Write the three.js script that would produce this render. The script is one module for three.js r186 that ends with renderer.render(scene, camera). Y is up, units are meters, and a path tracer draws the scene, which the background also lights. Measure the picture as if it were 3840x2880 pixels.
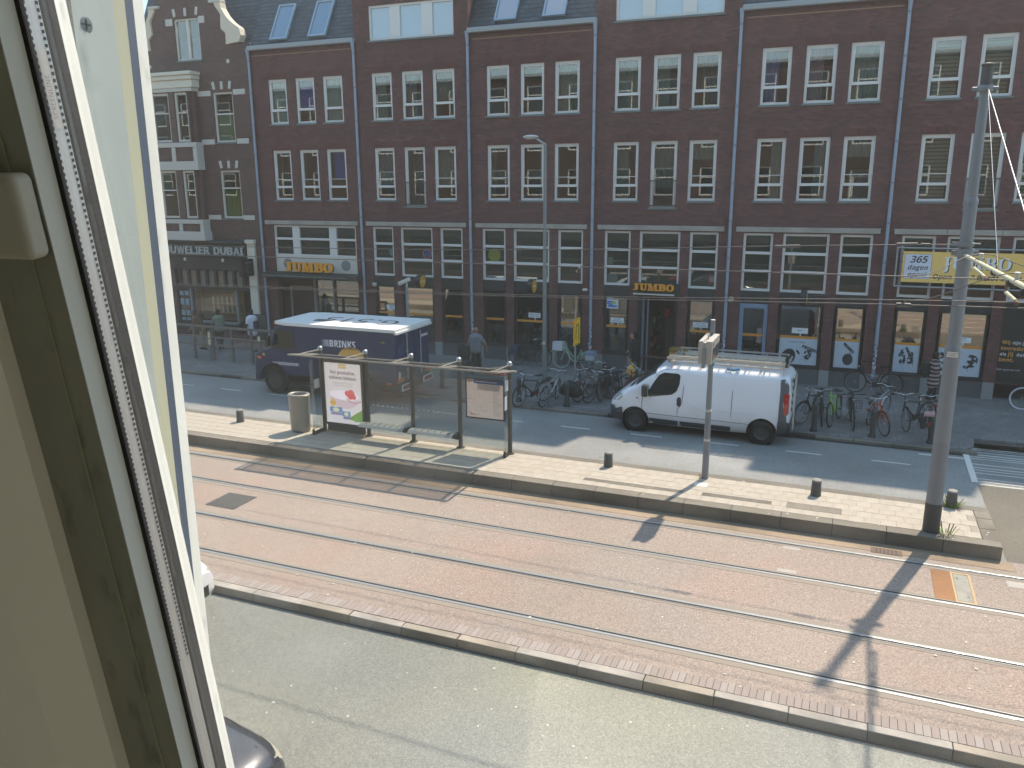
import * as THREE from 'three';
import { mergeGeometries, mergeVertices, toCreasedNormals } from 'three/addons/utils/BufferGeometryUtils.js';
import { RoundedBoxGeometry } from 'three/addons/geometries/RoundedBoxGeometry.js';
import { TextGeometry } from 'three/addons/geometries/TextGeometry.js';
import { FontLoader } from 'three/addons/loaders/FontLoader.js';
import { MarchingCubes } from 'three/addons/objects/MarchingCubes.js';
import { Brush, Evaluator, SUBTRACTION } from 'three-bvh-csg';

// ---------- camera, sky, sun, exposure ----------
const scene = new THREE.Scene();
const camera = new THREE.PerspectiveCamera(50.06, 4 / 3, 0.05, 600);
camera.position.set(0, 6.975, 0);
camera.rotation.set(-0.239, 0.3931, -0.0058, 'YXZ');
scene.add(camera);
const renderer = new THREE.WebGLRenderer({ antialias: true });
renderer.setSize(1024, 768);
renderer.toneMapping = THREE.LinearToneMapping;
renderer.toneMappingExposure = 2.08;
renderer.shadowMap.enabled = true;
const SUN = new THREE.Vector3(0.2, 1, -0.65).normalize();
const sun = new THREE.DirectionalLight(0xfff0d6, 4.1);
sun.position.copy(SUN).multiplyScalar(70).add(new THREE.Vector3(-6, 0, -16));
sun.target.position.set(-6, 0, -16);
sun.castShadow = true;
sun.shadow.mapSize.set(4096, 4096);
Object.assign(sun.shadow.camera, { left: -40, right: 40, top: 40, bottom: -40, near: 1, far: 160 });
sun.shadow.radius = 1.6;
scene.add(sun, sun.target);

// seeded randomness and tileable noise
let seedState = 7;
function reseed(s) { seedState = s; }
function rnd() { seedState = (seedState + 0x6d2b79f5) | 0; let t = Math.imul(seedState ^ (seedState >>> 15), 1 | seedState); t = (t + Math.imul(t ^ (t >>> 7), 61 | t)) ^ t; return ((t ^ (t >>> 14)) >>> 0) / 4294967296; }
const rr = (a, b) => a + (b - a) * rnd();
const pick = (l) => l[Math.floor(rnd() * l.length)];
function hash2(x, y, s) { let h = Math.imul(x, 374761393) + Math.imul(y, 668265263) + Math.imul(s, 1442695041); h = Math.imul(h ^ (h >>> 13), 1274126177); return ((h ^ (h >>> 16)) >>> 0) / 4294967296; }
function vnoise(x, y, per, s) {
  const xi = Math.floor(x), yi = Math.floor(y), fx = x - xi, fy = y - yi, u = fx * fx * (3 - 2 * fx), v = fy * fy * (3 - 2 * fy);
  const m = (a) => ((a % per) + per) % per, a = m(xi), b = m(xi + 1), c = m(yi), d = m(yi + 1);
  return (hash2(a, c, s) * (1 - u) + hash2(b, c, s) * u) * (1 - v) + (hash2(a, d, s) * (1 - u) + hash2(b, d, s) * u) * v;
}
function fbm(u, v, per, oct, s) { let t = 0, a = 0.5, w = 0; for (let i = 0; i < oct; i++) { t += a * vnoise(u * per, v * per, per, s + i); w += a; a *= 0.55; per *= 2; } return t / w; }

// sky: clear blue with a few soft white clouds, brighter towards the sun and the horizon
{
  const w = 512, h = 256, d = new Float32Array(w * h * 4);
  for (let j = 0; j < h; j++) for (let i = 0; i < w; i++) {
    const el = ((j + 0.5) / h - 0.5) * Math.PI, az = ((i + 0.5) / w) * 2 * Math.PI;
    const e = Math.max(0, Math.sin(el));
    let r = 0.21 + 0.64 * Math.exp(-e * 4), g = 0.395 + 0.64 * Math.exp(-e * 4), b = 0.6 + 0.34 * Math.exp(-e * 4);
    const c = fbm(i / w, j / h * 0.5, 6, 5, 11), k = THREE.MathUtils.smoothstep(c, 0.53, 0.7) * THREE.MathUtils.smoothstep(e, 0.02, 0.25);
    r += (1.15 - r) * k * 0.75; g += (1.16 - g) * k * 0.75; b += (1.2 - b) * k * 0.75;
    if (el < 0) { r = 0.1; g = 0.1; b = 0.1; }
    const o = (j * w + i) * 4; d[o] = r; d[o + 1] = g; d[o + 2] = b; d[o + 3] = 1;
  }
  const sky = new THREE.DataTexture(d, w, h, THREE.RGBAFormat, THREE.FloatType);
  sky.mapping = THREE.EquirectangularReflectionMapping; sky.magFilter = THREE.LinearFilter; sky.minFilter = THREE.LinearFilter; sky.needsUpdate = true;
  scene.background = sky; scene.environment = sky;
  scene.backgroundIntensity = 1; scene.environmentIntensity = 1;
}

// ---------- helpers ----------
const used = {};
function numbered(name) { used[name] = (used[name] ?? -1) + 1; return used[name] ? name + '_' + String(used[name]).padStart(3, '0') : name; }
function tag(o, label, category, group, kind) { o.userData = { ...o.userData, ...(label && { label }), ...(category && { category }), ...(group && { group }), ...(kind && { kind }) }; return o; }
function thing(name, label, category, pos = [0, 0, 0], turn = 0, group) { const o = new THREE.Group(); o.name = numbered(name); o.position.set(...pos); o.rotation.y = turn; tag(o, label, category, group); scene.add(o); return o; }
function merge(list) {
  list = list.flat(Infinity);
  if (list.length === 1) return list[0];
  list = list.map((g) => { let q = g.index ? g.toNonIndexed() : g; for (const k of Object.keys(q.attributes)) if (!['position', 'normal', 'uv'].includes(k)) { q = q === g ? q.clone() : q; q.deleteAttribute(k); } if (!q.attributes.uv) q.setAttribute('uv', new THREE.BufferAttribute(new Float32Array(q.attributes.position.count * 2), 2)); return q; });
  return mergeGeometries(list);
}
function part(name, geo, mat, parent, label) {
  const g = Array.isArray(geo) ? merge(geo) : geo;
  const m = new THREE.Mesh(g, mat); m.castShadow = m.receiveShadow = true;
  m.name = parent && parent !== scene ? name : numbered(name);
  (parent || scene).add(m);
  if (label) m.userData.label = label;
  return m;
}
function solo(name, geo, mat, label, category, group) { const m = part(name, geo, mat, scene); return tag(m, label, category, group); }
function struct(name, geo, mat, label) { const m = part(name, geo, mat, scene); m.userData.kind = 'structure'; if (label) m.userData.label = label; return m; }
// box from corner to corner, uv in metres
function bx(x0, x1, y0, y1, z0, z1) {
  const g = new THREE.BoxGeometry(Math.abs(x1 - x0), Math.abs(y1 - y0), Math.abs(z1 - z0)); g.translate((x0 + x1) / 2, (y0 + y1) / 2, (z0 + z1) / 2); return uvBox(g);
}
function uvBox(g) {
  const p = g.attributes.position, n = g.attributes.normal, uv = new Float32Array(p.count * 2);
  for (let i = 0; i < p.count; i++) {
    const ax = Math.abs(n.getX(i)), ay = Math.abs(n.getY(i)), az = Math.abs(n.getZ(i));
    if (ay > ax && ay > az) { uv[2 * i] = p.getX(i); uv[2 * i + 1] = p.getZ(i); } else if (ax > az) { uv[2 * i] = p.getZ(i); uv[2 * i + 1] = p.getY(i); } else { uv[2 * i] = p.getX(i); uv[2 * i + 1] = p.getY(i); }
  }
  g.setAttribute('uv', new THREE.BufferAttribute(uv, 2)); return g;
}
function rbox(x0, x1, y0, y1, z0, z1, r = 0.01, seg = 2) { const g = new RoundedBoxGeometry(Math.abs(x1 - x0), Math.abs(y1 - y0), Math.abs(z1 - z0), seg, r); g.translate((x0 + x1) / 2, (y0 + y1) / 2, (z0 + z1) / 2); return uvBox(g); }
const V3 = (x, y, z) => new THREE.Vector3(x, y, z);
function rod(a, b, r0, r1 = r0, seg = 8, capped = true) {
  const A = V3(...a), B = V3(...b), d = B.clone().sub(A), g = new THREE.CylinderGeometry(r1, r0, d.length(), seg, 1, !capped);
  g.applyQuaternion(new THREE.Quaternion().setFromUnitVectors(V3(0, 1, 0), d.clone().normalize())); g.translate(...A.add(B).multiplyScalar(0.5).toArray()); return g;
}
function tube(pts, r, seg = 24, rad = 6) { return new THREE.TubeGeometry(new THREE.CatmullRomCurve3(pts.map((p) => V3(...p))), seg, r, rad); }
function lathe(pts, x, y, z, seg = 20) { const g = new THREE.LatheGeometry(pts.map((p) => new THREE.Vector2(...p)), seg); g.translate(x, y, z); return g; }
function ball(x, y, z, rx, ry = rx, rz = rx, ws = 14, hs = 10) { const g = new THREE.SphereGeometry(1, ws, hs); g.scale(rx, ry, rz); g.translate(x, y, z); return g; }
// polygon (list of [a, b]) extruded: axis 'z' -> a=x b=y from z0 to z1; 'y' -> a=x b=z from y0 to y1; 'x' -> a=z b=y
function prism(pts, c0, c1, axis = 'z', holes = []) {
  const s = new THREE.Shape(pts.map((p) => new THREE.Vector2(...p))); for (const h of holes) s.holes.push(new THREE.Path(h.map((p) => new THREE.Vector2(...p))));
  const g = new THREE.ExtrudeGeometry(s, { depth: c1 - c0, bevelEnabled: false, steps: 1 }); g.translate(0, 0, c0);
  if (axis === 'y') { g.rotateX(Math.PI / 2); g.scale(1, -1, 1); flip(g); }
  if (axis === 'x') { g.rotateY(Math.PI / 2); g.scale(1, 1, -1); flip(g); }
  return uvBox(g);
}
function flip(g) { const ix = g.index; if (ix) { const a = ix.array; for (let i = 0; i < a.length; i += 3) { const t = a[i]; a[i] = a[i + 1]; a[i + 1] = t; } } else for (const k of Object.keys(g.attributes)) { const at = g.attributes[k], n = at.itemSize, a = at.array; for (let i = 0; i < at.count; i += 3) for (let c = 0; c < n; c++) { const t = a[i * n + c]; a[i * n + c] = a[(i + 1) * n + c]; a[(i + 1) * n + c] = t; } } g.computeVertexNormals(); return g; }
const rect = (x0, x1, y0, y1) => [[x0, y0], [x1, y0], [x1, y1], [x0, y1]];
// flat rectangle facing +z with 0..1 uv
function card(x0, x1, y0, y1, z) { const g = new THREE.PlaneGeometry(x1 - x0, y1 - y0); g.translate((x0 + x1) / 2, (y0 + y1) / 2, z); return g; }

// ---------- textures ----------
function dataTex(w, h, f, srgb = true) {
  const d = new Uint8Array(w * h * 4);
  for (let j = 0; j < h; j++) for (let i = 0; i < w; i++) { const c = f(i / w, j / h, i, j), o = (j * w + i) * 4; d[o] = c[0]; d[o + 1] = c[1] ?? c[0]; d[o + 2] = c[2] ?? c[0]; d[o + 3] = 255; }
  const t = new THREE.DataTexture(d, w, h, THREE.RGBAFormat); t.wrapS = t.wrapT = THREE.RepeatWrapping; t.magFilter = THREE.LinearFilter; t.minFilter = THREE.LinearMipmapLinearFilter; t.generateMipmaps = true;
  if (srgb) t.colorSpace = THREE.SRGBColorSpace; t.needsUpdate = true; return t;
}
function canvasTex(w, h, draw) { const c = document.createElement('canvas'); c.width = w; c.height = h; draw(c.getContext('2d'), w, h); const t = new THREE.CanvasTexture(c); t.colorSpace = THREE.SRGBColorSpace; t.magFilter = THREE.LinearFilter; return t; }
function tiled(t, sx, sy = sx) { const q = t.clone(); q.repeat.set(1 / sx, 1 / sy); q.needsUpdate = true; return q; }
const cl = (v) => Math.max(0, Math.min(255, v));
const std = (color, roughness = 0.7, metalness = 0, extra = {}) => new THREE.MeshStandardMaterial({ color, roughness, metalness, side: THREE.DoubleSide, ...extra });
const phys = (o) => new THREE.MeshPhysicalMaterial({ side: THREE.DoubleSide, ...o });

// bricks: 2.2 m by 1.1 m, stretcher bond, narrow dark joints
const BW = 0.22, BH = 0.0625;
function brickTex(base, spread, mortar) {
  const C = [], B = [];
  const W = 1024, H = 576, nx = 10, ny = 18, d = new Uint8Array(W * H * 4), e = new Uint8Array(W * H * 4);
  for (let j = 0; j < H; j++) for (let i = 0; i < W; i++) {
    const row = Math.floor(j / H * ny), fy = j / H * ny - row, xx = (i / W * nx + (row % 2 ? 0.5 : 0)) % nx, colI = Math.floor(xx), fx = xx - colI;
    const k = hash2(colI, row, 3), k2 = hash2(colI, row, 9), n = fbm(i / W, j / H, 64, 3, 5), big = fbm(i / W, j / H, 3, 3, 21);
    const joint = fx < 0.045 || fy < 0.15;
    let c = joint ? mortar.map((m) => m * (0.85 + 0.3 * n)) : base.map((b, q) => b + (k - 0.5) * spread * (q ? 0.7 : 1.25) + (n - 0.5) * 20 + (k2 > 0.9 ? (q === 0 ? -14 : -6) : 0));
    c = c.map((v) => v * (0.9 + 0.2 * big));
    const o = (j * W + i) * 4; for (let q = 0; q < 3; q++) d[o + q] = cl(c[q]); d[o + 3] = 255;
    const hgt = joint ? 60 : 190 + (k - 0.5) * 60 + (n - 0.5) * 60; e[o] = e[o + 1] = e[o + 2] = cl(hgt); e[o + 3] = 255;
  }
  const mk = (a, s) => { const t = new THREE.DataTexture(a, W, H, THREE.RGBAFormat); t.wrapS = t.wrapT = THREE.RepeatWrapping; t.magFilter = THREE.LinearFilter; t.minFilter = THREE.LinearMipmapLinearFilter; t.generateMipmaps = true; if (s) t.colorSpace = THREE.SRGBColorSpace; t.needsUpdate = true; return t; };
  return [mk(d, true), mk(e, false)];
}
const [brickA, brickAb] = brickTex([98, 60, 58], 26, [88, 78, 75]);
const [brickB, brickBb] = brickTex([100, 74, 68], 22, [92, 86, 82]);
const brickMat = (t, b, tint = 0xffffff) => std(tint, 0.85, 0, { map: tiled(t, 2.2, 1.125), bumpMap: tiled(b, 2.2, 1.125), bumpScale: 0.004 });
const mBrick = brickMat(brickA, brickAb), mBrickHouse = brickMat(brickB, brickBb), mBrickTan = brickMat(brickB, brickBb, 0xd8c0a8);
const soldierT = tiled(brickA, 2.2, 1.125), soldierB = tiled(brickAb, 2.2, 1.125);
for (const t of [soldierT, soldierB]) t.rotation = Math.PI / 2;
const mSoldier = std(0xf2dcd8, 0.85, 0, { map: soldierT, bumpMap: soldierB, bumpScale: 0.004 });
// speckled grounds
function groundTex(n, size, base, amp, stain, seed, extra) {
  return dataTex(n, n, (u, v, i, j) => {
    const g = hash2(i, j, seed), g2 = vnoise(u * n / 2.5, v * n / 2.5, Math.floor(n / 2.5), seed + 1), f = fbm(u, v, 5, 5, seed + 2), s = fbm(u, v, 2, 4, seed + 7);
    let k = 1 + (g - 0.5) * amp * 0.6 + (g2 - 0.5) * amp + (f - 0.5) * stain + (s - 0.5) * stain * 0.8;
    if (hash2(i, j, seed + 5) > 0.9975) k *= 1.28;
    let c = base.map((b) => b * k);
    if (extra) c = extra(c, u, v, f, s);
    return c.map(cl);
  });
}
const tAsphalt = groundTex(1024, 6, [134, 134, 130], 0.26, 0.2, 31);
const tAsphaltPale = groundTex(2048, 12, [136, 137, 126], 0.28, 0.2, 41, (c, u, v) => { const q = fbm(u, v, 3, 3, 77), tr = THREE.MathUtils.smoothstep(fbm(u, v, 4, 3, 83), 0.55, 0.75); return [c[0] + (q - 0.5) * 12 - tr * 8, c[1] + (q - 0.5) * 9 - tr * 8, c[2] - (q - 0.5) * 9 - tr * 6]; });
const tTrack = groundTex(2048, 12, [150, 136, 124], 0.34, 0.12, 53, (c, u, v, f, s) => { const red = THREE.MathUtils.smoothstep(fbm(u, v, 6, 4, 91), 0.5, 0.75), grey = THREE.MathUtils.smoothstep(fbm(u, v, 5, 3, 97), 0.6, 0.72); return [c[0] + red * 4 - grey * 2, c[1] - red * 1 + grey * 1, c[2] - red * 2 + grey * 3]; });
const tConcrete = groundTex(1024, 4, [163, 157, 147], 0.16, 0.3, 61);
const tTrackBump = dataTex(512, 512, (u, v, i, j) => [cl(255 * (0.5 * hash2(i, j, 3) + 0.5 * vnoise(u * 200, v * 200, 200, 8)))], false);
const gm = (t, size, bump = 0.003, tint = 0xffffff, rough = 0.9) => std(tint, rough, 0, { map: tiled(t, size), bumpMap: tiled(tTrackBump, 1.5), bumpScale: bump });
const mAsphalt = gm(tAsphalt, 6), mAsphaltPale = gm(tAsphaltPale, 12), mTrack = gm(tTrack, 12, 0.005), mConcrete = gm(tConcrete, 4, 0.002), mConcreteDark = gm(tConcrete, 4, 0.002, 0x6c6a64), mConcreteGrey = gm(tConcrete, 4, 0.002, 0xb8b6b0);
const tPave = dataTex(512, 512, (u, v, i, j) => { const n = 10, row = Math.floor(v * n), fx = (u * n + (row % 2 ? 0.5 : 0)) % 1, fy = v * n - row, col = Math.floor((u * n + (row % 2 ? 0.5 : 0)) % n), k = hash2(col, row, 5), joint = fx < 0.04 || fy < 0.04; const f = fbm(u, v, 3, 4, 15), g = joint ? 72 : 114 + (k - 0.5) * 16 + (f - 0.5) * 34 + (hash2(i, j, 2) - 0.5) * 14; return [cl(g), cl(g * 0.99), cl(g * 0.97)]; });
const mPave = std(0xffffff, 0.9, 0, { map: tiled(tPave, 3) });
// slates
const tSlate = dataTex(512, 512, (u, v, i, j) => { const n = 16, row = Math.floor(v * n), fx = (u * n * 0.75 + (row % 2 ? 0.5 : 0)) % 1, fy = v * n - row, col = Math.floor(u * n * 0.75 + (row % 2 ? 0.5 : 0)) % 12, k = hash2(col, row, 4), joint = fx < 0.06 || fy < 0.12; const g = joint ? 34 : 66 + (k - 0.5) * 26 + (hash2(i, j, 8) - 0.5) * 10; return [cl(g * 0.96), cl(g * 1.03), cl(g * 1.08)]; });
const tSlateB = dataTex(512, 512, (u, v) => { const n = 16, row = Math.floor(v * n), fx = (u * n * 0.75 + (row % 2 ? 0.5 : 0)) % 1, fy = v * n - row; return [cl(fx < 0.06 ? 30 : 240 - fy * 190)]; }, false);
const mSlate = std(0xffffff, 0.45, 0, { map: tiled(tSlate, 2.6), bumpMap: tiled(tSlateB, 2.6), bumpScale: 0.03 });

// plain materials
const M = {
  white: std(0xdad8d2, 0.45), offwhite: std(0xd2cdc0, 0.6), cream: std(0xd8d2bf, 0.6), stone: std(0xc4c0b6, 0.85), sill: std(0x6f7674, 0.8), zinc: std(0x9fa6ab, 0.5, 0.3), pipe: std(0x93a0b0, 0.45),
  dark: std(0x26282a, 0.5), black: std(0x111213, 0.55), rubber: std(0x17181a, 0.8), darkgrey: std(0x3c4043, 0.6), grey: std(0x7c8080, 0.6), steel: std(0xa9acac, 0.35, 0.8), chrome: std(0xd0d2d2, 0.18, 1), galv: std(0x9da09e, 0.5, 0.55),
  pole: std(0x7b8084, 0.5, 0.1), poleDark: std(0x3d3f3f, 0.6), yellow: std(0xf0b010, 0.5), orange: std(0xe08c20, 0.55), amber: std(0xd8902c, 0.6), navy: std(0x1b2c66, 0.35), roofWhite: std(0xe2e2de, 0.55), red: std(0xb02018, 0.5), interior: std(0x2a2725, 0.9), floorDark: std(0x3a3734, 0.8),
  lintel: std(0x2f3232, 0.6), plinth: std(0x55585a, 0.85), plinthLight: std(0x8b8c8a, 0.85), doorBlue: std(0x7c90a8, 0.45), railHead: std(0xc9cbc9, 0.3, 0.75), groove: std(0x2c2926, 0.9), grout: std(0x8f8578, 0.9), paint: std(0xd8d6cc, 0.7), wood: std(0x8a7a66, 0.8), brown: std(0x6a4b36, 0.8),
  glassG: phys({ color: 0xe8efec, roughness: 0.01, transmission: 1, thickness: 0, ior: 2.1 }),
  glassClear: phys({ color: 0xfafafc, roughness: 0, transmission: 1, thickness: 0, ior: 1.5 }),
  glassShelter: phys({ color: 0xe8ecea, roughness: 0, transmission: 1, thickness: 0, ior: 1.5 }),
  glassMirror: std(0x9a958c, 0.03, 1), glassDark: phys({ color: 0x0c1012, roughness: 0.04, ior: 1.7 }), glassCar: phys({ color: 0x1c2426, roughness: 0.05, ior: 1.6 }),
};
// ---------- ground ----------
function sheet(x0, x1, z0, z1, y, m, name, label) { const g = new THREE.PlaneGeometry(x1 - x0, z1 - z0); g.rotateX(-Math.PI / 2); g.translate((x0 + x1) / 2, y, (z0 + z1) / 2); return struct(name, uvBox(g), m, label); }
const sheetGeo = (pts, y) => { const s = new THREE.ShapeGeometry(new THREE.Shape(pts.map((p) => new THREE.Vector2(p[0], -p[1])))); s.rotateX(-Math.PI / 2); s.translate(0, y, 0); return uvBox(s); };
sheet(-300, 300, -400, 60, -0.3, mAsphalt, 'ground');
sheet(-70, 70, -10.5, -0.72, -0.15, mAsphaltPale, 'near_road', 'pale worn asphalt carriageway nearest the window');
sheet(-70, 70, -16.72, -10.83, 0, mTrack, 'track_bed', 'reddish tan paved tram track bed');
sheet(-70, 70, -23.5, -16.72, 0, mAsphalt, 'far_road', 'dark asphalt carriageway in front of the shops');
struct('pavement', prism([[-70, -30.2], [70, -30.2], [70, -24.9], [3.45, -24.88], [3.42, -24.4], [3.3, -24.0], [3.1, -23.72], [-70, -23.66]], -0.05, 0.08, 'y'), mPave, 'grey paved sidewalk along the shop fronts');
struct('side_street', [sheetGeo([[3.14, -21.1], [14, -21.1], [14, -16.74], [3.14, -16.74]], 0.004)], gm(tAsphaltPale, 12, 0.004, 0xd0c4bc), 'pinkish grey road beside the end of the tram platform');
// near kerb, stone by stone, and the strip of clay pavers behind it
{
  const kerb = thing('kerb', 'concrete kerb between the pale near road and the tram tracks', 'kerb'); kerb.userData.kind = 'structure'; delete kerb.userData.category;
  reseed(5);
  const mats = [0xffffff, 0xeeeae0, 0xf8f2e8].map((c) => gm(tConcrete, 2.3, 0.004, c));
  for (let i = 0; i < 22; i++) { const x = -14.26 + i * 0.9965 + rr(-0.004, 0.004); const m = part('kerb_stone', rbox(x + 0.004, x + 0.992, -0.22, 0.008 + rr(-0.004, 0.004), -10.575 + rr(-0.004, 0.004), -10.41 + rr(-0.005, 0.005), 0.012, 1), pick(mats), kerb); m.rotation.y = rr(-0.0006, 0.0006); }
  part('kerb_stone', [bx(-60, -14.27, -0.22, 0.006, -10.57, -10.41), bx(7.67, 60, -0.22, 0.006, -10.57, -10.41)], mats[0], kerb);
  const strip = thing('paver_strip', 'strip of pinkish clay pavers between kerb and tram track', ''); delete strip.userData.category; strip.userData.kind = 'structure';
  const pm = [0xffffff, 0xf6f0ee, 0xf0ecea].map((c) => std(new THREE.Color(0.34, 0.295, 0.262).multiply(new THREE.Color(c)), 0.9, 0, { bumpMap: tiled(tTrackBump, 1), bumpScale: 0.003 }));
  const pg = rbox(-0.0485, 0.0485, -0.06, 0, -0.122, 0.122, 0.006, 1);
  for (let i = 0; i < 160; i++) { const m = new THREE.Mesh(pg, pick(pm)); m.name = 'paver'; m.castShadow = m.receiveShadow = true; m.position.set(-11.4 + i * 0.1, 0.006 + rr(-0.002, 0.002), -10.705 + rr(-0.004, 0.004)); strip.add(m); }
  const far = []; for (const [a, b] of [[-40, -11.45], [4.65, 30]]) for (let x = a; x < b; x += 0.1) { far.push(bx(x - 0.048, x + 0.048, -0.06, 0.006, -10.83, -10.58)); }
  const s = part('paver', far, pm[0], strip); s.userData.kind = 'stuff';
  struct('road_joint', [bx(-60, 60, -0.16, -0.146, -10.41, -10.37)], std(0x4a4842, 0.95), 'dark dirty seam where kerb meets asphalt');
}
// rails
{
  const L = ['tram rail closest to the platform edge', 'second tram rail from the platform', 'third tram rail from the platform', 'tram rail closest to the near kerb'];
  [[-16.06, 1], [-14.57, -1], [-12.92, 1], [-11.43, -1]].forEach(([z, s], i) => {
    const t = thing('tram_rail', L[i], 'rail', [0, 0, z], 0, 'tram rails'); t.rotation.y = -0.0031;
    part('grout', bx(-70, 70, -0.05, 0.004, -0.16, 0.16), M.grout, t);
    part('rail_head', rbox(-70, 70, -0.05, 0.013, -0.03, 0.028, 0.006, 1), M.railHead, t);
    part('groove', bx(-70, 70, -0.05, 0.0085, s * 0.028, s * 0.075), M.groove, t);
    part('guard_lip', bx(-70, 70, -0.05, 0.0105, s * 0.075, s * 0.09), M.steel, t);
  });
  struct('platform_foot', bx(-60, 3.2, -0.05, 0.006, -16.7, -16.3), gm(tConcrete, 4, 0.002, 0xe2cfb8), 'pale concrete strip at the foot of the platform');
  const patches = [[-0.82, -0.5, -15.9, -15.78, 'pale repair patch beside the first rail'], [-0.84, -0.5, -14.86, -14.68, 'pale rectangular repair patch beside the second rail'], [3.0, 3.3, -15.86, -15.6, 'pale patch right of the covers']];
  for (const [a, b, c, d, l] of patches) sheet(a, b, c, d, 0.004, std(0xa9a39a, 0.9), 'road_patch', l);
  sheet(1.78, 2.1, -15.86, -14.66, 0.006, gm(tConcrete, 4, 0.002, 0xf0b888), 'road_patch', 'orange tan repair patch between the rails');
  const c = thing('access_cover', 'rectangular grey steel cover with pale rim between the rails', 'cover');
  part('rim', [bx(2.1, 2.42, -0.02, 0.008, -15.86, -15.81), bx(2.1, 2.42, -0.02, 0.008, -14.7, -14.62), bx(2.1, 2.13, -0.02, 0.0075, -15.81, -14.7), bx(2.385, 2.42, -0.02, 0.0075, -15.81, -14.7)], std(0xb89c74, 0.85), c);
  part('lid', rbox(2.135, 2.38, -0.02, 0.006, -15.8, -14.71, 0.004, 1), gm(tConcrete, 1, 0.002, 0xd2d8d4, 0.6), c);
  part('lifting_hole', rod([2.2, 0, -15.62], [2.2, 0.0085, -15.62], 0.018), M.black, c); part('lifting_hole', rod([2.31, 0, -14.9], [2.31, 0.0085, -14.9], 0.018), M.black, c);
  const c2 = thing('access_cover', 'large square checker plate cover between the two tram tracks', 'cover', [-12.63, 0, -13.76]);
  part('lid', rbox(-0.4, 0.4, -0.02, 0.008, -0.4, 0.4, 0.004, 1), std(0x7c7a74, 0.6, 0.3, { bumpMap: tiled(dataTex(128, 128, (u, v) => [((u * 8) % 1 > 0.5) !== ((v * 8) % 1 > 0.5) ? 230 : 90], false), 0.4), bumpScale: 0.006, map: tiled(dataTex(128, 128, (u, v) => [((u * 8) % 1 > 0.5) !== ((v * 8) % 1 > 0.5) ? 200 : 150]), 0.4) }), c2);
  const d = thing('drain_grate', 'rusty slotted drain at the foot of the platform', 'drain', [1.05, 0, -16.36]);
  part('grate', bx(-0.28, 0.28, -0.02, 0.009, -0.12, 0.12), std(0x6a5546, 0.8), d);
  part('slot', [0, 1, 2, 3, 4, 5].map((i) => bx(-0.19 + i * 0.07, -0.165 + i * 0.07, -0.02, 0.011, -0.1, 0.1)), M.black, d);
}
// far kerb, slot drain, markings
{
  const k = thing('kerb', 'flush grey kerb along the far edge of the road', 'kerb'); k.userData.kind = 'structure'; delete k.userData.category;
  for (let i = 0; i < 27; i++) part('kerb_stone', rbox(-23.6 + i + 0.005, -22.6 + i - 0.005, -0.1, 0.082, -23.68, -23.5, 0.02, 1), [mConcreteGrey, mConcreteDark][i % 5 === 2 ? 1 : 0], k);
  part('kerb_stone', bx(-60, -23.62, -0.1, 0.082, -23.68, -23.5), mConcreteGrey, k);
  const g = thing('slot_drain', 'long dark slotted drain along the kerb right of the van', 'drain');
  part('channel', bx(-1.6, 3.05, -0.05, 0.006, -23.5, -23.36), M.poleDark, g);
  const s = part('slot', Array.from({ length: 60 }, (_, i) => bx(-1.56 + i * 0.0765, -1.52 + i * 0.0765, -0.04, 0.0085, -23.48, -23.38)), M.black, g); s.userData.kind = 'stuff';
  const mk = [];
  for (let x = -22.42; x < 2; x += 2.115) mk.push(bx(x, x + 0.9, -0.02, 0.004, -22.13, -22.08));
  mk.push(bx(2.0, 3.05, -0.02, 0.004, -23.16, -23.08));
  for (const m of mk) struct('lane_marking', m, M.paint);
  struct('stop_line', sheetGeo([[3.07, -24.08], [3.21, -24.05], [3.17, -21.26], [3.03, -21.26]], 0.008), M.paint, 'wide worn white line across the carriageway');
  reseed(12);
  for (const z of [-24.14, -24.0, -23.81, -23.57, -23.37, -23.2, -22.73, -22.45, -22.25, -22.02, -21.57, -21.36, -21.16]) {
    const w = rr(0.018, 0.028), pts = [], back = []; for (let x = 3.18; x < 9; x += 0.22) { pts.push([x, z + w + rr(-0.008, 0.008)]); back.unshift([x, z - w + rr(-0.008, 0.008)]); }
    struct('lane_marking', sheetGeo([...back, ...pts], 0.0055 + (z + 24) * 0.0002), M.paint);
  }
}
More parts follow.
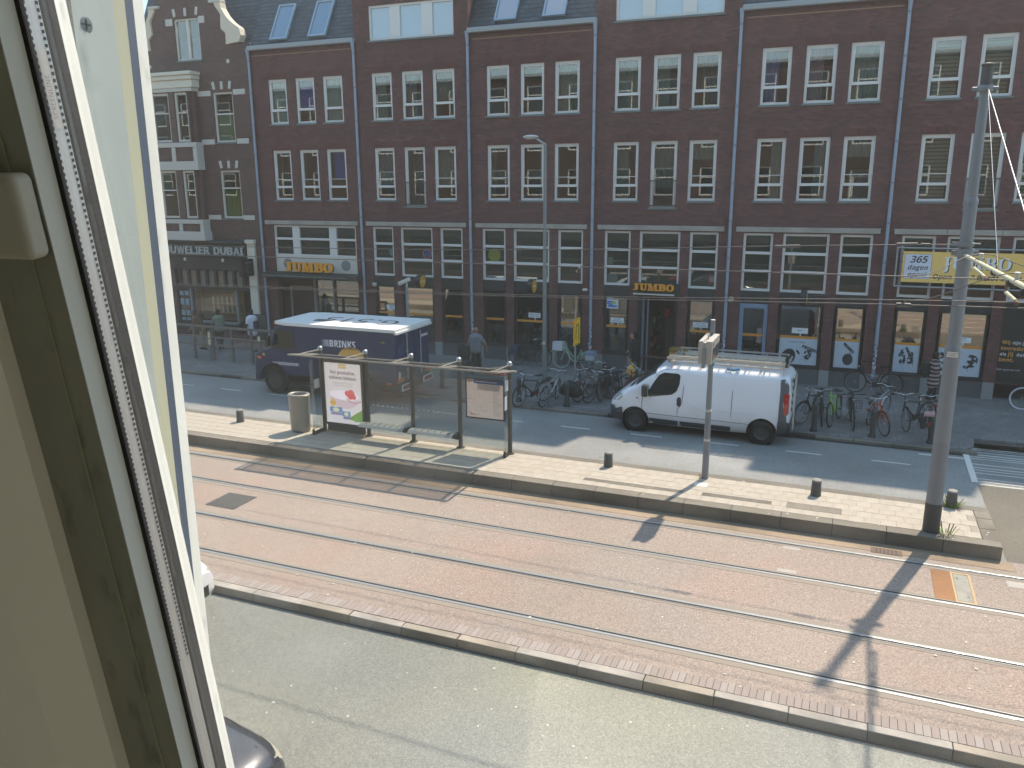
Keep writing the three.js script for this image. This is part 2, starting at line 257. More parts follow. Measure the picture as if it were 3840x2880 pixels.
// tram platform
{
  const p = thing('tram_platform', 'raised tram stop platform of square grey tiles with dark edge stones', 'platform'); p.userData.kind = 'structure'; delete p.userData.category;
  reseed(21);
  part('base', [bx(-40, 3.03, -0.05, 0.255, -18.72, -16.78)], mConcreteDark, p);
  const em = [0xc6c3bb, 0xc0bdb5, 0xb8b5ae].map((c) => gm(tConcrete, 3.1, 0.002, c));
  for (let i = 0; i < 24; i++) part('edge_stone', rbox(2.04 - i + 0.003, 3.04 - i - 0.003, -0.04, 0.282 + rr(-0.002, 0.002), -17.0, -16.7 + rr(-0.004, 0.004), 0.012, 1), pick(em), p);
  part('edge_stone', bx(-40, -20.97, -0.04, 0.282, -17.0, -16.7), em[0], p);
  for (let i = 0; i < 3; i++) part('end_stone', rbox(2.74, 3.04, 0, 0.279, -18.7 + i * 0.57, -18.14 + i * 0.57, 0.012, 1), em[2], p);
  const tg = rbox(-0.1492, 0.1492, -0.03, 0, -0.1492, 0.1492, 0.003, 1), tm = [0xf0ece4, 0xeeeae2, 0xf2efe8, 0xebe7df].map((c, i) => gm(tConcrete, 1.7 + i * 0.4, 0.003, c));
  const far = [];
  for (let i = 0; i < 130; i++) for (let r = 0; r < 5; r++) {
    const x = 2.58 - i * 0.3 - (r % 2) * 0.15, z = -17.16 - r * 0.304, y = 0.28 + rr(-0.0018, 0.0018);
    if (i < 60) { const m = new THREE.Mesh(tg, pick(tm)); m.name = 'tile'; m.castShadow = m.receiveShadow = true; m.position.set(x, y, z); m.rotation.y = rr(-0.004, 0.004); p.add(m); } else far.push(tg.clone().translate(x, y, z));
  }
  for (const r of [1, 3]) part('half_tile', rbox(2.583, 2.735, 0.25, 0.28, -17.16 - r * 0.304 - 0.1485, -17.16 - r * 0.304 + 0.1485, 0.004, 1), tm[r], p);
  part('tile', far, tm[0], p).userData.kind = 'stuff';
  part('back_kerb', bx(-40, 3.03, 0, 0.281, -18.78, -18.53), mConcreteGrey, p);
  part('guide_strip', [0, 1, 2, 3].map((q) => bx(-2.68, -1.2, 0.27, 0.286, -17.35 - q * 0.05, -17.33 - q * 0.05)).concat([0, 1, 2, 3].map((q) => bx(-5.4, -3.1, 0.27, 0.286, -17.3 - q * 0.05, -17.28 - q * 0.05)), [0, 1, 2, 3, 4, 5].map((q) => bx(-0.9, 0.2, 0.27, 0.286, -17.3 - q * 0.06, -17.28 - q * 0.06))), em[0], p, 'raised tactile guide strips');
  part('pale_tile', bx(-2.95, -2.66, 0.27, 0.2865, -18.08, -17.85), std(0xd8d4c4, 0.8), p, 'single whitish tile by the sign pole');
  reseed(77);
  const lit = []; for (let i = 0; i < 420; i++) { const zone = rnd(); const x = rr(-16, 3), z = zone < 0.4 ? rr(-18.6, -16.75) : zone < 0.75 ? rr(-16, -10.7) : rr(-10.2, -6), y = zone < 0.4 ? 0.2865 : zone < 0.75 ? 0.014 : -0.147; const s = rr(0.008, 0.028); const g = new THREE.CircleGeometry(s, 5); g.rotateX(-Math.PI / 2); g.scale(1, 1, rr(0.4, 1)); g.rotateY(rr(0, 3)); g.translate(x, y, z); lit.push(g); }
  const o = part('litter', lit, std(0xd0ccc0, 0.9), scene); tag(o, 'tiny pale scraps and gum spots scattered over platform, tracks and road', 'litter', null, 'stuff');
}

// ---------- terrace ----------
const ZF = -29.8, PITCH = 5.0;
let ZW = ZF;
const curtainMats = [0x6d7670, 0x5c6662, 0x84887e, 0x4c5654, 0x686e76, 0x767e78, 0x3e4644].map((c) => std(c, 0.95, 0, { side: THREE.DoubleSide }));
function pleats(x0, x1, y0, y1, z, amp = 0.018, per = 0.09) { const n = Math.max(6, Math.round((x1 - x0) / per * 6)), g = new THREE.PlaneGeometry(x1 - x0, y1 - y0, n, 1); g.translate((x0 + x1) / 2, (y0 + y1) / 2, z); const p = g.attributes.position; for (let i = 0; i < p.count; i++) p.setZ(i, z + amp * Math.sin((p.getX(i) - x0) / per * 6.283)); g.computeVertexNormals(); return g; }
// one white window: frame with transoms, a pane per light, something behind
function windowUnit(parent, x0, x1, y0, y1, o = {}) {
  const fw = o.fw ?? 0.08, z1 = ZW - 0.06, z0 = z1 - 0.09, rails = o.rails ?? [], posts = o.posts ?? [], fm = o.mat ?? M.white;
  const ys = [y0, ...rails, y1], f = [bx(x0, x0 + fw, y0, y1, z0, z1), bx(x1 - fw, x1, y0, y1, z0, z1), bx(x0 + fw, x1 - fw, y0, y0 + fw, z0, z1), bx(x0 + fw, x1 - fw, y1 - fw, y1, z0, z1)];
  for (const r of rails) f.push(bx(x0 + fw, x1 - fw, r - (o.rw ?? 0.045), r + (o.rw ?? 0.045), z0, z1 + 0.012));
  for (const q of posts) f.push(bx(q[0], q[1], y0 + fw, y1 - fw, z0, z1 + 0.004));
  // opening sash, a second slimmer frame in the largest light
  if (o.sash) f.push(...[[x0 + fw, x0 + fw + 0.035], [x1 - fw - 0.035, x1 - fw]].map(([a, b]) => bx(a, b, (rails[0] ?? y0) + 0.045, y1 - fw, z0 + 0.02, z1 - 0.02)), bx(x0 + fw + 0.035, x1 - fw - 0.035, y1 - fw - 0.035, y1 - fw, z0 + 0.02, z1 - 0.02));
  const w = part(o.name ?? 'window', f, fm, parent, o.label);
  const xs = [x0, ...posts.map((q) => (q[0] + q[1]) / 2), x1];
  for (let i = 0; i + 1 < ys.length; i++) for (let k = 0; k + 1 < xs.length; k++) part('pane', bx(xs[k] + (k ? 0.03 : fw), xs[k + 1] - (k + 2 < xs.length ? 0.03 : fw), ys[i] + (i ? 0.045 : fw), ys[i + 1] - (i + 2 < ys.length ? 0.045 : fw), z0 + 0.03, z0 + 0.034), o.panes?.[i] ?? M.glassG, w);
  if (o.sill !== false) part('sill', rbox(x0 - 0.05, x1 + 0.05, y0 - 0.07, y0, z0, ZW + 0.05, 0.008, 1), M.sill, w);
  const zc = z0 - 0.06;
  if (o.curtain != null) { const m = typeof o.curtain === 'number' ? std(o.curtain, 0.95) : o.curtain, c = o.cover ?? [0, 1, 0, 1], W = x1 - x0 - 2 * fw, H = y1 - y0 - 2 * fw; part('curtain', pleats(x0 + fw + W * c[0], x0 + fw + W * c[1], y0 + fw + H * c[2], y0 + fw + H * c[3], zc), m, w); }
  if (o.flatback) { const W = x1 - x0; part('roller_blind', bx(x0 + fw, x1 - fw, y0 + fw, y1 - fw, zc - 0.05, zc - 0.045), std(o.flatback, 0.9), w); }
  if (o.blind) { const a = [], b = []; let y = y1 - fw; while (y > y0 + fw + 0.05) { a.push(bx(x0 + fw + 0.05, x1 - fw - 0.05, y - 0.075, y, zc - 0.01, zc)); b.push(bx(x0 + fw + 0.05, x1 - fw - 0.05, y - 0.115, y - 0.075, zc - 0.014, zc - 0.006)); y -= 0.117; } part('blind', a, std(0x9a9282, 0.9), w); part('blind_dark_band', b, std(0x5a5650, 0.9), w); }  // dark bands are the blind's own stripes, alternating with pale ones
  if (o.bar) part('guard_bar', rod([x0 - 0.02, o.bar, z1 + 0.05], [x1 + 0.02, o.bar, z1 + 0.05], 0.014, 0.014, 6), M.white, w);
  if (o.french) part('guard_rail', [bx(x0 - 0.01, x1 + 0.01, y0 + 0.92, y0 + 0.95, z1 + 0.03, z1 + 0.06), bx(x0 - 0.01, x1 + 0.01, y0 + 0.05, y0 + 0.09, z1 + 0.03, z1 + 0.07), ...Array.from({ length: 11 }, (_, i) => rod([x0 + 0.03 + i * (x1 - x0 - 0.06) / 10, y0 + 0.06, z1 + 0.045], [x0 + 0.03 + i * (x1 - x0 - 0.06) / 10, y0 + 0.94, z1 + 0.045], 0.007, 0.007, 5))], M.poleDark, w);
  return w;
}
// dark framed shop window with an amber band
function shopWindow(parent, x0, x1, y0, y1, o = {}) {
  const z1 = ZW - 0.08, z0 = z1 - 0.08, fw = 0.05;
  const w = part('shop_window', [bx(x0, x0 + fw, y0, y1, z0, z1), bx(x1 - fw, x1, y0, y1, z0, z1), bx(x0 + fw, x1 - fw, y0, y0 + fw, z0, z1), bx(x0 + fw, x1 - fw, y1 - fw, y1, z0, z1)], M.dark, parent);
  const yb = 1.67;
  part('pane', bx(x0 + fw, x1 - fw, y0 + fw, yb, z0 + 0.03, z0 + 0.034), o.low ?? M.glassG, w);
  part('pane', bx(x0 + fw, x1 - fw, yb + 0.08, y1 - fw, z0 + 0.03, z0 + 0.034), o.high ?? M.glassG, w);
  part('amber_band', bx(x0 + fw, x1 - fw, yb, yb + 0.085, z0 + 0.02, z1 - 0.03), M.amber, w);
  if (o.panel) part('graffiti_panel', card(x0 + fw, x1 - fw, y0 + fw, yb, z0 + 0.05), o.panel, w, 'pale panel scrawled with black graffiti');
  return w;
}
const stickers = canvasTex(128, 1024, (c, w, h) => { c.fillStyle = '#93a0b0'; c.fillRect(0, 0, w, h); reseed(88); for (let i = 0; i < 90; i++) { const y = h * (0.1 + 0.85 * rnd()), x = rr(-10, w); c.fillStyle = pick(['#e8e8ec', '#d0d4e0', '#3a4878', '#b04050', '#222', '#c8a050', '#e0e0e0', '#7088a8', '#404858']); c.fillRect(x, y, rr(20, 55), rr(14, 44)); c.fillStyle = pick(['#222', '#fff', '#883030']); c.fillRect(x + 4, y + 5, rr(6, 26), 4); } });
const mSticker = std(0xffffff, 0.6, 0, { map: stickers });
const mClamp = std(0x707c8a, 0.5);
function downpipe(parent, x, top, stick) {
  const p = part('downpipe', [rod([x, 1.9, ZF + 0.08], [x, top, ZF + 0.08], 0.055, 0.055, 10), ...(top > 12 ? [rod([x, 12.1, ZF + 0.08], [x, 12.5, ZF + 0.14], 0.06, 0.08, 10)] : [])], M.pipe, parent);
  for (let y = 3.1; y < top - 0.3; y += 1.27) part('pipe_clamp', [rod([x, y, ZF + 0.08], [x, y + 0.05, ZF + 0.08], 0.066, 0.066, 10), bx(x - 0.012, x + 0.012, y, y + 0.05, ZF - 0.01, ZF + 0.04)], mClamp, p);
  part('stickered_pipe', rod([x, 0.08, ZF + 0.08], [x, 1.9, ZF + 0.08], 0.058, 0.058, 12), stick ? mSticker : M.pipe, p);
}
const COV = [[0, 1, 0, 1], [0, 1, 0, 1], [0, 1, 0.28, 1], [0.04, 0.6, 0, 1], [0.5, 1, 0, 1], [0, 1, 0.7, 1]];
const TERRACE = 'sections of the brick terrace';
const UP = [[0.72, 1.65], [2.09, 3.03], [3.44, 4.39]], GR = [[0.46, 1.45], [1.78, 3.26], [3.6, 4.6]];
function section(L, W, label, o) {
  const t = thing('terrace_building', label, 'building', [0, 0, 0], 0, null), tall = o.tall, top = tall ? 14.75 : 12.42;
  const holes = [], q = (a, b, c, d) => holes.push(rect(a, b, c, d));
  const off = o.off ?? 0, up = UP.map(([a, b]) => [L + a + off, L + b + off]), gr = GR.map(([a, b]) => [L + a, L + b]);
  up.forEach(([a, b], i) => { q(a, b, 9.46, 11.25); q(a, b, o.french && i === 1 ? 6.11 : 6.35, 8.4); });
  if (o.wide) q(L + 0.58, L + 4.8, 0.12, 5.28); else gr.forEach(([a, b], i) => q(a, b, (o.entrance && i === 1) || (o.door && i === 0) || (o.poster && i === 2) ? 0.12 : 0.62, 5.27));
  if (tall) q(L + 0.7, L + 4.4, 12.44, 13.72);
  part('wall', prism(rect(L, L + W, 0.62, top).map(([a, b]) => [a, b]), ZF - 0.3, ZF, 'z', holes.map((h) => h.map(([a, b]) => [a, Math.max(b, 0.63)]))), mBrick, t);
  // stone plinth
  const solid = o.wide ? [[0, 0.58], [4.8, W]] : [[0, 0.46], [1.45, 1.78], [3.26, 3.6], [4.6, W]];
  for (const [a, b] of solid) part('plinth_block', rbox(L + a + 0.003, L + b - 0.003, 0.05, 0.62, ZF - 0.28, ZF + 0.02, 0.008, 1), M.plinthLight, t);
  if (!o.wide) gr.forEach(([a, b], i) => { if (!((o.entrance && i === 1) || (o.door && i === 0) || (o.poster && i === 2))) part('plinth_panel', bx(a, b, 0.05, 0.615, ZF - 0.25, ZF - 0.03), M.plinth, t); });
  // cornice of concrete lengths, soldier courses
  const nC = 3; for (let i = 0; i < nC; i++) part('cornice_stone', rbox(L + 0.2 + i * (W - 0.4) / nC + 0.004, L + 0.2 + (i + 1) * (W - 0.4) / nC - 0.004, 5.31, 5.48, ZF - 0.05, ZF + 0.07, 0.01, 1), gm(tConcrete, 3, 0.001, 0xffffff), t);
  for (const [a, b] of up) for (const y of [11.25, 8.4]) part('brick_lintel', bx(a - 0.08, b + 0.08, y + 0.012, y + 0.23, ZF - 0.04, ZF + 0.004), mSoldier, t);
  // upper windows
  const cu = o.curtains ?? [], bl = o.blinds;
  up.forEach(([a, b], i) => {
    windowUnit(t, a, b, 9.46, 11.25, { rails: [10.02], sash: true, curtain: bl ? null : cu[i] ?? pick(curtainMats), blind: bl, cover: o.covers?.[i] ?? pick(COV) });
    const fr = o.french && i === 1; windowUnit(t, a, b, fr ? 6.11 : 6.35, 8.4, { rails: fr ? [] : [6.89], sash: true, bar: fr ? 0 : 7.2, french: fr, curtain: bl ? null : cu[i + 3] ?? pick(curtainMats), blind: bl, cover: o.covers?.[i + 3] ?? pick(COV) });
  });
  if (tall) {
    const x0 = L + 0.7, x1 = L + 4.4, w = windowUnit(t, x0, x1, 12.44, 13.72, { posts: [[x0 + 0.93, x0 + 1.38], [x0 + 2.32, x0 + 2.79]], panes: [phys({ color: 0x9fb6c4, roughness: 0.03, ior: 2.2 })], name: 'top_window', label: 'wide white top floor window with two blank panels', curtain: 0x6f8796, fw: 0.09 });
    part('parapet_cap', bx(L - 0.02, L + W + 0.02, top, top + 0.06, ZF - 0.32, ZF + 0.03), M.zinc, t);
  } else {
    const m = part('mansard_roof', prism([[ZF - 0.02, 12.42], [ZF - 0.02, 12.6], [ZF - 1.55, 15.3], [ZF - 1.75, 15.3], [ZF - 0.3, 12.42]], L + 0.01, L + W - 0.01, 'x'), mSlate, t);
    const n = V3(0, 1.53, 2.7).normalize(), ang = Math.atan2(2.7, -1.53);
    for (const dx of [1.45, 3.35]) { const g = new THREE.Group(); const fr = part('roof_window', [bx(-0.43, -0.36, 0, 1.7, 0.0, 0.09), bx(0.36, 0.43, 0, 1.7, 0.0, 0.09), bx(-0.36, 0.36, 0, 0.07, 0.0, 0.09), bx(-0.36, 0.36, 1.63, 1.7, 0.0, 0.09)], std(0x98aab8, 0.5), t); fr.position.set(L + dx, 12.78, ZF - 0.12); fr.rotation.x = -Math.atan2(1.53, 2.7); part('pane', bx(-0.36, 0.36, 0.07, 1.63, 0.04, 0.05), phys({ color: 0x6a8296, roughness: 0.05, ior: 2.2 }), fr); }
    part('gutter', [rbox(L + 0.02, L + W + 0.05, 12.42, 12.6, ZF - 0.02, ZF + 0.2, 0.03, 2)], std(0x9aa0a2, 0.6, 0.1), t);
    part('string_course', bx(L + 0.15, L + W - 0.15, 12.2, 12.235, ZF - 0.02, ZF + 0.012), std(0x9c7a60, 0.8), t);
  }
  // ground storey
  if (!o.wide) gr.forEach(([a, b], i) => {
    const ent = o.entrance && i === 1, door = o.door && i === 0, pos = o.poster && i === 2;
    part('lintel_panel', bx(a, b, 2.85, 3.27, ZF - 0.14, ZF - 0.05), M.lintel, t);
    windowUnit(t, a, b, 3.27, 5.27, { rails: [3.96, 4.59], flatback: 0x3f4a46, sill: false });
    if (ent || door || pos) return;
    shopWindow(t, a + 0.06, b - 0.06, 0.7, 2.85, o.shop?.[i] ?? {});
    part('shop_sill', bx(a, b, 0.62, 0.7, ZF - 0.2, ZF - 0.02), M.dark, t);
  });
  // dim rooms behind the windows
  const yl = [0.1, 3.2, 6.0, 9.2, 12.2];
  part('room_shell', [bx(L + 0.02, L + W - 0.02, 0.05, 12.3, ZF - 4.05, ZF - 4), ...yl.map((y) => bx(L + 0.02, L + W - 0.02, y - 0.08, y, ZF - 4, ZF - 0.35)), bx(L + 0.0, L + 0.06, 0.1, top, ZF - 4, ZF - 0.31), bx(L + W - 0.06, L + W, 0.1, top, ZF - 4, ZF - 0.31)], M.interior, t);
  if (o.pipe !== false) downpipe(t, L, 12.45, o.stick ?? true);
  return t;
}
const ltext = (txt, o = {}) => canvasTex(256, 96, (c, w, h) => { c.fillStyle = '#e4e6e6'; c.fillRect(0, 0, w, h); c.strokeStyle = '#b0a080'; c.lineWidth = 5; c.strokeRect(2, 2, w - 4, h - 4); c.fillStyle = '#3a4a70'; c.textAlign = 'center'; c.font = 'bold 30px sans-serif'; txt.forEach((s, i) => c.fillText(s, w / 2, txt.length > 1 ? 40 + i * 36 : 58)); });
function scrawl(c, x, y, s, n, seed) { reseed(seed); c.lineWidth = s * 0.13; c.lineCap = 'round'; c.strokeStyle = '#16181c'; for (let i = 0; i < n; i++) { const px = x + rr(-0.5, 0.5) * s, py = y + (i / n - 0.5) * s * 1.8; c.beginPath(); c.moveTo(px, py); for (let k = 0; k < 4; k++) c.quadraticCurveTo(px + rr(-0.6, 0.6) * s, py + rr(-0.4, 0.4) * s, px + rr(-0.5, 0.5) * s, py + rr(-0.3, 0.4) * s); c.stroke(); } for (let i = 0; i < 3; i++) { c.lineWidth = 2; const px = x + rr(-0.4, 0.4) * s; c.beginPath(); c.moveTo(px, y + s * 0.4); c.lineTo(px, y + s * rr(1.1, 1.7)); c.stroke(); } }
const graffiti = (kind) => std(0xffffff, 0.7, 0, { map: canvasTex(512, 400, (c, w, h) => {
  c.fillStyle = '#bcc5cd'; c.fillRect(0, 0, w, h);
  c.save(); c.strokeStyle = c.fillStyle = '#17191d';
  if (kind === 0) { c.font = '40px sans-serif'; c.fillStyle = '#4c5a78'; c.fillText('GENIET WIJS', 120, 70); c.fillStyle = '#23262c'; c.beginPath(); c.ellipse(130, 290, 95, 130, 0.3, 0, 7); c.fill(); c.beginPath(); c.ellipse(260, 210, 16, 42, -0.6, 0, 7); c.fill(); c.translate(400, 210); c.rotate(0.35); c.font = 'bold 60px sans-serif'; c.lineWidth = 5; c.strokeText('PRONKO', -120, -40); c.fillText('PRONKO', -120, -40); scrawl(c, -10, 40, 80, 7, 3); }
  if (kind === 1) { c.beginPath(); c.ellipse(290, 270, 110, 88, 0, 0, 7); c.fillStyle = '#34383a'; c.fill(); c.fillStyle = '#17191d'; c.translate(280, 90); c.rotate(0.55); c.font = 'bold 62px sans-serif'; c.lineWidth = 8; c.strokeText('PRONKO', -110, 20); c.fillText('PRONKO', -110, 20); c.fillRect(60, 40, 60, 9); }
  if (kind === 2) { scrawl(c, 170, 190, 110, 7, 9); c.translate(300, 110); c.rotate(0.8); c.font = 'bold 66px sans-serif'; c.lineWidth = 8; c.strokeText('PRONK', -100, 20); c.fillText('PRONK', -100, 20); c.setTransform(1, 0, 0, 1, 0, 0); scrawl(c, 320, 200, 110, 6, 15); }
  if (kind === 3) { scrawl(c, 120, 200, 110, 6, 23); c.font = 'bold 50px sans-serif'; c.fillText('ICI F-', 160, 70); scrawl(c, 400, 190, 100, 9, 31); }
  c.restore();
}) });
reseed(101);
const mir = { high: M.glassMirror };
section(-24.2, 5.15, 'brick terrace section with slate roof and wide white window band above a shop canopy', { wide: true, off: 0.12, curtains: [0x9aa6a4, 0x2a50a8, 0x98a8a2, 0x3c5048, 0x39403a, 0x2f5cb0], covers: [[0, 1, 0, 1], [0, 1, 0.3, 1], null, [0, 0.35, 0, 1], [0, 0.2, 0, 1], [0.2, 1, 0.4, 1]], pipe: true, stick: false });
section(-19.05, 5.0, 'tall brick terrace section with white top window, left of the lamp post', { tall: true, french: true, shop: [mir, mir, mir] });
section(-14.05, 4.97, 'low brick terrace section with slate roof standing behind the tall street lamp', { shop: [{}, {}, {}], covers: [[0, 1, 0.75, 1], [0, 1, 0.8, 1], null, [0, 0.3, 0, 1], [0.8, 1, 0, 1], [0, 0.1, 0, 1]] });
section(-9.08, 4.99, 'tall brick terrace section with the open shop entrance', { tall: true, french: true, entrance: true });
section(-4.09, 5.0, 'low brick terrace section with the blue grey glazed door', { door: true, curtains: [0x5a5e92, 0x8a6472, 0x7a8480, 0x8a8a80, 0x707c80, 0x8a8c84], shop: [null, { panel: graffiti(0) }, { panel: graffiti(1), high: M.glassMirror }] });
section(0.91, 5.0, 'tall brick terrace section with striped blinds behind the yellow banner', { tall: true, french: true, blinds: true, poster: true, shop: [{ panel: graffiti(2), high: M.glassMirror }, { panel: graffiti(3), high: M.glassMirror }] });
section(5.91, 5.0, 'low brick terrace section at the far right end', {});
// ---------- gabled house on the left ----------
const FP = (x, y, z) => [x * z / ZF, 6.975 + (y - 6.975) * z / ZF];   // a point seen on the terrace front, at another depth
const fonts = {};
for (const [k, f] of [['sans', 'droid_sans_bold'], ['serif', 'droid_serif_bold']]) fonts[k] = await new FontLoader().loadAsync('fonts/droid/' + f + '.typeface.json');
function letters(txt, font, x0, x1, y0, y1, z, depth, bold = 0) { const g = new TextGeometry(txt, { font: fonts[font], size: 1, depth: 1, curveSegments: 4, bevelEnabled: bold > 0, bevelSize: bold, bevelThickness: 0.01, bevelSegments: 1 }); g.computeBoundingBox(); const b = g.boundingBox; g.translate(-b.min.x, -b.min.y, 0); g.scale((x1 - x0) / (b.max.x - b.min.x), (y1 - y0) / (b.max.y - b.min.y), depth); g.translate(x0, y0, z); return g; }
// single letters as meshes of one sign
function letterParts(txt, font, x0, x1, y0, y1, z, depth, mat, parent, gap = 0.04, bold = 0) {
  const ws = [...txt].map((c) => (c === ' ' ? 0.5 : c === 'I' ? 0.45 : c === 'M' || c === 'W' ? 1.25 : c === 'J' || c === 'L' || c === 'E' ? 0.78 : 0.95)), tot = ws.reduce((a, b) => a + b); let x = x0;
  [...txt].forEach((c, i) => { const w = ws[i] / tot * (x1 - x0); if (c !== ' ') part('letter', letters(c, font, x + w * gap, x + w * (1 - gap), y0, y1, z, depth, bold), mat, parent); x += w; });
}
{
  const t = thing('gabled_house', 'old brick house with white stone bands, scrolled gable and a jewellery shop below', 'building');
  const c = -27.42, right = [[-24.25, 12.75], [-25.28, 12.78], [-25.28, 13.2], [-25.52, 13.4], [-25.47, 13.9], [-25.75, 14.35], [-26.0, 15.8], [-26.6, 16.6]];
  const out = [[-30.6, 0.1], [-24.25, 0.1], ...right, ...right.slice(1).reverse().map(([x, y]) => [2 * c - x, y]), [-30.6, 12.75]];
  part('wall', prism(out, ZF - 0.3, ZF, 'z', [rect(-28.12, -26.74, 12.25, 13.95), rect(-26.34, -25.26, 8.8, 10.88), rect(-26.3, -25.21, 5.55, 7.61), rect(-29.5, -25.0, 0.3, 3.78)]), mBrickHouse, t);
  const scroll = [[-25.3, 12.76], [-24.62, 12.82], [-24.48, 13.08], [-24.56, 13.36], [-24.95, 13.62], [-25.2, 13.86], [-25.42, 14.2], [-25.45, 14.42], [-25.8, 14.46], [-25.74, 14.3], [-25.47, 13.95], [-25.52, 13.4], [-25.28, 13.2]];
  for (const s of [1, -1]) { const p = s > 0 ? scroll : scroll.map(([x, y]) => [2 * c - x, y]).reverse(); part('gable_scroll', prism(p, ZF - 0.25, ZF + 0.1), std(0xd8cab4, 0.8), t); part('finial_cap', rbox(s > 0 ? -26.05 : 2 * c + 25.45, s > 0 ? -25.45 : 2 * c + 26.05, 14.42, 14.54, ZF - 0.28, ZF + 0.14, 0.04), M.stone, t); }
  // attic pair window
  windowUnit(t, -28.12, -26.74, 12.25, 13.95, { posts: [[-27.49, -27.35]], curtain: 0x4a5a86, mat: M.offwhite, cover: [0, 1, 0, 0.5], label: 'attic double window in a stone surround' });
  const lugs = [[-28.56, -28.17], [-26.74, -26.42]]; for (const [a, b] of lugs) part('stone_block', rbox(a, b, 13.7, 13.98, ZF - 0.05, ZF + 0.025, 0.01, 1), M.stone, t);
  const voussoir = (x, y, tilt) => { const m = part('keystone', rbox(-0.07, 0.07, -0.16, 0.16, -0.04, 0.03, 0.01, 1), M.stone, t); m.position.set(x, y, ZF); m.rotation.z = tilt; };
  for (const [cx, y, w] of [[-27.43, 14.2, 0.62], [-25.8, 11.15, 0.44], [-25.76, 7.86, 0.44]]) for (const k of [-1, 0, 1]) voussoir(cx + k * w, y, -k * 0.2);
  for (const x of [-29.7, -25.35]) part('anchor_plate', rod([x, 12.1, ZF - 0.01], [x, 12.1, ZF + 0.03], 0.1, 0.06, 8), M.offwhite, t);
  // right hand windows; green curtain colour stands in for greenery mirrored in the panes
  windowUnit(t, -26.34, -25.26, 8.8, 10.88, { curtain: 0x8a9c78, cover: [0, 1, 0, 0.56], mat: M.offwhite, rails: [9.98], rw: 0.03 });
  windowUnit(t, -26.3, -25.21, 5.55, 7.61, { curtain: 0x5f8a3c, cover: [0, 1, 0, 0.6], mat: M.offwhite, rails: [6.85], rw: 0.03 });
  for (const [y0, y1] of [[10.74, 10.96], [8.72, 8.94], [5.48, 5.68]]) { part('stone_band', rbox(-27.2, -26.42, y0, y1, ZF - 0.05, ZF + 0.03, 0.01, 1), M.stone, t); part('stone_band', rbox(-25.2, -24.56, y0, y1, ZF - 0.05, ZF + 0.03, 0.01, 1), M.stone, t); }
  // projecting bay, two storeys
  const zb = ZF + 0.4; ZW = zb;
  const bay = part('bay_window', prism([[-29.95, ZF], [-29.7, zb], [-27.35, zb], [-27.1, ZF]], 4.9, 11.1, 'y'), mBrickHouse, t, 'two storey bay with white stone framing'); bay.visible = true;
  bay.geometry = merge([prism(rect(-29.72, -27.33, 4.9, 11.1), zb - 0.2, zb, 'z', [rect(-29.5, -28.46, 8.85, 10.92), rect(-28.14, -27.42, 8.85, 10.92), rect(-29.42, -28.44, 5.54, 7.62), rect(-28.08, -27.4, 5.54, 7.62)]), bx(-29.92, -29.72, 4.9, 11.1, ZF, zb - 0.14), bx(-27.33, -27.13, 4.9, 11.1, ZF, zb - 0.14)]);
  for (const [a, b, y0, y1, cu, cv] of [[-29.5, -28.46, 8.85, 10.92, 0x56626a, [0, 1, 0, 1]], [-28.14, -27.42, 8.85, 10.92, 0x303a3c, [0, 1, 0, 1]], [-29.42, -28.44, 5.54, 7.62, 0x46544f, [0, 1, 0, 1]], [-28.08, -27.4, 5.54, 7.62, 0x2c3638, [0, 1, 0, 1]]]) windowUnit(t, a, b, y0, y1, { curtain: cu, cover: cv, mat: M.offwhite, rails: [y1 - 0.85], rw: 0.025, fw: 0.09, sill: false });
  ZW = ZF;
  part('bay_cornice', [rbox(-30.05, -27.0, 11.1, 11.42, ZF, zb + 0.08, 0.03), rbox(-30.12, -26.94, 11.42, 11.6, ZF, zb + 0.16, 0.04), rbox(-30.18, -26.9, 11.6, 11.75, ZF, zb + 0.24, 0.03)], M.cream, t);
  part('bay_band', [rbox(-29.98, -27.08, 10.95, 11.1, ZF, zb + 0.04, 0.01), rbox(-29.98, -27.08, 8.62, 8.82, ZF, zb + 0.06, 0.01), rbox(-29.98, -27.08, 7.64, 8.02, ZF, zb + 0.04, 0.01), ...[-29.86, -28.42, -27.2].map((x) => rbox(x - 0.11, x + 0.11, 8.02, 8.62, ZF, zb + 0.035, 0.01)), rbox(-29.98, -27.08, 5.3, 5.48, ZF, zb + 0.06, 0.01), rbox(-30.0, -27.02, 4.55, 4.95, ZF, zb + 0.1, 0.03), ...[-29.86, -28.42, -27.2].map((x) => rbox(x - 0.1, x + 0.1, 4.95, 5.3, ZF, zb + 0.035, 0.01))], M.stone, t);
  part('room_shell', [bx(-30.6, -24.3, 0.1, 14.5, ZF - 3.2, ZF - 3.15), bx(-30.6, -30.55, 0.1, 12.7, ZF - 3.2, ZF - 0.3), bx(-24.35, -24.3, 0.1, 12.7, ZF - 3.2, ZF - 0.3), ...[4.4, 8.3, 12.0].map((y) => bx(-30.55, -24.35, y - 0.1, y, ZF - 3.15, ZF - 0.32))], M.interior, t);
  // slate roof behind the gable
  part('roof', prism([[ZF - 0.4, 12.6], [ZF - 2.2, 16.6], [ZF - 2.6, 16.6], [ZF - 0.8, 12.6]], -31, -24.25, 'x'), mSlate, t);
  part('roof_gutter', [rod([-24.2, 12.7, ZF - 0.1], [-24.2, 12.7, ZF - 6], 0.09)], M.zinc, t);
  // jeweller's shop front
  part('shop_fascia_ledge', rbox(-30.5, -25.1, 4.43, 4.56, ZF, ZF + 0.35, 0.03), M.darkgrey, t);
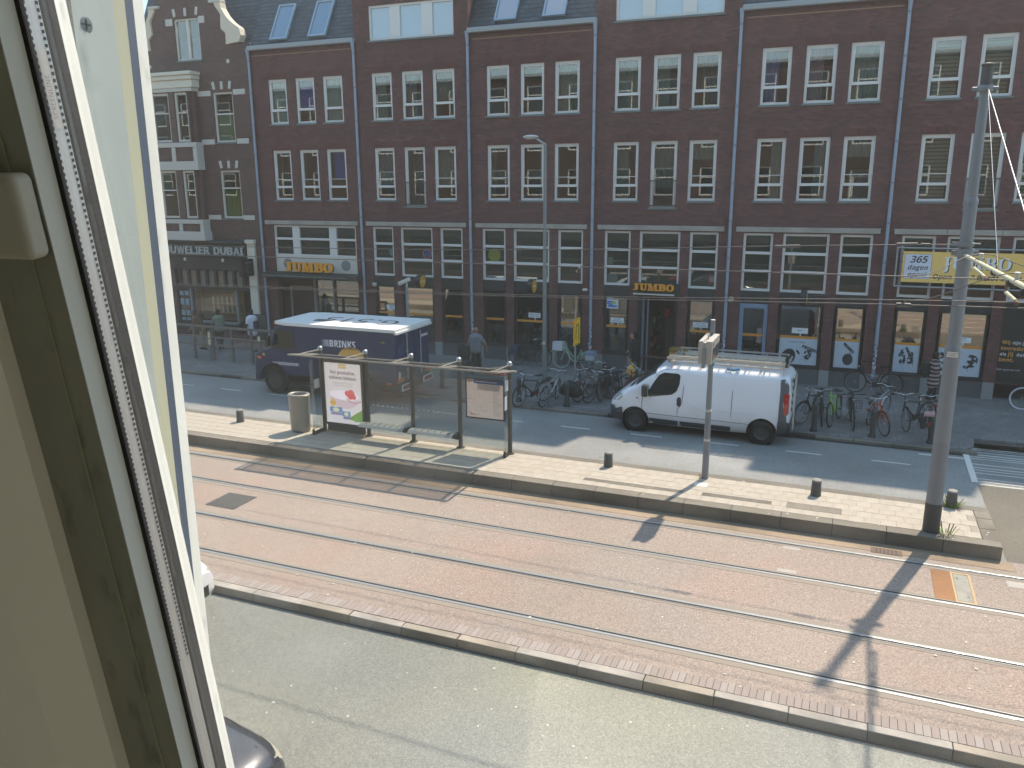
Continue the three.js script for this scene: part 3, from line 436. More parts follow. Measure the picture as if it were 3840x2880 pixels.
  part('shop_back', [bx(-30.5, -24.4, 0.1, 4.4, ZF - 3, ZF - 2.95), bx(-30.5, -24.4, 3.2, 3.28, ZF - 3, ZF - 0.3), bx(-30.5, -24.4, 0.05, 0.12, ZF - 3, ZF)], std(0x3a2f26, 0.9), t);
  part('shop_beam', [bx(-29.6, -25.2, 3.2, 3.8, ZF - 0.2, ZF + 0.06), bx(-29.6, -25.2, 2.3, 2.42, ZF - 0.1, ZF + 0.05), bx(-29.6, -25.9, 0.3, 0.78, ZF - 0.12, ZF + 0.04)], std(0x35302e, 0.6), t);
  for (let i = 0; i < 7; i++) part('transom_light', [bx(-29.1 + i * 0.53, -28.72 + i * 0.53, 2.46, 3.16, ZF - 0.08, ZF - 0.06)], i % 3 === 1 ? std(0x93806c, 0.4) : std(0x857c72, 0.4), t);
  part('mullion', Array.from({ length: 8 }, (_, i) => bx(-29.25 + i * 0.53, -29.1 + i * 0.53, 2.42, 3.2, ZF - 0.08, ZF + 0.04)), M.dark, t);
  const dw = part('display_window', [bx(-28.66, -28.56, 0.78, 2.32, ZF - 0.08, ZF + 0.05), bx(-25.97, -25.87, 0.78, 2.32, ZF - 0.08, ZF + 0.05), bx(-28.56, -25.97, 0.72, 0.82, ZF - 0.08, ZF + 0.1)], M.grey, t, 'jewellery display window with gilt shelves');
  part('pane', bx(-28.56, -25.97, 0.82, 2.32, ZF - 0.05, ZF - 0.045), M.glassClear, dw);
  part('display_shelf', [bx(-27.7, -26.0, 1.6, 1.63, ZF - 0.4, ZF - 0.1), bx(-27.7, -26.0, 1.2, 1.22, ZF - 0.4, ZF - 0.1), bx(-28.3, -28.25, 1.1, 2.1, ZF - 0.3, ZF - 0.25)], std(0xb09040, 0.3, 0.7), dw);
  part('display_back', bx(-28.5, -26, 0.8, 2.3, ZF - 0.6, ZF - 0.55), std(0x8a7654, 0.8), dw);
  reseed(33); part('jewel_stand', Array.from({ length: 12 }, (_, i) => lathe([[0, 0], [0.06, 0], [0.02, 0.1], [0.05, 0.2], [0.03, 0.32], [0, 0.34]], -27.55 + (i % 6) * 0.27, i < 6 ? 1.63 : 1.22, ZF - 0.25, 8)), std(0xd8c49a, 0.5), dw);
  const dr = part('shop_door', [bx(-29.48, -29.4, 0.12, 2.3, ZF - 0.1, ZF), bx(-28.76, -28.68, 0.12, 2.3, ZF - 0.1, ZF), bx(-29.4, -28.76, 2.2, 2.3, ZF - 0.1, ZF)], M.dark, t);
  part('notice', [[1.95, 2.15], [1.5, 1.8], [1.0, 1.25], [0.7, 0.9]].flatMap(([a, b]) => [bx(-29.35, -29.12, a, b, ZF - 0.05, ZF - 0.04), bx(-29.05, -28.82, a, b, ZF - 0.05, ZF - 0.04)]), std(0x8aa0ac, 0.6), dr);
  part('pane', bx(-29.4, -28.76, 0.2, 2.2, ZF - 0.07, ZF - 0.065), M.glassDark, dr);
  part('entrance_recess', [bx(-25.87, -25.2, 0.1, 2.3, ZF - 1.2, ZF - 1.15), bx(-25.22, -25.12, 0.1, 3.2, ZF - 1.2, ZF)], M.dark, t);
  part('white_pilaster', [rbox(-25.05, -24.64, 1.3, 4.6, ZF, ZF + 0.12, 0.01), rbox(-25.1, -24.6, 4.45, 4.62, ZF, ZF + 0.2, 0.02)], M.cream, t);
  part('dark_pier', bx(-25.05, -24.3, 0.08, 1.3, ZF, ZF + 0.1), M.darkgrey, t);
  const s = thing('shop_sign', 'dark fascia board with pale JUWELIER DUBAI lettering above the jewellery shop', 'sign');
  part('board', rbox(-30.3, -25.15, 3.8, 4.43, ZF + 0.0, ZF + 0.16, 0.02), M.lintel, s);
  letterParts('JUWELIER DUBAI', 'sans', -29.72, -25.22, 3.93, 4.27, ZF + 0.16, 0.05, std(0xb4b8b6, 0.5), s, 0.06);
  part('spot_lamp', [lathe([[0, 0], [0.06, 0], [0.05, 0.14], [0, 0.15]], -28.5, 3.62, ZF + 0.3, 8), lathe([[0, 0], [0.06, 0], [0.05, 0.14], [0, 0.15]], -26.3, 3.62, ZF + 0.3, 8)], M.offwhite, s);
  const b = thing('projecting_sign', 'black square box sign jutting out beside the white jewellery shop pilaster', 'sign');
  part('box', rbox(-24.98, -24.72, 3.05, 3.8, ZF + 0.15, ZF + 0.85, 0.03), M.black, b);
  part('face', new THREE.PlaneGeometry(0.62, 0.66).rotateY(Math.PI / 2).translate(-24.715, 3.42, ZF + 0.5), std(0xffffff, 0.5, 0, { map: canvasTex(128, 128, (c) => { c.fillStyle = '#15171a'; c.fillRect(0, 0, 128, 128); c.fillStyle = '#9aa0a0'; c.font = 'bold 18px sans-serif'; c.textAlign = 'center'; c.fillText('JUWELIER', 64, 26); c.strokeStyle = '#8a908e'; c.lineWidth = 4; c.beginPath(); c.arc(64, 78, 26, 0.4, 5.2); c.stroke(); }) }), b);
  part('bracket', rod([-24.85, 3.5, ZF], [-24.85, 3.5, ZF + 0.2], 0.03), M.dark, b);
}
// ---------- supermarket fronts ----------
{
  const t = scene.getObjectByName('terrace_building');
  const x0 = -23.62, x1 = -19.4;
  windowUnit(t, x0, x1, 3.96, 5.28, { rails: [4.7], posts: [[-22.66, -22.3], [-20.77, -20.42]], flatback: 0x3c464a, sill: false, name: 'wide_window', label: 'wide white window band above the shop canopy' });
  part('white_panel', [bx(x0, x1, 3.27, 3.955, ZF - 0.2, ZF - 0.06)], M.offwhite, t);
  for (const x of [-23.0, -20.0]) part('panel_fitting', rod([x, 3.62, ZF - 0.06], [x, 3.62, ZF - 0.03], 0.22, 0.22, 20), M.grey, t);
  part('canopy', [rbox(-24.0, -19.1, 3.05, 3.25, ZF - 0.3, ZF + 0.55, 0.02)], M.lintel, t);
  part('canopy_edge', bx(-23.95, -19.6, 3.13, 3.16, ZF + 0.55, ZF + 0.57), M.grey, t);
  part('entrance_side', [bx(-23.62, -21.95, 0.08, 3.0, ZF - 0.5, ZF - 0.4)], std(0x3c2523, 0.7), t);
  part('entrance_frame', [bx(-23.2, -23.13, 0.08, 2.6, ZF - 0.4, ZF - 0.33), bx(-23.2, -22.0, 2.55, 2.62, ZF - 0.4, ZF - 0.33), bx(-21.95, -21.85, 0.08, 3, ZF - 0.5, ZF - 0.35), bx(-20.95, -20.88, 0.08, 3, ZF - 0.5, ZF - 0.35)], std(0x8a8482, 0.6), t);
  part('entrance_glass', [bx(-21.85, -20.95, 0.1, 2.9, ZF - 0.46, ZF - 0.455), bx(-20.88, -19.45, 0.1, 2.9, ZF - 0.46, ZF - 0.455)], M.glassG, t);
  part('entrance_poster', bx(-21.7, -21.1, 1.5, 2.6, ZF - 0.8, ZF - 0.78), std(0xa08a68, 0.8), t);
  const yel = std(0xf0a028, 0.45), shade = std(0x5a3a14, 0.6);
  function shopSign(label, xa, xb, ya, yb, z) {
    const s = thing('shop_sign', label, 'sign'); const [X0, Y0] = FP(xa, ya, z), [X1, Y1] = FP(xb, yb, z);
    letterParts('JUMBO', 'serif', X0, X1, Y0, Y1, z, 0.06, yel, s, 0.01, 0.045); letterParts('JUMBO', 'serif', X0 + 0.025, X1 + 0.025, Y0 - 0.015, Y1 - 0.015, z - 0.06, 0.055, M.black, s);
    return s;
  }
  const s1 = shopSign('amber JUMBO letters standing on the dark canopy left of the armoured truck', -23.11, -20.62, 3.29, 3.7, ZF + 0.3);
  part('mount_rail', bx(-22.9, -20.5, 3.26, 3.3, ZF + 0.2, ZF + 0.24), M.dark, s1);
  const s2 = shopSign('amber JUMBO letters above the open shop entrance behind the van', -7.48, -5.96, 3.13, 3.38, ZF + 0.22);
  part('fascia', bx(-7.3, -5.75, 2.98, 3.42, ZF - 0.02, ZF + 0.14), M.lintel, s2);
  part('light_strip', bx(-7.42, -5.92, 3.0, 3.045, ZF + 0.14, ZF + 0.26), M.offwhite, s2);
  // open entrance in the tall section
  const e = scene.getObjectByName('terrace_building_003');
  part('entrance_portal', [bx(-7.3, -7.17, 0.08, 2.85, ZF - 0.35, ZF - 0.1), bx(-5.95, -5.83, 0.08, 2.85, ZF - 0.35, ZF - 0.1)], M.dark, e);
  part('sliding_door', [bx(-7.17, -7.1, 0.08, 2.8, ZF - 0.3, ZF - 0.22), bx(-6.98, -6.94, 0.08, 2.8, ZF - 0.3, ZF - 0.22)], std(0x7a8a98, 0.5), e);
  reseed(44);
  part('store_shelf', Array.from({ length: 5 }, (_, i) => bx(-8.4 + i * 0.9, -8.1 + i * 0.9, 0.1, 1.9, ZF - 3.6, ZF - 1.8)), std(0x5a5248, 0.8), e);
  for (const c of [0xc03020, 0xd88820, 0xc8c0b0, 0x7a6a30]) part('goods', Array.from({ length: 26 }, () => { const x = -8.4 + Math.floor(rr(0, 5)) * 0.9 + 0.31, y = 0.2 + Math.floor(rr(0, 4)) * 0.45, z = ZF - rr(1.9, 3.5); return bx(x, x + 0.05, y, y + rr(0.15, 0.3), z, z + rr(0.1, 0.25)); }), std(c, 0.6), e).userData.kind = 'stuff';
  part('red_display', bx(-6.45, -6.3, 2.05, 2.35, ZF - 0.9, ZF - 0.86), M.red, e);
  part('window_poster', card(-8.53, -8.06, 2.38, 2.81, ZF - 0.1), std(0xffffff, 0.5, 0, { map: canvasTex(128, 128, (c) => { c.fillStyle = '#cfdbe6'; c.fillRect(0, 0, 128, 128); c.fillStyle = '#d9a040'; c.fillRect(70, 6, 50, 22); c.fillStyle = '#2e62b0'; c.fillRect(10, 44, 70, 18); c.fillRect(20, 92, 96, 20); c.fillStyle = '#b6c24a'; c.beginPath(); c.ellipse(84, 62, 24, 17, 0, 0, 7); c.fill(); c.fillStyle = '#4a7ac8'; c.beginPath(); c.ellipse(40, 78, 34, 12, 0.2, 0, 7); c.fill(); }) }), e);
  part('yellow_bin', lathe([[0, 0], [0.17, 0], [0.17, 0.55], [0, 0.56]], -8.28, 0.72, ZF - 0.6, 16), std(0x9a8030, 0.7), e);
  // blue grey door
  const dsec = scene.getObjectByName('terrace_building_004');
  const d = part('door', [bx(-3.62, -3.48, 0.08, 2.82, ZF - 0.16, ZF - 0.06), bx(-2.78, -2.66, 0.08, 2.82, ZF - 0.16, ZF - 0.06), bx(-3.48, -2.78, 2.66, 2.82, ZF - 0.16, ZF - 0.06), bx(-3.48, -2.78, 0.08, 0.28, ZF - 0.16, ZF - 0.06)], M.doorBlue, dsec, 'blue grey door with a tall pane and amber band');
  part('pane', bx(-3.48, -2.78, 0.28, 2.66, ZF - 0.12, ZF - 0.115), M.glassG, d); part('amber_band', bx(-3.48, -2.78, 1.66, 1.745, ZF - 0.11, ZF - 0.1), M.amber, d);
  part('door_notice', bx(-2.98, -2.8, 1.42, 1.95, ZF - 0.112, ZF - 0.109), std(0x807878, 0.7), d);
  // dark poster bay
  const p = thing('wall_poster', 'large dark poster with amber and white lines at the right edge', 'poster');
  part('board', bx(4.5, 5.52, 0.62, 3.2, ZF - 0.12, ZF - 0.04), std(0x1e2022, 0.5), p);
  part('print', card(4.5, 5.52, 0.9, 2.3, ZF - 0.035), std(0xffffff, 0.5, 0, { map: canvasTex(512, 700, (c, w, h) => { c.fillStyle = '#1e2022'; c.fillRect(0, 0, w, h); c.font = 'bold 78px sans-serif'; const A = '#d99a3a', W = '#d8d8d8'; c.fillStyle = A; c.fillText('Wij', 40, 190); c.fillStyle = W; c.font = 'bold 70px sans-serif'; c.fillText('zijn pas', 185, 190); c.fillStyle = A; c.font = 'bold 86px sans-serif'; c.fillText('tevreden', 30, 290); c.fillStyle = W; c.font = 'bold 70px sans-serif'; c.fillText('als', 25, 380); c.fillStyle = A; c.font = 'bold 86px sans-serif'; c.fillText('jij', 140, 380); c.fillStyle = W; c.font = 'bold 70px sans-serif'; c.fillText('dat', 260, 380); c.fillStyle = A; c.font = 'bold 86px sans-serif'; c.fillText('bent.', 20, 475); c.fillStyle = W; c.font = '40px sans-serif'; c.fillText('Daar gaan we voor', 12, 620); }) }), p);
  // window cards
  const cards = [[-18.12, -17.59, ['LEKKER', 'VERS'], 'small white card standing on the amber band behind the armoured truck'], [-11.68, -11.17, ['PASSIE VOOR', 'LEKKER ETEN'], 'small white card left of the street lamp in the shop window'], [-8.35, -7.82, ['VOL VAN', 'NATUURLIJK'], 'small white VOL VAN NATUURLIJK card left of the open entrance'], [-5.25, -4.7, ['VOOR THUIS', 'EN ONDERWEG'], 'small white VOOR THUIS EN ONDERWEG card right of the open entrance'], [-1.82, -1.28, ['ENJOY'], 'small white card reading ENJOY above the graffiti panel'], [3.2, 3.72, ['TAKE IT', 'EASY IT'], 'small white card half hidden by the big tram pole']];
  for (const [a, b, tx, label] of cards) { const k = thing('window_card', label, 'sign', [0, 0, 0], 0, 'cards on the amber bands'); part('board', bx(a, b, 1.85, 2.05, ZF - 0.105, ZF - 0.095), M.offwhite, k); part('print', card(a, b, 1.85, 2.05, ZF - 0.093), std(0xffffff, 0.6, 0, { map: ltext(tx) }), k); part('stem', bx((a + b) / 2, (a + b) / 2 + 0.05, 1.755, 1.85, ZF - 0.105, ZF - 0.095), M.offwhite, k); }
  // yellow oval projecting signs
  [[-16.4, 'round amber sign jutting from the wall behind the camera pole'], [-11.5, 'round amber sign jutting out left of the street lamp'], [-1.5, 'round amber sign seen edge on above the graffiti windows']].forEach(([x, label]) => {
    const s = thing('projecting_sign', label, 'sign', [FP(x, 3.1, ZF + 0.4)[0], FP(x, 3.1, ZF + 0.4)[1], ZF + 0.4], 0, 'round amber shop signs');
    part('case', rod([-0.1, 0, 0], [0.1, 0, 0], 0.27, 0.27, 28), M.dark, s);
    const f = new THREE.CircleGeometry(0.245, 28); f.rotateY(Math.PI / 2); f.translate(0.104, 0, 0);
    part('face', f, std(0xffffff, 0.5, 0, { map: canvasTex(128, 128, (c) => { c.fillStyle = '#e2a32e'; c.fillRect(0, 0, 128, 128); c.fillStyle = '#f0ead8'; c.font = 'bold italic 30px serif'; c.textAlign = 'center'; c.fillText('Jumbo', 64, 72); }) }), s);
    part('bracket', rod([0, 0.22, -0.42], [0, 0.22, -0.1], 0.025), M.dark, s);
  });
  // big yellow banner in a tube frame
  const bn = thing('banner', 'yellow banner laced in a tube frame reading 365 dagen open', 'banner'), zb = ZF + 0.35, P = (x, y) => { const q = FP(x, y, zb); return [q[0], q[1], zb]; };
  const a0 = P(1.45, 3.78), a1 = P(5.65, 4.77), f0 = P(1.27, 3.63), f1 = P(5.85, 4.88), post = P(1.43, 4.2);
  part('sheet', card(a0[0], a1[0], a0[1], a1[1], zb), std(0xffffff, 0.55, 0, { map: canvasTex(2048, 482, (c, w, h) => {
    c.fillStyle = '#f2ca72'; c.fillRect(0, 0, w, h); c.fillStyle = '#d4d8e2'; c.beginPath(); c.roundRect(30, 40, 385, 385, 26); c.fill(); c.strokeStyle = '#33383c'; c.lineWidth = 4; c.stroke();
    c.fillStyle = '#22262a'; c.textAlign = 'center'; c.font = 'italic bold 150px sans-serif'; c.fillText('365', 225, 175); c.font = 'italic bold 100px sans-serif'; c.fillText('dagen', 222, 285); c.fillText('open!', 218, 395);
    c.font = 'bold 250px serif'; c.textAlign = 'left'; let x = 590; for (const ch of 'JUMBO') { c.fillStyle = '#1e2226'; c.fillText(ch, x + 16, 266); c.fillStyle = '#e8eaee'; c.fillText(ch, x, 256); x += c.measureText(ch).width + 12; }
    c.fillStyle = '#22262a'; c.font = 'italic bold 108px sans-serif'; c.fillText('Open van 7.00 tot 22.00', 440, 420);
  }) }), bn);
  part('frame_tube', [rod(f0, [f1[0], f0[1], zb], 0.03), rod([f0[0], f1[1], zb], f1, 0.03), rod(f0, [f0[0], f1[1], zb], 0.03), rod(f1, [f1[0], f0[1], zb], 0.03), rod([post[0], f0[1], zb - 0.06], [post[0], f1[1], zb - 0.06], 0.035)], M.galv, bn);
  const ties = []; for (let i = 0; i < 12; i++) { const x = a0[0] + 0.1 + i * (a1[0] - a0[0] - 0.2) / 11; ties.push(rod([x, a1[1] - 0.02, zb + 0.01], [x, f1[1], zb + 0.02], 0.006, 0.006, 5), rod([x, a0[1] + 0.02, zb + 0.01], [x, f0[1], zb + 0.02], 0.006, 0.006, 5)); } for (let i = 0; i < 4; i++) { const y = a0[1] + 0.1 + i * 0.26; ties.push(rod([f0[0], y, zb + 0.02], [a0[0] + 0.02, y + 0.02, zb + 0.01], 0.006, 0.006, 5)); }
  part('lace', ties, M.black, bn); part('frame_bracket', [[f0[0], f0[1]], [f0[0], f1[1]], [3, f1[1]], [3, f0[1]]].map(([x, y]) => rod([x, y, ZF], [x, y, zb], 0.02)), M.galv, bn);
  // things stuck on or standing behind the glass
  const disc = (x, y, r, col, ring, sec, nm) => { const q = scene.getObjectByName(sec); part(nm, [rod([x, y, ZF - 0.125], [x, y, ZF - 0.118], r, r, 24)], std(col, 0.6), q); if (ring) part(nm, [new THREE.TorusGeometry(r * 0.92, r * 0.09, 6, 28).translate(x, y, ZF - 0.116)], std(ring, 0.6), q); };
  disc(-16.12, 4.22, 0.21, 0x3a5a98, 0xa85a4a, 'terrace_building_001', 'window_sticker'); disc(-17.72, 4.25, 0.17, 0x6a9a92, 0, 'terrace_building_001', 'window_sticker'); disc(-13.12, 4.24, 0.27, 0xa09a38, 0x6a7a30, 'terrace_building_002', 'window_sticker'); disc(-4.66, 3.6, 0.12, 0xb8a0a0, 0xb03038, 'terrace_building_003', 'window_sticker');
  part('notice', [bx(-8.52, -8.12, 3.38, 3.68, ZF - 0.125, ZF - 0.12)], std(0x9aa2a4, 0.7), e); part('notice', [bx(-8.5, -8.3, 4.05, 4.3, ZF - 0.125, ZF - 0.12)], std(0x8a9488, 0.7), e);
  reseed(61); for (const [sec, L] of [['terrace_building_001', -19.05], ['terrace_building_002', -14.05], ['terrace_building_004', -4.09]]) { const q = scene.getObjectByName(sec); part('store_shelf', Array.from({ length: 4 }, (_, i) => bx(L + 0.6 + i * 1.2, L + 0.9 + i * 1.2, 0.1, 1.75, ZF - 3.2, ZF - 0.9)), std(0x5a5248, 0.8), q); for (const c of [0xb04030, 0xc88a30, 0xb8b0a0, 0x6a7a40, 0x8a7050]) part('goods', Array.from({ length: 22 }, () => { const x = L + 0.6 + Math.floor(rr(0, 4)) * 1.2 + pick([0.31, -0.06]), y = 0.2 + Math.floor(rr(0, 4)) * 0.42, z = ZF - rr(0.95, 3.1); return bx(x, x + 0.05, y, y + rr(0.15, 0.3), z, z + rr(0.1, 0.3)); }), std(c, 0.6), q).userData.kind = 'stuff'; }
  // small wall fittings
  const l1 = thing('wall_lamp', 'small white globe lamp on the brick pier beside the second downpipe', 'lamp', [FP(-18.6, 2.95, ZF + 0.2)[0], FP(-18.6, 2.95, ZF + 0.2)[1], ZF + 0.2]);
  part('globe', [ball(0, -0.04, 0, 0.1, 0.12)], M.offwhite, l1); part('cap', lathe([[0, 0.1], [0.08, 0.08], [0.1, 0], [0, 0]], 0, 0.02, 0, 12), M.dark, l1); part('bracket', rod([0, 0.06, 0], [0.05, 0.0, -0.2], 0.02), M.dark, l1);
  const l2 = thing('wall_lamp', 'white bulkhead lamp on the pier left of the drainpipe by the entrance', 'lamp', [FP(-9.35, 3.05, ZF + 0.1)[0], FP(-9.35, 3.05, ZF + 0.1)[1], ZF]); part('housing', rbox(-0.09, 0.09, -0.05, 0.05, 0, 0.14, 0.03), M.offwhite, l2);
  const l3 = thing('wall_lamp', 'round pale lamp on the pier above the blue grey door', 'lamp', [FP(-3.95, 2.95, ZF + 0.1)[0], 2.95, ZF]); part('housing', rod([0, 0, 0], [0, 0, 0.12], 0.1, 0.09, 16), std(0xb0a89a, 0.6), l3);
}
const lit = (k, map) => new THREE.MeshStandardMaterial({ map, roughness: 0.4, side: THREE.DoubleSide, emissive: 0xffffff, emissiveMap: map, emissiveIntensity: k });   // back-lit advertising panel
// ---------- tram overhead line ----------
{
  const t = thing('catenary_pole', 'tall tapered grey steel pole on the platform carrying the tram wires', 'pole', [1.84, 0.28, -17.06]);
  part('shaft', [rod([0, 0.6, 0], [0, 3.68, 0], 0.15, 0.138, 24), rod([0, 3.7, 0], [0, 6.36, 0], 0.118, 0.108, 24), rod([0, 6.36, 0], [0, 8.3, 0], 0.092, 0.08, 24), lathe([[0.138, 3.62], [0.14, 3.68], [0.12, 3.74]], 0, 0, 0, 24), lathe([[0.118, 6.3], [0.116, 6.36], [0.092, 6.42]], 0, 0, 0, 24)], M.pole, t);
  part('painted_foot', rod([0, 0, 0], [0, 0.6, 0], 0.155, 0.152, 24), M.poleDark, t);
  part('cap', [rod([0, 8.28, 0], [0, 8.62, 0], 0.092, 0.092, 20), lathe([[0, 8.68], [0.1, 8.66], [0.105, 8.62], [0, 8.61]], 0, 0, 0, 20)], M.poleDark, t);
  part('clamp', [lathe([[0.09, 8.2], [0.125, 8.2], [0.125, 8.3], [0.09, 8.3]], 0, 0, 0, 20), rod([-0.2, 8.25, 0], [0.2, 8.25, 0], 0.035), lathe([[0.11, 5.36], [0.15, 5.36], [0.15, 5.5], [0.11, 5.5]], 0, 0, 0, 20), bx(-0.22, 0.22, 5.38, 5.47, -0.04, 0.04), lathe([[0.11, 5.55], [0.135, 5.55], [0.135, 5.62], [0.11, 5.62]], 0, 0, 0, 20), bx(-0.24, 0.0, 5.55, 5.63, 0.1, 0.16), rod([0, 5.6, 0.12], [0.22, 5.6, 0.12], 0.014)], M.pole, t);
  const st = part('number_plate', card(-0.09, 0.09, 3.52, 3.62, 0.147), std(0xffffff, 0.5, 0, { map: canvasTex(128, 64, (c) => { c.fillStyle = '#d8d8cc'; c.fillRect(0, 0, 128, 64); c.fillStyle = '#222'; c.font = 'bold 24px sans-serif'; c.textAlign = 'center'; c.fillText('RH-SCHW 27', 64, 30, 118); c.fillRect(18, 42, 92, 7); }) }), t); st.rotation.y = -0.1;
  const y0 = -0.28, Z = (z) => z + 17.06, fb = std(0xc9c6a8, 0.45);
  const arm = part('bracket_arm', [rod([0.0, 5.67 + y0, Z(-16.9)], [0.06, 5.78 + y0, Z(-9.5)], 0.034, 0.034, 10)], fb, t, 'pale insulated bracket arm over both tracks');
  part('arm_clamp', [-15.5, -13.6, -12.2, -11.2].map((z) => rod([0.03, 5.69 + y0, Z(z - 0.04)], [0.03, 5.7 + y0, Z(z + 0.04)], 0.048, 0.048, 10)), M.dark, arm);
  part('insulator', [[-15.3, 5.7, 5.84], [-11.9, 5.75, 5.87]].map(([z, a, b]) => lathe([[0, a], [0.035, a], [0.02, a + 0.04], [0.04, a + 0.05], [0.025, b - 0.03], [0.045, b - 0.02], [0.03, b], [0, b]], 0.05, y0, Z(z), 10)), M.offwhite, arm);
  for (const [za, zb] of [[-16.1, -14.65], [-12.6, -11.8]]) { const s = part('steady_arm', rod([0.06, 5.53 + y0, Z(za)], [0.06, 5.52 + y0, Z(zb)], 0.026, 0.022, 10), fb, t); part('dropper', [rod([0.05, 5.7 + y0, Z(za)], [0.06, 5.52 + y0, Z(za)], 0.015), rod([0.06, 5.52 + y0, Z(zb)], [0.06, 5.49 + y0, Z(zb) + 0.06], 0.03)], M.brown, s); }
  part('stay_wire', [rod([0.03, 8.25, 0.1], [0.06, 5.8 + y0, Z(-13.6)], 0.006, 0.006, 5), rod([0.03, 8.25, 0.1], [0.06, 5.78 + y0, Z(-9.9)], 0.011, 0.011, 5)], M.steel, t);
  const wire = (label, geo) => solo('overhead_wire', geo, std(0x5c5a58, 0.5, 0.4), label, 'wire', 'tram overhead wires');
  wire('upper span wire reaching left from the pole with insulators', [tube([[-40, 5.5, -17], [-16.87, 5.44, -17], [-10.3, 5.49, -17], [-5.4, 5.6, -17], [-1.2, 5.77, -17], [1.7, 5.86, -17]], 0.009, 60, 5), rod([-1.45, 5.75, -17], [-1.0, 5.77, -17], 0.03), rod([0.7, 5.84, -17], [1.05, 5.85, -17], 0.03), rod([1.1, 5.85, -17], [1.25, 5.85, -17], 0.022)]);
  wire('contact wire above the track next to the platform', tube([[-60, 5.5, -14.6], [-8.9, 5.46, -14.6], [1.9, 5.5, -14.6], [30, 5.5, -14.6]], 0.009, 60, 5));
  wire('upper wire of the pair above the near tram track', tube([[-60, 5.2, -11.75], [-11.68, 5.21, -11.75], [-3.74, 5.33, -11.75], [1.9, 5.51, -11.75], [20, 5.6, -11.75]], 0.0065, 60, 5));
  wire('lower wire of the pair above the near tram track', [tube([[-60, 5.16, -11.7], [-11.68, 5.19, -11.7], [-4.08, 5.3, -11.7], [2.0, 5.45, -11.7], [20, 5.5, -11.7]], 0.0065, 60, 5), rod([0.55, 5.42, -11.72], [0.72, 5.42, -11.72], 0.028), rod([0.63, 5.42, -11.72], [0.63, 5.48, -11.73], 0.02)]);
  wire('sloping feeder wire from the platform side contact wire over the bracket arm', tube([[0.85, 5.52, -14.62], [1.08, 5.54, -14.65], [1.9, 5.83, -15.3], [2.6, 5.63, -15.3], [4, 5.5, -15.3]], 0.007, 30, 5));
  wire('sloping feeder wire joining the pair of wires over the near track', tube([[0.62, 5.47, -11.76], [0.9, 5.5, -11.78], [1.9, 5.86, -11.9], [2.6, 5.6, -11.9], [4, 5.5, -11.9]], 0.007, 30, 5));
}
// ---------- stop display on its pole ----------
{
  const t = thing('stop_sign', 'grey tram stop display cabinet hung on a slim banded pole', 'sign', [-2.79, 0.28, -18.42]);
  part('pole', [rod([0, 0, 0], [0, 2.2, 0], 0.078, 0.06, 18), rod([0, 2.2, 0], [0, 3.72, 0], 0.058, 0.05, 18)], M.pole, t);
  part('pole_band', [0.92, 1.62].map((y) => rod([0, y, 0], [0, y + 0.05, 0], 0.075, 0.074, 18)), std(0xc8c2b4, 0.6), t);
  part('pole_top', rod([0, 3.72, 0], [0, 3.735, 0], 0.05, 0.05, 18), M.offwhite, t);
  part('pole_sticker', bx(0.055, 0.075, 2.7, 2.95, -0.03, 0.05), std(0x3c8fb0, 0.5), t);
  const cab = part('cabinet', [rbox(-0.13, -0.03, 2.92, 3.42, -0.02, 1.0, 0.012), rbox(0.03, 0.16, 2.92, 3.42, -0.02, 1.0, 0.012), bx(-0.03, 0.03, 2.96, 3.38, 0.05, 0.97)], std(0xb0aca2, 0.5, 0.2), t);
  part('screen', bx(0.158, 0.168, 2.99, 3.26, 0.06, 0.9), std(0x2c3032, 0.3), cab); part('screen_label', [bx(0.158, 0.166, 3.3, 3.37, 0.76, 0.9), bx(0.158, 0.17, 3.22, 3.27, 0.62, 0.86)], std(0x6c6a66, 0.5), cab); part('screen_orange_patch', bx(0.158, 0.1695, 3.02, 3.08, 0.6, 0.85), std(0xb06a40, 0.4), cab);  // orange patch is plain colour on the screen
  part('bracket', [rbox(-0.03, 0.03, 2.84, 3.24, 0.97, 1.06, 0.012), rod([0, 3.38, 0.55], [0, 3.47, 0.55], 0.012), rod([0, 2.92, 0.1], [0, 2.92, 0.9], 0.02)], M.grey, cab);
  const g = []; reseed(3); for (let i = 0; i < 14; i++) g.push(rod([-0.1 + rr(-0.05, 0.05), 0, rr(-0.06, 0.08)], [-0.14 + rr(-0.08, 0.08), rr(0.08, 0.22), rr(-0.1, 0.1)], 0.004, 0.001, 4)); part('dry_weed', g, std(0xa89a70, 0.9), t);
}
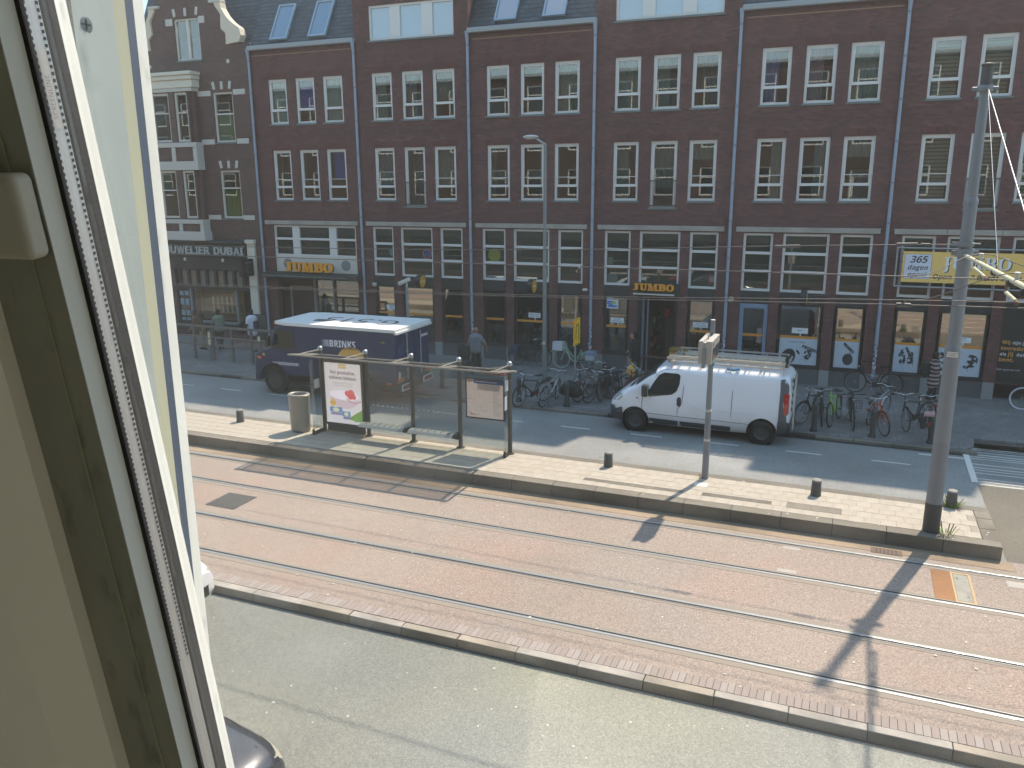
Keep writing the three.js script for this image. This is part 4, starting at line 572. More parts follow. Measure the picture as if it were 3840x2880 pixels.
// ---------- tram shelter ----------
{
  const t = thing('tram_shelter', 'glass tram shelter with five capped posts, bench and tinted roof', 'shelter'), z = -18.42, X = [-13.32, -11.88, -10.49, -9.1, -7.7], y0 = 0.28;
  for (const x of X) { const p = part('post', [rod([x, y0, z], [x, 2.62, z], 0.055, 0.055, 16), rod([x, y0, z], [x, y0 + 0.02, z], 0.11, 0.11, 12)], std(0x4c4a44, 0.5, 0.2), t); part('post_cap', ball(x, 2.62, z, 0.075, 0.075, 0.075, 16, 10), M.steel, p); part('roof_bracket', [rod([x, 2.6, z], [x - 0.0, 2.64, z + 0.95], 0.014), rod([x, 2.45, z], [x, 2.56, z + 0.5], 0.012), rod([x - 0.03, 2.56, z], [x - 0.46, 2.5, z + 0.15], 0.012)], std(0x8e887c, 0.5), p); }
  const slab = (xa, xb, za, ya, zb, yb, th) => { const g = bx(xa, xb, -th / 2, th / 2, 0, 1), p = g.attributes.position; for (let i = 0; i < p.count; i++) { const k = p.getZ(i); p.setY(i, p.getY(i) + ya + (yb - ya) * k); p.setZ(i, za + (zb - za) * k); } g.computeVertexNormals(); return g; };
  const roof = part('roof_pane', X.slice(0, 4).map((x, i) => slab(x + 0.03 - (i ? 0 : 0.12), X[i + 1] - 0.03 + (i === 3 ? 0.12 : 0), z + 0.06, 2.46, -17.28, 2.65, 0.012)), phys({ color: 0xd4ccc0, roughness: 0.05, transmission: 1, thickness: 0, ior: 1.5 }), t);
  part('roof_frame', [slab(-13.5, -7.52, z - 0.02, 2.44, z + 0.08, 2.46, 0.05), slab(-13.5, -7.52, -17.3, 2.65, -17.22, 2.665, 0.04), ...X.map((x) => slab(x - 0.035, x + 0.035, z, 2.455, -17.25, 2.665, 0.03)), slab(-13.52, -13.46, z, 2.455, -17.25, 2.665, 0.03), slab(-7.56, -7.5, z, 2.455, -17.25, 2.665, 0.03)], std(0x9a958a, 0.55, 0.1), roof);
  // poster case
  const pc = part('poster_case', [rbox(-13.24, -11.94, 0.5, 2.36, z - 0.08, z + 0.08, 0.02), bx(-13.2, -12.0, 0.3, 0.5, z - 0.03, z + 0.03)], std(0x55554e, 0.5), t);
  part('poster', card(-13.17, -12.02, 0.58, 2.27, z + 0.083), lit(0.34,  canvasTex(512, 752, (c, w, h) => {
    const g = c.createLinearGradient(0, 0, 0, h); g.addColorStop(0, '#dcd8cf'); g.addColorStop(1, '#e6e2dc'); c.fillStyle = g; c.fillRect(0, 0, w, h);
    c.fillStyle = '#c8a95a'; c.fillRect(205, 10, 105, 52); c.fillStyle = '#f0e8d0'; c.font = 'bold 24px sans-serif'; c.textAlign = 'center'; c.fillText('Optimel', 257, 46, 92);
    c.fillStyle = '#4c4c4e'; c.font = 'bold 60px sans-serif'; c.fillText('Vol proteïne,', 262, 136); c.fillText('ultiem lekker', 258, 202); c.font = '20px sans-serif'; c.fillStyle = '#8a8884'; c.fillText('romige kwark met fruit en granen', 258, 252); c.fillText('voor elk moment van de dag', 258, 282);
    c.fillStyle = '#d8c6c6'; c.beginPath(); c.ellipse(270, 400, 215, 165, 0, 0.1, 3.0); c.fill(); c.fillStyle = '#f1edec'; c.beginPath(); c.ellipse(270, 395, 212, 62, 0.05, 0, 7); c.fill(); c.fillStyle = '#d9615a'; for (const [x, y, r] of [[320, 372, 44], [372, 360, 48], [400, 404, 40], [352, 412, 36]]) { c.beginPath(); c.ellipse(x, y, r, r * 0.8, 0.6, 0, 7); c.fill(); } c.strokeStyle = '#c08a88'; c.lineWidth = 12; c.beginPath(); c.moveTo(300, 430); c.quadraticCurveTo(390, 520, 505, 455); c.stroke();
    c.fillStyle = '#7da648'; c.beginPath(); c.moveTo(w, 560); c.quadraticCurveTo(380, 640, 300, 692); c.lineTo(w, 720); c.fill(); c.fillStyle = '#e0b85a'; c.beginPath(); c.arc(100, 500, 46, 0, 7); c.fill(); c.fillStyle = '#6a5a30'; c.font = 'bold 26px sans-serif'; c.fillText('15 g', 100, 508);
    for (const [x, y, a] of [[50, 552, 180], [225, 596, 120]]) { c.fillStyle = '#5d8fb8'; c.fillRect(x, y, a, 62); c.fillStyle = '#d6dfb0'; c.beginPath(); c.ellipse(x + a / 2, y + 34, a * 0.26, 26, 0, 0, 7); c.fill(); c.fillStyle = '#8a86a8'; c.fillRect(x + 14, y + 66, a - 20, 34); } c.fillStyle = '#86b060'; c.beginPath(); c.ellipse(430, 690, 46, 30, 0, 0, 7); c.fill();
  })), pc, 'bright advertisement for protein yoghurt with a bowl and strawberries');
  part('case_glass', bx(-13.2, -11.98, 0.55, 2.3, z + 0.088, z + 0.092), M.glassClear, pc);
  // back panes with white dots
  for (const [i, a, b] of [[1, -11.82, -10.55], [2, -10.43, -9.16], [3, -9.04, -7.76]]) { const g = part('back_pane', bx(a, b, 0.42, 2.36, z - 0.004, z + 0.004), M.glassShelter, t); if (i < 3) part('safety_dot', Array.from({ length: 8 }, (_, k) => { const q = new THREE.CircleGeometry(0.024, 12); q.translate(a + 0.12 + k * 0.147, 1.18, z + 0.006); return q; }), M.offwhite, g).userData.kind = 'stuff'; }
  const mc = part('map_case', [bx(-8.9, -7.82, 1.14, 1.17, z, z + 0.06), bx(-8.9, -7.82, 2.17, 2.2, z, z + 0.06), bx(-8.9, -8.87, 1.17, 2.17, z, z + 0.06), bx(-7.85, -7.82, 1.17, 2.17, z, z + 0.06)], M.dark, t);
  part('route_map', card(-8.87, -7.85, 1.17, 2.17, z + 0.05), phys({ roughness: 0.9, transmission: 0.45, thickness: 0, map: canvasTex(512, 512, (c, w, h) => { c.fillStyle = '#d8ccca'; c.fillRect(0, 0, w, h); c.fillStyle = '#3f63a0'; c.fillRect(100, 0, w, 56); c.fillStyle = '#d8d4d0'; c.fillRect(120, 24, 300, 10); c.fillStyle = '#b04030'; c.font = 'bold 34px sans-serif'; c.fillText('RET', 16, 42); reseed(9); c.strokeStyle = '#8f8c96'; for (let i = 0; i < 26; i++) { c.lineWidth = rr(0.8, 2.6); c.beginPath(); let x = rr(20, 340), y = rr(80, 440); c.moveTo(x, y); for (let k = 0; k < 3; k++) { if (rnd() < 0.5) x += rr(-110, 110); else y += rr(-90, 90); c.lineTo(x, y); } c.stroke(); } c.fillStyle = '#98949c'; for (let i = 0; i < 34; i++) c.fillRect(366, 90 + i * 11.5, rr(50, 125), 3.5); c.strokeStyle = '#b05a4a'; for (let i = 0; i < 6; i++) { c.lineWidth = 3; c.beginPath(); c.moveTo(20 + i * 6, 440 + i * 8); c.lineTo(rr(60, 180), 480); c.stroke(); } }) }), mc);
  part('line_display', bx(-8.5, -7.9, 2.28, 2.38, z - 0.2, z - 0.1), std(0xa83a34, 0.5), t);
  // end panes
  for (const [x, l, zf] of [[-13.36, 'left', z + 0.48], [-7.7, 'right', z + 0.36]]) { const g = part('end_pane', bx(x - 0.004, x + 0.004, 0.42, 2.36, z + 0.06, zf), M.glassShelter, t); part('end_rail', [bx(x - 0.03, x + 0.03, y0, 0.36, z, zf + 0.02), bx(x - 0.025, x + 0.025, 0.36, 0.44, zf - 0.03, zf + 0.02)], M.dark, g); }
  part('pane_sticker', [bx(-7.71, -7.69, 1.98, 2.25, z + 0.12, z + 0.3), bx(-7.71, -7.69, 1.5, 1.85, z + 0.2, z + 0.34), bx(-13.38, -13.34, 1.55, 1.8, z + 0.1, z + 0.3)], std(0xbcc4c8, 0.6), t);
  // perforated seats
  for (const [a, b] of [[-11.9, -10.56], [-10.4, -9.12]]) {
    const pr = [[0, 0.68], [0.05, 0.735], [0.16, 0.755], [0.3, 0.735], [0.37, 0.68], [0.36, 0.67], [0.29, 0.72], [0.16, 0.74], [0.06, 0.72], [0.01, 0.67]].map(([q, y]) => [z + 0.14 + q, y]);
    const s = part('seat', prism(pr, a, b, 'x'), M.galv, t); part('seat_slot', Array.from({ length: 6 }, (_, k) => bx(a + 0.16 + k * 0.19, a + 0.185 + k * 0.19, 0.72, 0.759, z + 0.2, z + 0.4)).concat(Array.from({ length: 6 }, (_, k) => bx(a + 0.16 + k * 0.19, a + 0.2 + k * 0.19, 0.7, 0.7585, z + 0.235, z + 0.25))), std(0x70746f, 0.6), s);
    part('seat_bracket', [prism([[z, 0.5], [z + 0.06, 0.5], [z + 0.45, 0.66], [z + 0.45, 0.7], [z, 0.7]], b - 0.05, b - 0.02, 'x'), prism([[z, 0.5], [z + 0.06, 0.5], [z + 0.45, 0.66], [z + 0.45, 0.7], [z, 0.7]], a + 0.02, a + 0.05, 'x')], M.dark, s);
  }
}
// litter bin, bollards
{
  const t = thing('litter_bin', 'grey oval steel litter bin left of the shelter', 'bin', [-13.94, 0.28, -18.16]);
  const g = lathe([[0.24, 0], [0.27, 0.05], [0.285, 0.5], [0.3, 1.0], [0.305, 1.06], [0.24, 1.08], [0.22, 1.02], [0.2, 0.7]], 0, 0, 0, 32); g.scale(1.05, 1, 0.85); part('body', g, std(0x99958a, 0.5, 0.35), t);
  const m = new THREE.CircleGeometry(0.21, 24); m.rotateX(-Math.PI / 2); m.scale(1.05, 1, 0.85); m.translate(0, 0.98, 0); part('opening', m, M.black, t); part('foot', lathe([[0.2, -0.0], [0.23, 0], [0.24, 0.04], [0, 0.04]], 0, 0, 0, 20), M.dark, t);
  const mb = (pos, label, h, r, grp) => { const b = thing('bollard', label, 'bollard', pos, 0, grp); return b; };
  const c = thing('bollard', 'short dark bollard alone at the left end of the platform', 'bollard', [-16.14, 0.28, -18.25], 0, 'short bollards on the platform');
  part('body', lathe([[0.115, 0], [0.11, 0.02], [0.098, 0.33], [0.0, 0.33]], 0, 0, 0, 20), std(0x55544e, 0.7), c); part('top', lathe([[0.099, 0.33], [0.099, 0.345], [0.085, 0.37], [0, 0.378]], 0, 0, 0, 20), std(0x86837a, 0.7), c);
  for (const [p, l] of [[[-5.11, 0.28, -18.4], 'short dark bollard between the shelter and the stop display pole'], [[-0.35, 0.28, -18.24], 'short dark bollard midway between display pole and big pole'], [[2.33, 0.28, -18.6], 'short dark bollard with weeds beside the big pole']]) { const k = c.clone(); k.name = numbered('bollard'); k.position.set(...p); k.userData.label = l; scene.add(k); }
  const d = thing('bollard', 'slim dark bollard at the left end of the bicycle rows', 'bollard', [-9.71, 0.08, -24], 0, 'slim dark bollards along the kerb');
  part('body', lathe([[0.11, 0], [0.1, 0.06], [0.075, 0.1], [0.07, 0.66], [0, 0.66]], 0, 0, 0, 16), std(0x2a3232, 0.6), d); part('top', lathe([[0.07, 0.66], [0.08, 0.67], [0.08, 0.74], [0.05, 0.8], [0, 0.81]], 0, 0, 0, 16), std(0x353d3d, 0.55), d);
  for (const [x, z, l] of [[-12.89, -24.75, 'slim dark bollard seen through the shelter glass'], [-8.07, -24.0, 'slim dark bollard in front of the black saddle bag'], [-0.67, -24.0, 'slim dark bollard in front of the black bicycles behind the van'], [0.86, -24.0, 'slim dark bollard in front of the orange bicycle'], [2.31, -23.95, 'slim dark bollard partly hidden by the big tram pole']]) { const k = d.clone(); k.name = numbered('bollard'); k.position.set(x, 0.08, z); k.userData.label = l; scene.add(k); }
  const wg = []; reseed(8); for (const [bx0, bz, n] of [[2.33, -18.6, 70], [2.1, -16.95, 24]]) for (let i = 0; i < n; i++) { const a = rr(0, 6.28), r = rr(0.08, 0.14), l = rr(0.07, 0.24), q = new THREE.PlaneGeometry(0.02, l, 1, 2); q.translate(0, l / 2, 0); q.rotateX(rr(0.3, 1.1)); q.rotateY(a); q.translate(bx0 + Math.sin(a) * r, 0.285, bz + Math.cos(a) * r); wg.push(q); }
  const w = part('weeds', wg, std(0x5f7a2a, 0.8), scene); tag(w, 'green weeds growing round the bollard and the pole foot', 'weeds', null, 'stuff');
}
// street lamp, camera pole, detour sign, railing
{
  const t = thing('street_lamp', 'tall grey street lamp with a flat oval head in front of the terrace', 'lamp', [-9.57, 0.08, -26]);
  part('pole', [rod([0, 0, 0], [0, 1.2, 0], 0.085, 0.078, 16), rod([0, 1.2, 0], [0, 8.1, 0], 0.075, 0.05, 16)], std(0x7e8484, 0.5, 0.1), t);
  part('arm', rod([0.02, 8.1, 0], [-0.28, 8.3, 0.02], 0.035, 0.035, 10), std(0x9aa0a0, 0.5), t);
  const h = part('lamp_head', ball(-0.5, 8.37, 0.02, 0.27, 0.06, 0.13, 18, 10), std(0xb4b8b6, 0.4), t); part('lens', ball(-0.5, 8.33, 0.02, 0.2, 0.04, 0.1), std(0xc8ccc8, 0.25), h);
  part('sticker', bx(-0.03, 0.05, 1.55, 1.66, 0.06, 0.078), M.offwhite, t);
  const c = thing('camera_pole', 'slim grey pole with a white surveillance camera behind the truck', 'camera', [-15.45, 0.08, -27]);
  part('pole', rod([0, 0, 0], [0, 3.15, 0], 0.055, 0.05, 14), std(0x8f9a9a, 0.5), c); const cam = part('camera_housing', [rbox(-0.29, 0.2, -0.07, 0.08, -0.09, 0.09, 0.03)], M.offwhite, c); cam.position.set(-0.05, 3.36, 0); cam.rotation.z = 0.42; part('mount', rod([0, 3.1, 0], [0, 3.34, 0], 0.035), M.offwhite, c);
  const s = thing('detour_sign', 'yellow sign with a black turning arrow on a slim pole', 'sign', [-8.14, 0.08, -25]);
  part('pole', rod([0, 0, 0], [0, 2.98, 0], 0.03, 0.03, 10), M.galv, s);
  const pl = part('panel', rbox(-0.015, 0.015, -0.43, 0.43, -0.3, 0.3, 0.012), std(0xf0a818, 0.5), s); pl.position.set(0.05, 2.24, 0); pl.rotation.y = -0.02;
  const f = new THREE.PlaneGeometry(0.58, 0.84); f.rotateY(Math.PI / 2); f.translate(0.017, 0, 0);
  part('arrow_print', f, std(0xffffff, 0.45, 0, { map: canvasTex(256, 370, (c) => { c.fillStyle = '#ffc71c'; c.fillRect(0, 0, 256, 370); c.strokeStyle = '#1c1c18'; c.lineWidth = 7; c.beginPath(); c.roundRect(12, 12, 232, 346, 22); c.stroke(); c.lineWidth = 26; c.beginPath(); c.moveTo(178, 322); c.lineTo(178, 130); c.arc(128, 130, 50, 0, Math.PI, true); c.lineTo(78, 190); c.stroke(); c.lineWidth = 12; c.beginPath(); c.moveTo(50, 190); c.lineTo(106, 190); c.lineTo(106, 245); c.lineTo(78, 288); c.lineTo(50, 245); c.closePath(); c.stroke(); c.fillStyle = '#1c1c18'; c.font = 'bold 40px sans-serif'; c.fillText('4', 66, 246); }) }), pl);
  const r = thing('railing', 'weathered timber and steel railing along the bicycle path at the left', 'railing');
  const rm = std(0x77706a, 0.75), zr = -25.6;
  for (let i = 0; i < 8; i++) part('post', bx(-27.6 + i * 0.97, -27.52 + i * 0.97, 0.08, 1.48, zr - 0.05, zr + 0.05), rm, r);
  part('rail', [bx(-28, -20.75, 1.4, 1.48, zr - 0.04, zr + 0.06)], rm, r); part('rail', [bx(-28, -20.75, 0.99, 1.05, zr - 0.03, zr + 0.06)], rm, r); part('rail', [bx(-28, -20.75, 0.66, 0.74, zr - 0.03, zr + 0.06)], rm, r);
  for (let i = 0; i < 3; i++) part('infill_board', bx(-22.72 + i * 0.68, -22.1 + i * 0.68, 0.72, 1.0, zr - 0.02, zr + 0.0), std(0x8d8078, 0.8), r);
  const mp = thing('added_glint_post', 'slim added post, its two pale bands stand in for warm glints in front of the railing', 'post', [-23.73, 0.08, -25.45]); part('post', rod([0, 0, 0], [0, 1.25, 0], 0.035), M.grey, mp); part('band', [rod([0, 0.66, 0], [0, 0.9, 0], 0.045), rod([0, 0.94, 0], [0, 1.17, 0], 0.045)], std(0xf4dcae, 0.4), mp);  // added post; pale band colour stands in for bright warm glints
  const mp2 = thing('added_glint_post', 'short added post, its pale band stands in for a warm glint near the truck bonnet', 'post', [-21.25, 0.08, -25.45]); part('post', rod([0, 0, 0], [0, 1.17, 0], 0.035), M.grey, mp2); part('band', rod([0, 0.97, 0], [0, 1.15, 0], 0.05), std(0xf4dcae, 0.4), mp2);  // second added post, pale band again in place of a glint
  const yb = thing('parcel_bin', 'amber box with a dark animal silhouette print by the shop entrance', 'box', [-5.35, 0.08, -28.3]); part('body', rbox(-0.36, 0.36, 0.05, 1.2, -0.25, 0.25, 0.05), std(0xc08428, 0.5), yb); part('lid', rbox(-0.38, 0.38, 1.2, 1.27, -0.27, 0.27, 0.03), std(0x8a6a2c, 0.6), yb); part('slot', bx(-0.26, 0.26, 0.82, 1.08, 0.245, 0.258), M.dark, yb);
}
// ---------- vehicles ----------
// a body lofted from stations { x, yb, yt, w, n }: rounded-box sections with sides leaning in above the belt line
function catmull(st, x) {
  let i = 0; while (i < st.length - 2 && x > st[i + 1].x) i++;
  const a = st[Math.max(0, i - 1)], b = st[i], c = st[i + 1], d = st[Math.min(st.length - 1, i + 2)], t = Math.min(1, Math.max(0, (x - b.x) / (c.x - b.x))), r = {};
  for (const k of ['yb', 'yt', 'w', 'n']) { const m0 = (c[k] - a[k]) / (c.x - a.x) * (c.x - b.x), m1 = (d[k] - b[k]) / (d.x - b.x) * (c.x - b.x), t2 = t * t, t3 = t2 * t; r[k] = (2 * t3 - 3 * t2 + 1) * b[k] + (t3 - 2 * t2 + t) * m0 + (-2 * t3 + 3 * t2) * c[k] + (t3 - t2) * m1; }
  return r;
}
function makeLoft(st, belt, tumble, segX = 90, segV = 64) {
  const x0 = st[0].x, x1 = st[st.length - 1].x;
  const side = (x, y) => { const s = catmull(st, x), mid = (s.yb + s.yt) / 2, h = (s.yt - s.yb) / 2, q = Math.min(1, Math.abs((y - mid) / h)), c = Math.pow(Math.max(0, 1 - Math.pow(q, s.n)), 1 / s.n); return s.w * c * lean(y); };
  const lean = (y) => { const k = THREE.MathUtils.smoothstep(y, belt, belt + 1.1); return 1 - tumble * k; };
  const pts = [];
  for (let i = 0; i <= segX; i++) {
    const x = x0 + (x1 - x0) * i / segX, s = catmull(st, x), mid = (s.yb + s.yt) / 2, h = (s.yt - s.yb) / 2, row = [];
    for (let j = 0; j < segV; j++) { const t = j / segV * 2 * Math.PI, c = Math.cos(t), q = Math.sin(t), e = 2 / s.n, y = mid + h * Math.sign(q) * Math.pow(Math.abs(q), e); row.push([x, y, s.w * Math.sign(c) * Math.pow(Math.abs(c), e) * lean(y)]); }
    pts.push(row);
  }
  const pos = [], idx = []; for (const r of pts) for (const p of r) pos.push(...p);
  for (let i = 0; i < segX; i++) for (let j = 0; j < segV; j++) { const a = i * segV + j, b = i * segV + (j + 1) % segV, c = a + segV, d = b + segV; idx.push(a, b, c, b, d, c); }
  for (const [i, f] of [[0, 1], [segX, -1]]) { const c = pos.length / 3, s = catmull(st, i ? x1 : x0); pos.push(i ? x1 : x0, (s.yb + s.yt) / 2, 0); for (let j = 0; j < segV; j++) { const a = i * segV + j, b = i * segV + (j + 1) % segV; f > 0 ? idx.push(c, b, a) : idx.push(c, a, b); } }
  const g = new THREE.BufferGeometry(); g.setAttribute('position', new THREE.Float32BufferAttribute(pos, 3)); g.setIndex(idx); g.computeVertexNormals(); g.setAttribute('uv', new THREE.BufferAttribute(new Float32Array(pos.length / 3 * 2), 2));
  // part of the skin between stations and section angles, moved outwards
  const skin = (xa, xb, ta, tb, off, nx = 16, nv = 20) => { const P = [], I = []; for (let i = 0; i <= nx; i++) for (let j = 0; j <= nv; j++) { const x = xa + (xb - xa) * i / nx, s = catmull(st, x), mid = (s.yb + s.yt) / 2, h = (s.yt - s.yb) / 2, t = (ta + (tb - ta) * j / nv) * Math.PI, c = Math.cos(t), q = Math.sin(t), e = 2 / s.n, y = mid + (h + off) * Math.sign(q) * Math.pow(Math.abs(q), e); P.push(x, y, (s.w + off) * Math.sign(c) * Math.pow(Math.abs(c), e) * lean(y)); } for (let i = 0; i < nx; i++) for (let j = 0; j < nv; j++) { const a = i * (nv + 1) + j; I.push(a, a + 1, a + nv + 1, a + 1, a + nv + 2, a + nv + 1); } const q = new THREE.BufferGeometry(); q.setAttribute('position', new THREE.Float32BufferAttribute(P, 3)); q.setIndex(I); q.computeVertexNormals(); return q; };
  // patch of an outline given in side view, lying on the side s (+1 near, -1 far)
  const patch = (out, off, s = 1, rings = 6) => {
    const pp = []; out.forEach((p, i) => { const q = out[(i + 1) % out.length], n = Math.max(1, Math.round(Math.hypot(q[0] - p[0], q[1] - p[1]) / 0.08)); for (let k = 0; k < n; k++) pp.push([p[0] + (q[0] - p[0]) * k / n, p[1] + (q[1] - p[1]) * k / n]); });
    const cx = pp.reduce((a, p) => a + p[0], 0) / pp.length, cy = pp.reduce((a, p) => a + p[1], 0) / pp.length, P = [cx, cy, s * (side(cx, cy) + off)], I = [], n = pp.length;
    for (let r = 1; r <= rings; r++) for (const p of pp) { const x = cx + (p[0] - cx) * r / rings, y = cy + (p[1] - cy) * r / rings; P.push(x, y, s * (side(x, y) + off)); }
    for (let j = 0; j < n; j++) I.push(0, 1 + j, 1 + (j + 1) % n); for (let r = 0; r < rings - 1; r++) for (let j = 0; j < n; j++) { const a = 1 + r * n + j, b = 1 + r * n + (j + 1) % n; I.push(a, a + n, b, b, a + n, b + n); }
    const q = new THREE.BufferGeometry(); q.setAttribute('position', new THREE.Float32BufferAttribute(P, 3)); q.setIndex(I); q.computeVertexNormals(); return q;
  };
  const seam = (line, wd, off, s = 1) => tube(line.map(([x, y]) => [x, y, s * (side(x, y) + off)]), wd, line.length * 6, 5);
  return { geo: g, side, skin, patch, seam };
}
function cutArches(geo, cuts) { const ev = new Evaluator(); ev.attributes = ['position', 'normal', 'uv']; ev.useGroups = false; let b = new Brush(geo); b.updateMatrixWorld(); for (const [x, y, r, z0, z1] of cuts) { const c = new Brush(new THREE.CylinderGeometry(r, r, z1 - z0, 40).rotateX(Math.PI / 2).translate(x, y, (z0 + z1) / 2)); c.updateMatrixWorld(); b = ev.evaluate(b, c, SUBTRACTION); } return b.geometry; }
function wheel(parent, x, y, z, r, s, o = {}) {   // s = +1 faces +z
  const w = part('wheel', [lathe([[r * 0.62, -0.1], [r * 0.93, -0.11], [r, -0.06], [r, 0.06], [r * 0.93, 0.11], [r * 0.62, 0.1]], 0, 0, 0, 36).rotateX(Math.PI / 2)], M.rubber, parent); w.position.set(x, y, z); if (s < 0) w.rotation.y = Math.PI;
  part('rim', [lathe([[0, 0.045], [r * 0.25, 0.06], [r * 0.3, 0.03], [r * 0.5, 0.05], [r * 0.56, 0.09], [r * 0.64, 0.095], [r * 0.64, 0.06], [0.01, 0.02]], 0, 0, 0, 36).rotateX(Math.PI / 2), ...Array.from({ length: 10 }, (_, i) => rod([Math.cos(i * 0.628) * r * 0.42, Math.sin(i * 0.628) * r * 0.42, 0.0], [Math.cos(i * 0.628) * r * 0.42, Math.sin(i * 0.628) * r * 0.42, 0.052], r * 0.045, r * 0.045, 8))], o.rim ?? std(0x4c4e4e, 0.5, 0.4), w);
  return w;
}
{
  const t = thing('white_van', 'white panel van with ladders on its roof rack parked half on the sidewalk', 'van', [-6.27, 0, -23.29]);
  const st = [{ x: 0, yb: 0.4, yt: 0.66, w: 0.6, n: 4 }, { x: 0.05, yb: 0.31, yt: 0.86, w: 0.74, n: 4 }, { x: 0.2, yb: 0.26, yt: 1.0, w: 0.87, n: 5 }, { x: 0.45, yb: 0.24, yt: 1.2, w: 0.925, n: 6.5 }, { x: 0.8, yb: 0.22, yt: 1.44, w: 0.945, n: 7 }, { x: 1.25, yb: 0.22, yt: 1.8, w: 0.95, n: 7 }, { x: 1.62, yb: 0.22, yt: 1.94, w: 0.95, n: 7.5 }, { x: 2.2, yb: 0.22, yt: 1.97, w: 0.95, n: 8.5 }, { x: 4.2, yb: 0.24, yt: 1.97, w: 0.95, n: 8.5 }, { x: 4.85, yb: 0.3, yt: 1.95, w: 0.935, n: 8 }, { x: 4.98, yb: 0.38, yt: 1.88, w: 0.9, n: 7 }, { x: 5.02, yb: 0.5, yt: 1.78, w: 0.84, n: 6 }];
  const L = makeLoft(st, 1.0, 0.13, 100, 72), paint = phys({ color: 0xeceef2, roughness: 0.32, clearcoat: 0.5, clearcoatRoughness: 0.12 });
  const wx = [0.82, 4.32], wy = 0.34;
  const bodyGeo = toCreasedNormals(cutArches(L.geo, wx.flatMap((x) => [[x, wy + 0.02, 0.4, 0.62, 1.2], [x, wy + 0.02, 0.4, -1.2, -0.62]])), 0.5);
  { const p = bodyGeo.attributes.position, c = new Float32Array(p.count * 3); for (let i = 0; i < p.count; i++) { const x = p.getX(i), y = p.getY(i), d = 0.34 * (1 - THREE.MathUtils.smoothstep(y, 0.3, 0.85)) * (0.6 + 0.8 * fbm((x + 1) / 7, (y + p.getZ(i) + 2) / 7, 16, 4, 19)) + 0.1 * fbm(x / 7, y / 7 + 0.3, 8, 4, 23); c[3 * i] = 1 - d * 0.9; c[3 * i + 1] = 1 - d; c[3 * i + 2] = 1 - d * 1.1; } bodyGeo.setAttribute('color', new THREE.BufferAttribute(c, 3)); }
  part('body', bodyGeo, phys({ color: 0xeceef2, roughness: 0.32, clearcoat: 0.5, clearcoatRoughness: 0.12, vertexColors: true }), t);
  for (const x of wx) for (const s of [1, -1]) wheel(t, x, wy, s * 0.8, 0.335, s);
  part('arch_lining', wx.flatMap((x) => [1, -1].map((s) => lathe([[0.395, 0], [0.395, 0.28]], 0, 0, 0, 30).rotateX(Math.PI / 2).translate(x, wy + 0.02, s > 0 ? 0.63 : -0.91))), M.black, t);
  const keepBelow = (gs, f) => merge(gs.map((q) => { const p = q.attributes.position, ix = q.index.array, o = []; for (let i = 0; i < ix.length; i += 3) { const y = (p.getY(ix[i]) + p.getY(ix[i + 1]) + p.getY(ix[i + 2])) / 3; if (y < f(p.getX(ix[i]))) o.push(ix[i], ix[i + 1], ix[i + 2]); } q.setIndex(o); return q; }));
  part('front_bumper', keepBelow([L.skin(0.002, 0.46, -0.5, 0.5, 0.008, 14, 44), L.skin(0.002, 0.46, 0.5, 1.5, 0.008, 14, 44)], (x) => 0.73 - x * 0.2), M.darkgrey, t);
  part('rear_bumper', [keepBelow([L.skin(4.72, 5.018, -0.5, 0.5, 0.01, 10, 60), L.skin(4.72, 5.018, 0.5, 1.5, 0.01, 10, 60)], () => 0.7), bx(5.0, 5.05, 0.42, 0.66, -0.84, 0.84)], M.darkgrey, t);
  const near = (name, out, off, m, par = t, label) => part(name, [L.patch(out, off, 1), L.patch(out, off, -1)], m, par, label);
  near('side_window', [[1.2, 1.08], [1.17, 1.2], [1.32, 1.5], [1.46, 1.72], [1.6, 1.79], [1.98, 1.79], [2.06, 1.74], [2.05, 1.5], [1.98, 1.3], [1.85, 1.2]], 0.006, M.glassCar);
  part('windscreen', L.skin(0.8, 1.36, 0.2, 0.8, 0.008, 12, 24), M.glassCar, t); part('wiper', rod([0.72, 1.42, 0.1], [1.2, 1.8, 0.45], 0.012), M.black, t); part('bonnet_vent', L.skin(0.62, 0.75, 0.3, 0.7, 0.01, 4, 16), M.black, t);
  near('headlight', [[0.12, 0.86], [0.2, 0.98], [0.36, 1.12], [0.44, 1.12], [0.42, 0.98], [0.3, 0.88]], 0.008, phys({ color: 0xb8bcb8, roughness: 0.1, metalness: 0.3, clearcoat: 1 }));
  near('rubbing_panel', [[1.22, 0.27], [1.22, 0.47], [2.05, 0.45], [2.05, 0.3]], 0.006, M.darkgrey); near('rubbing_panel', [[2.1, 0.29], [2.1, 0.45], [3.5, 0.44], [3.5, 0.29]], 0.006, M.darkgrey);
  near('door_handle', [[2.0, 0.92], [2.0, 1.1], [2.03, 1.14], [2.1, 1.14], [2.12, 1.1], [2.12, 0.92], [2.09, 0.88], [2.03, 0.88]], 0.008, M.dark); near('indicator', [[0.84, 1.0], [0.84, 1.035], [0.9, 1.035], [0.9, 1.0]], 0.007, M.dark);
  const dl = std(0x34373a, 0.6), seams = [[[1.0, 0.42], [1.0, 0.7], [1.02, 1.0], [1.06, 1.28]], [[1.36, 1.66], [1.5, 1.82], [1.7, 1.88], [2.1, 1.89]], [[2.17, 1.89], [2.16, 1.3], [2.13, 0.95], [2.03, 0.78], [2.03, 0.4]], [[3.5, 1.9], [3.5, 1.2], [3.48, 0.4]], [[1.05, 0.6], [2.0, 0.58], [3.0, 0.57], [4.0, 0.56]], [[4.78, 1.88], [4.8, 1.3], [4.74, 0.7]]];
  part('panel_seam', seams.flatMap((s) => [L.seam(s, 0.007, 0.001, 1), L.seam(s, 0.007, 0.001, -1)]), dl, t);
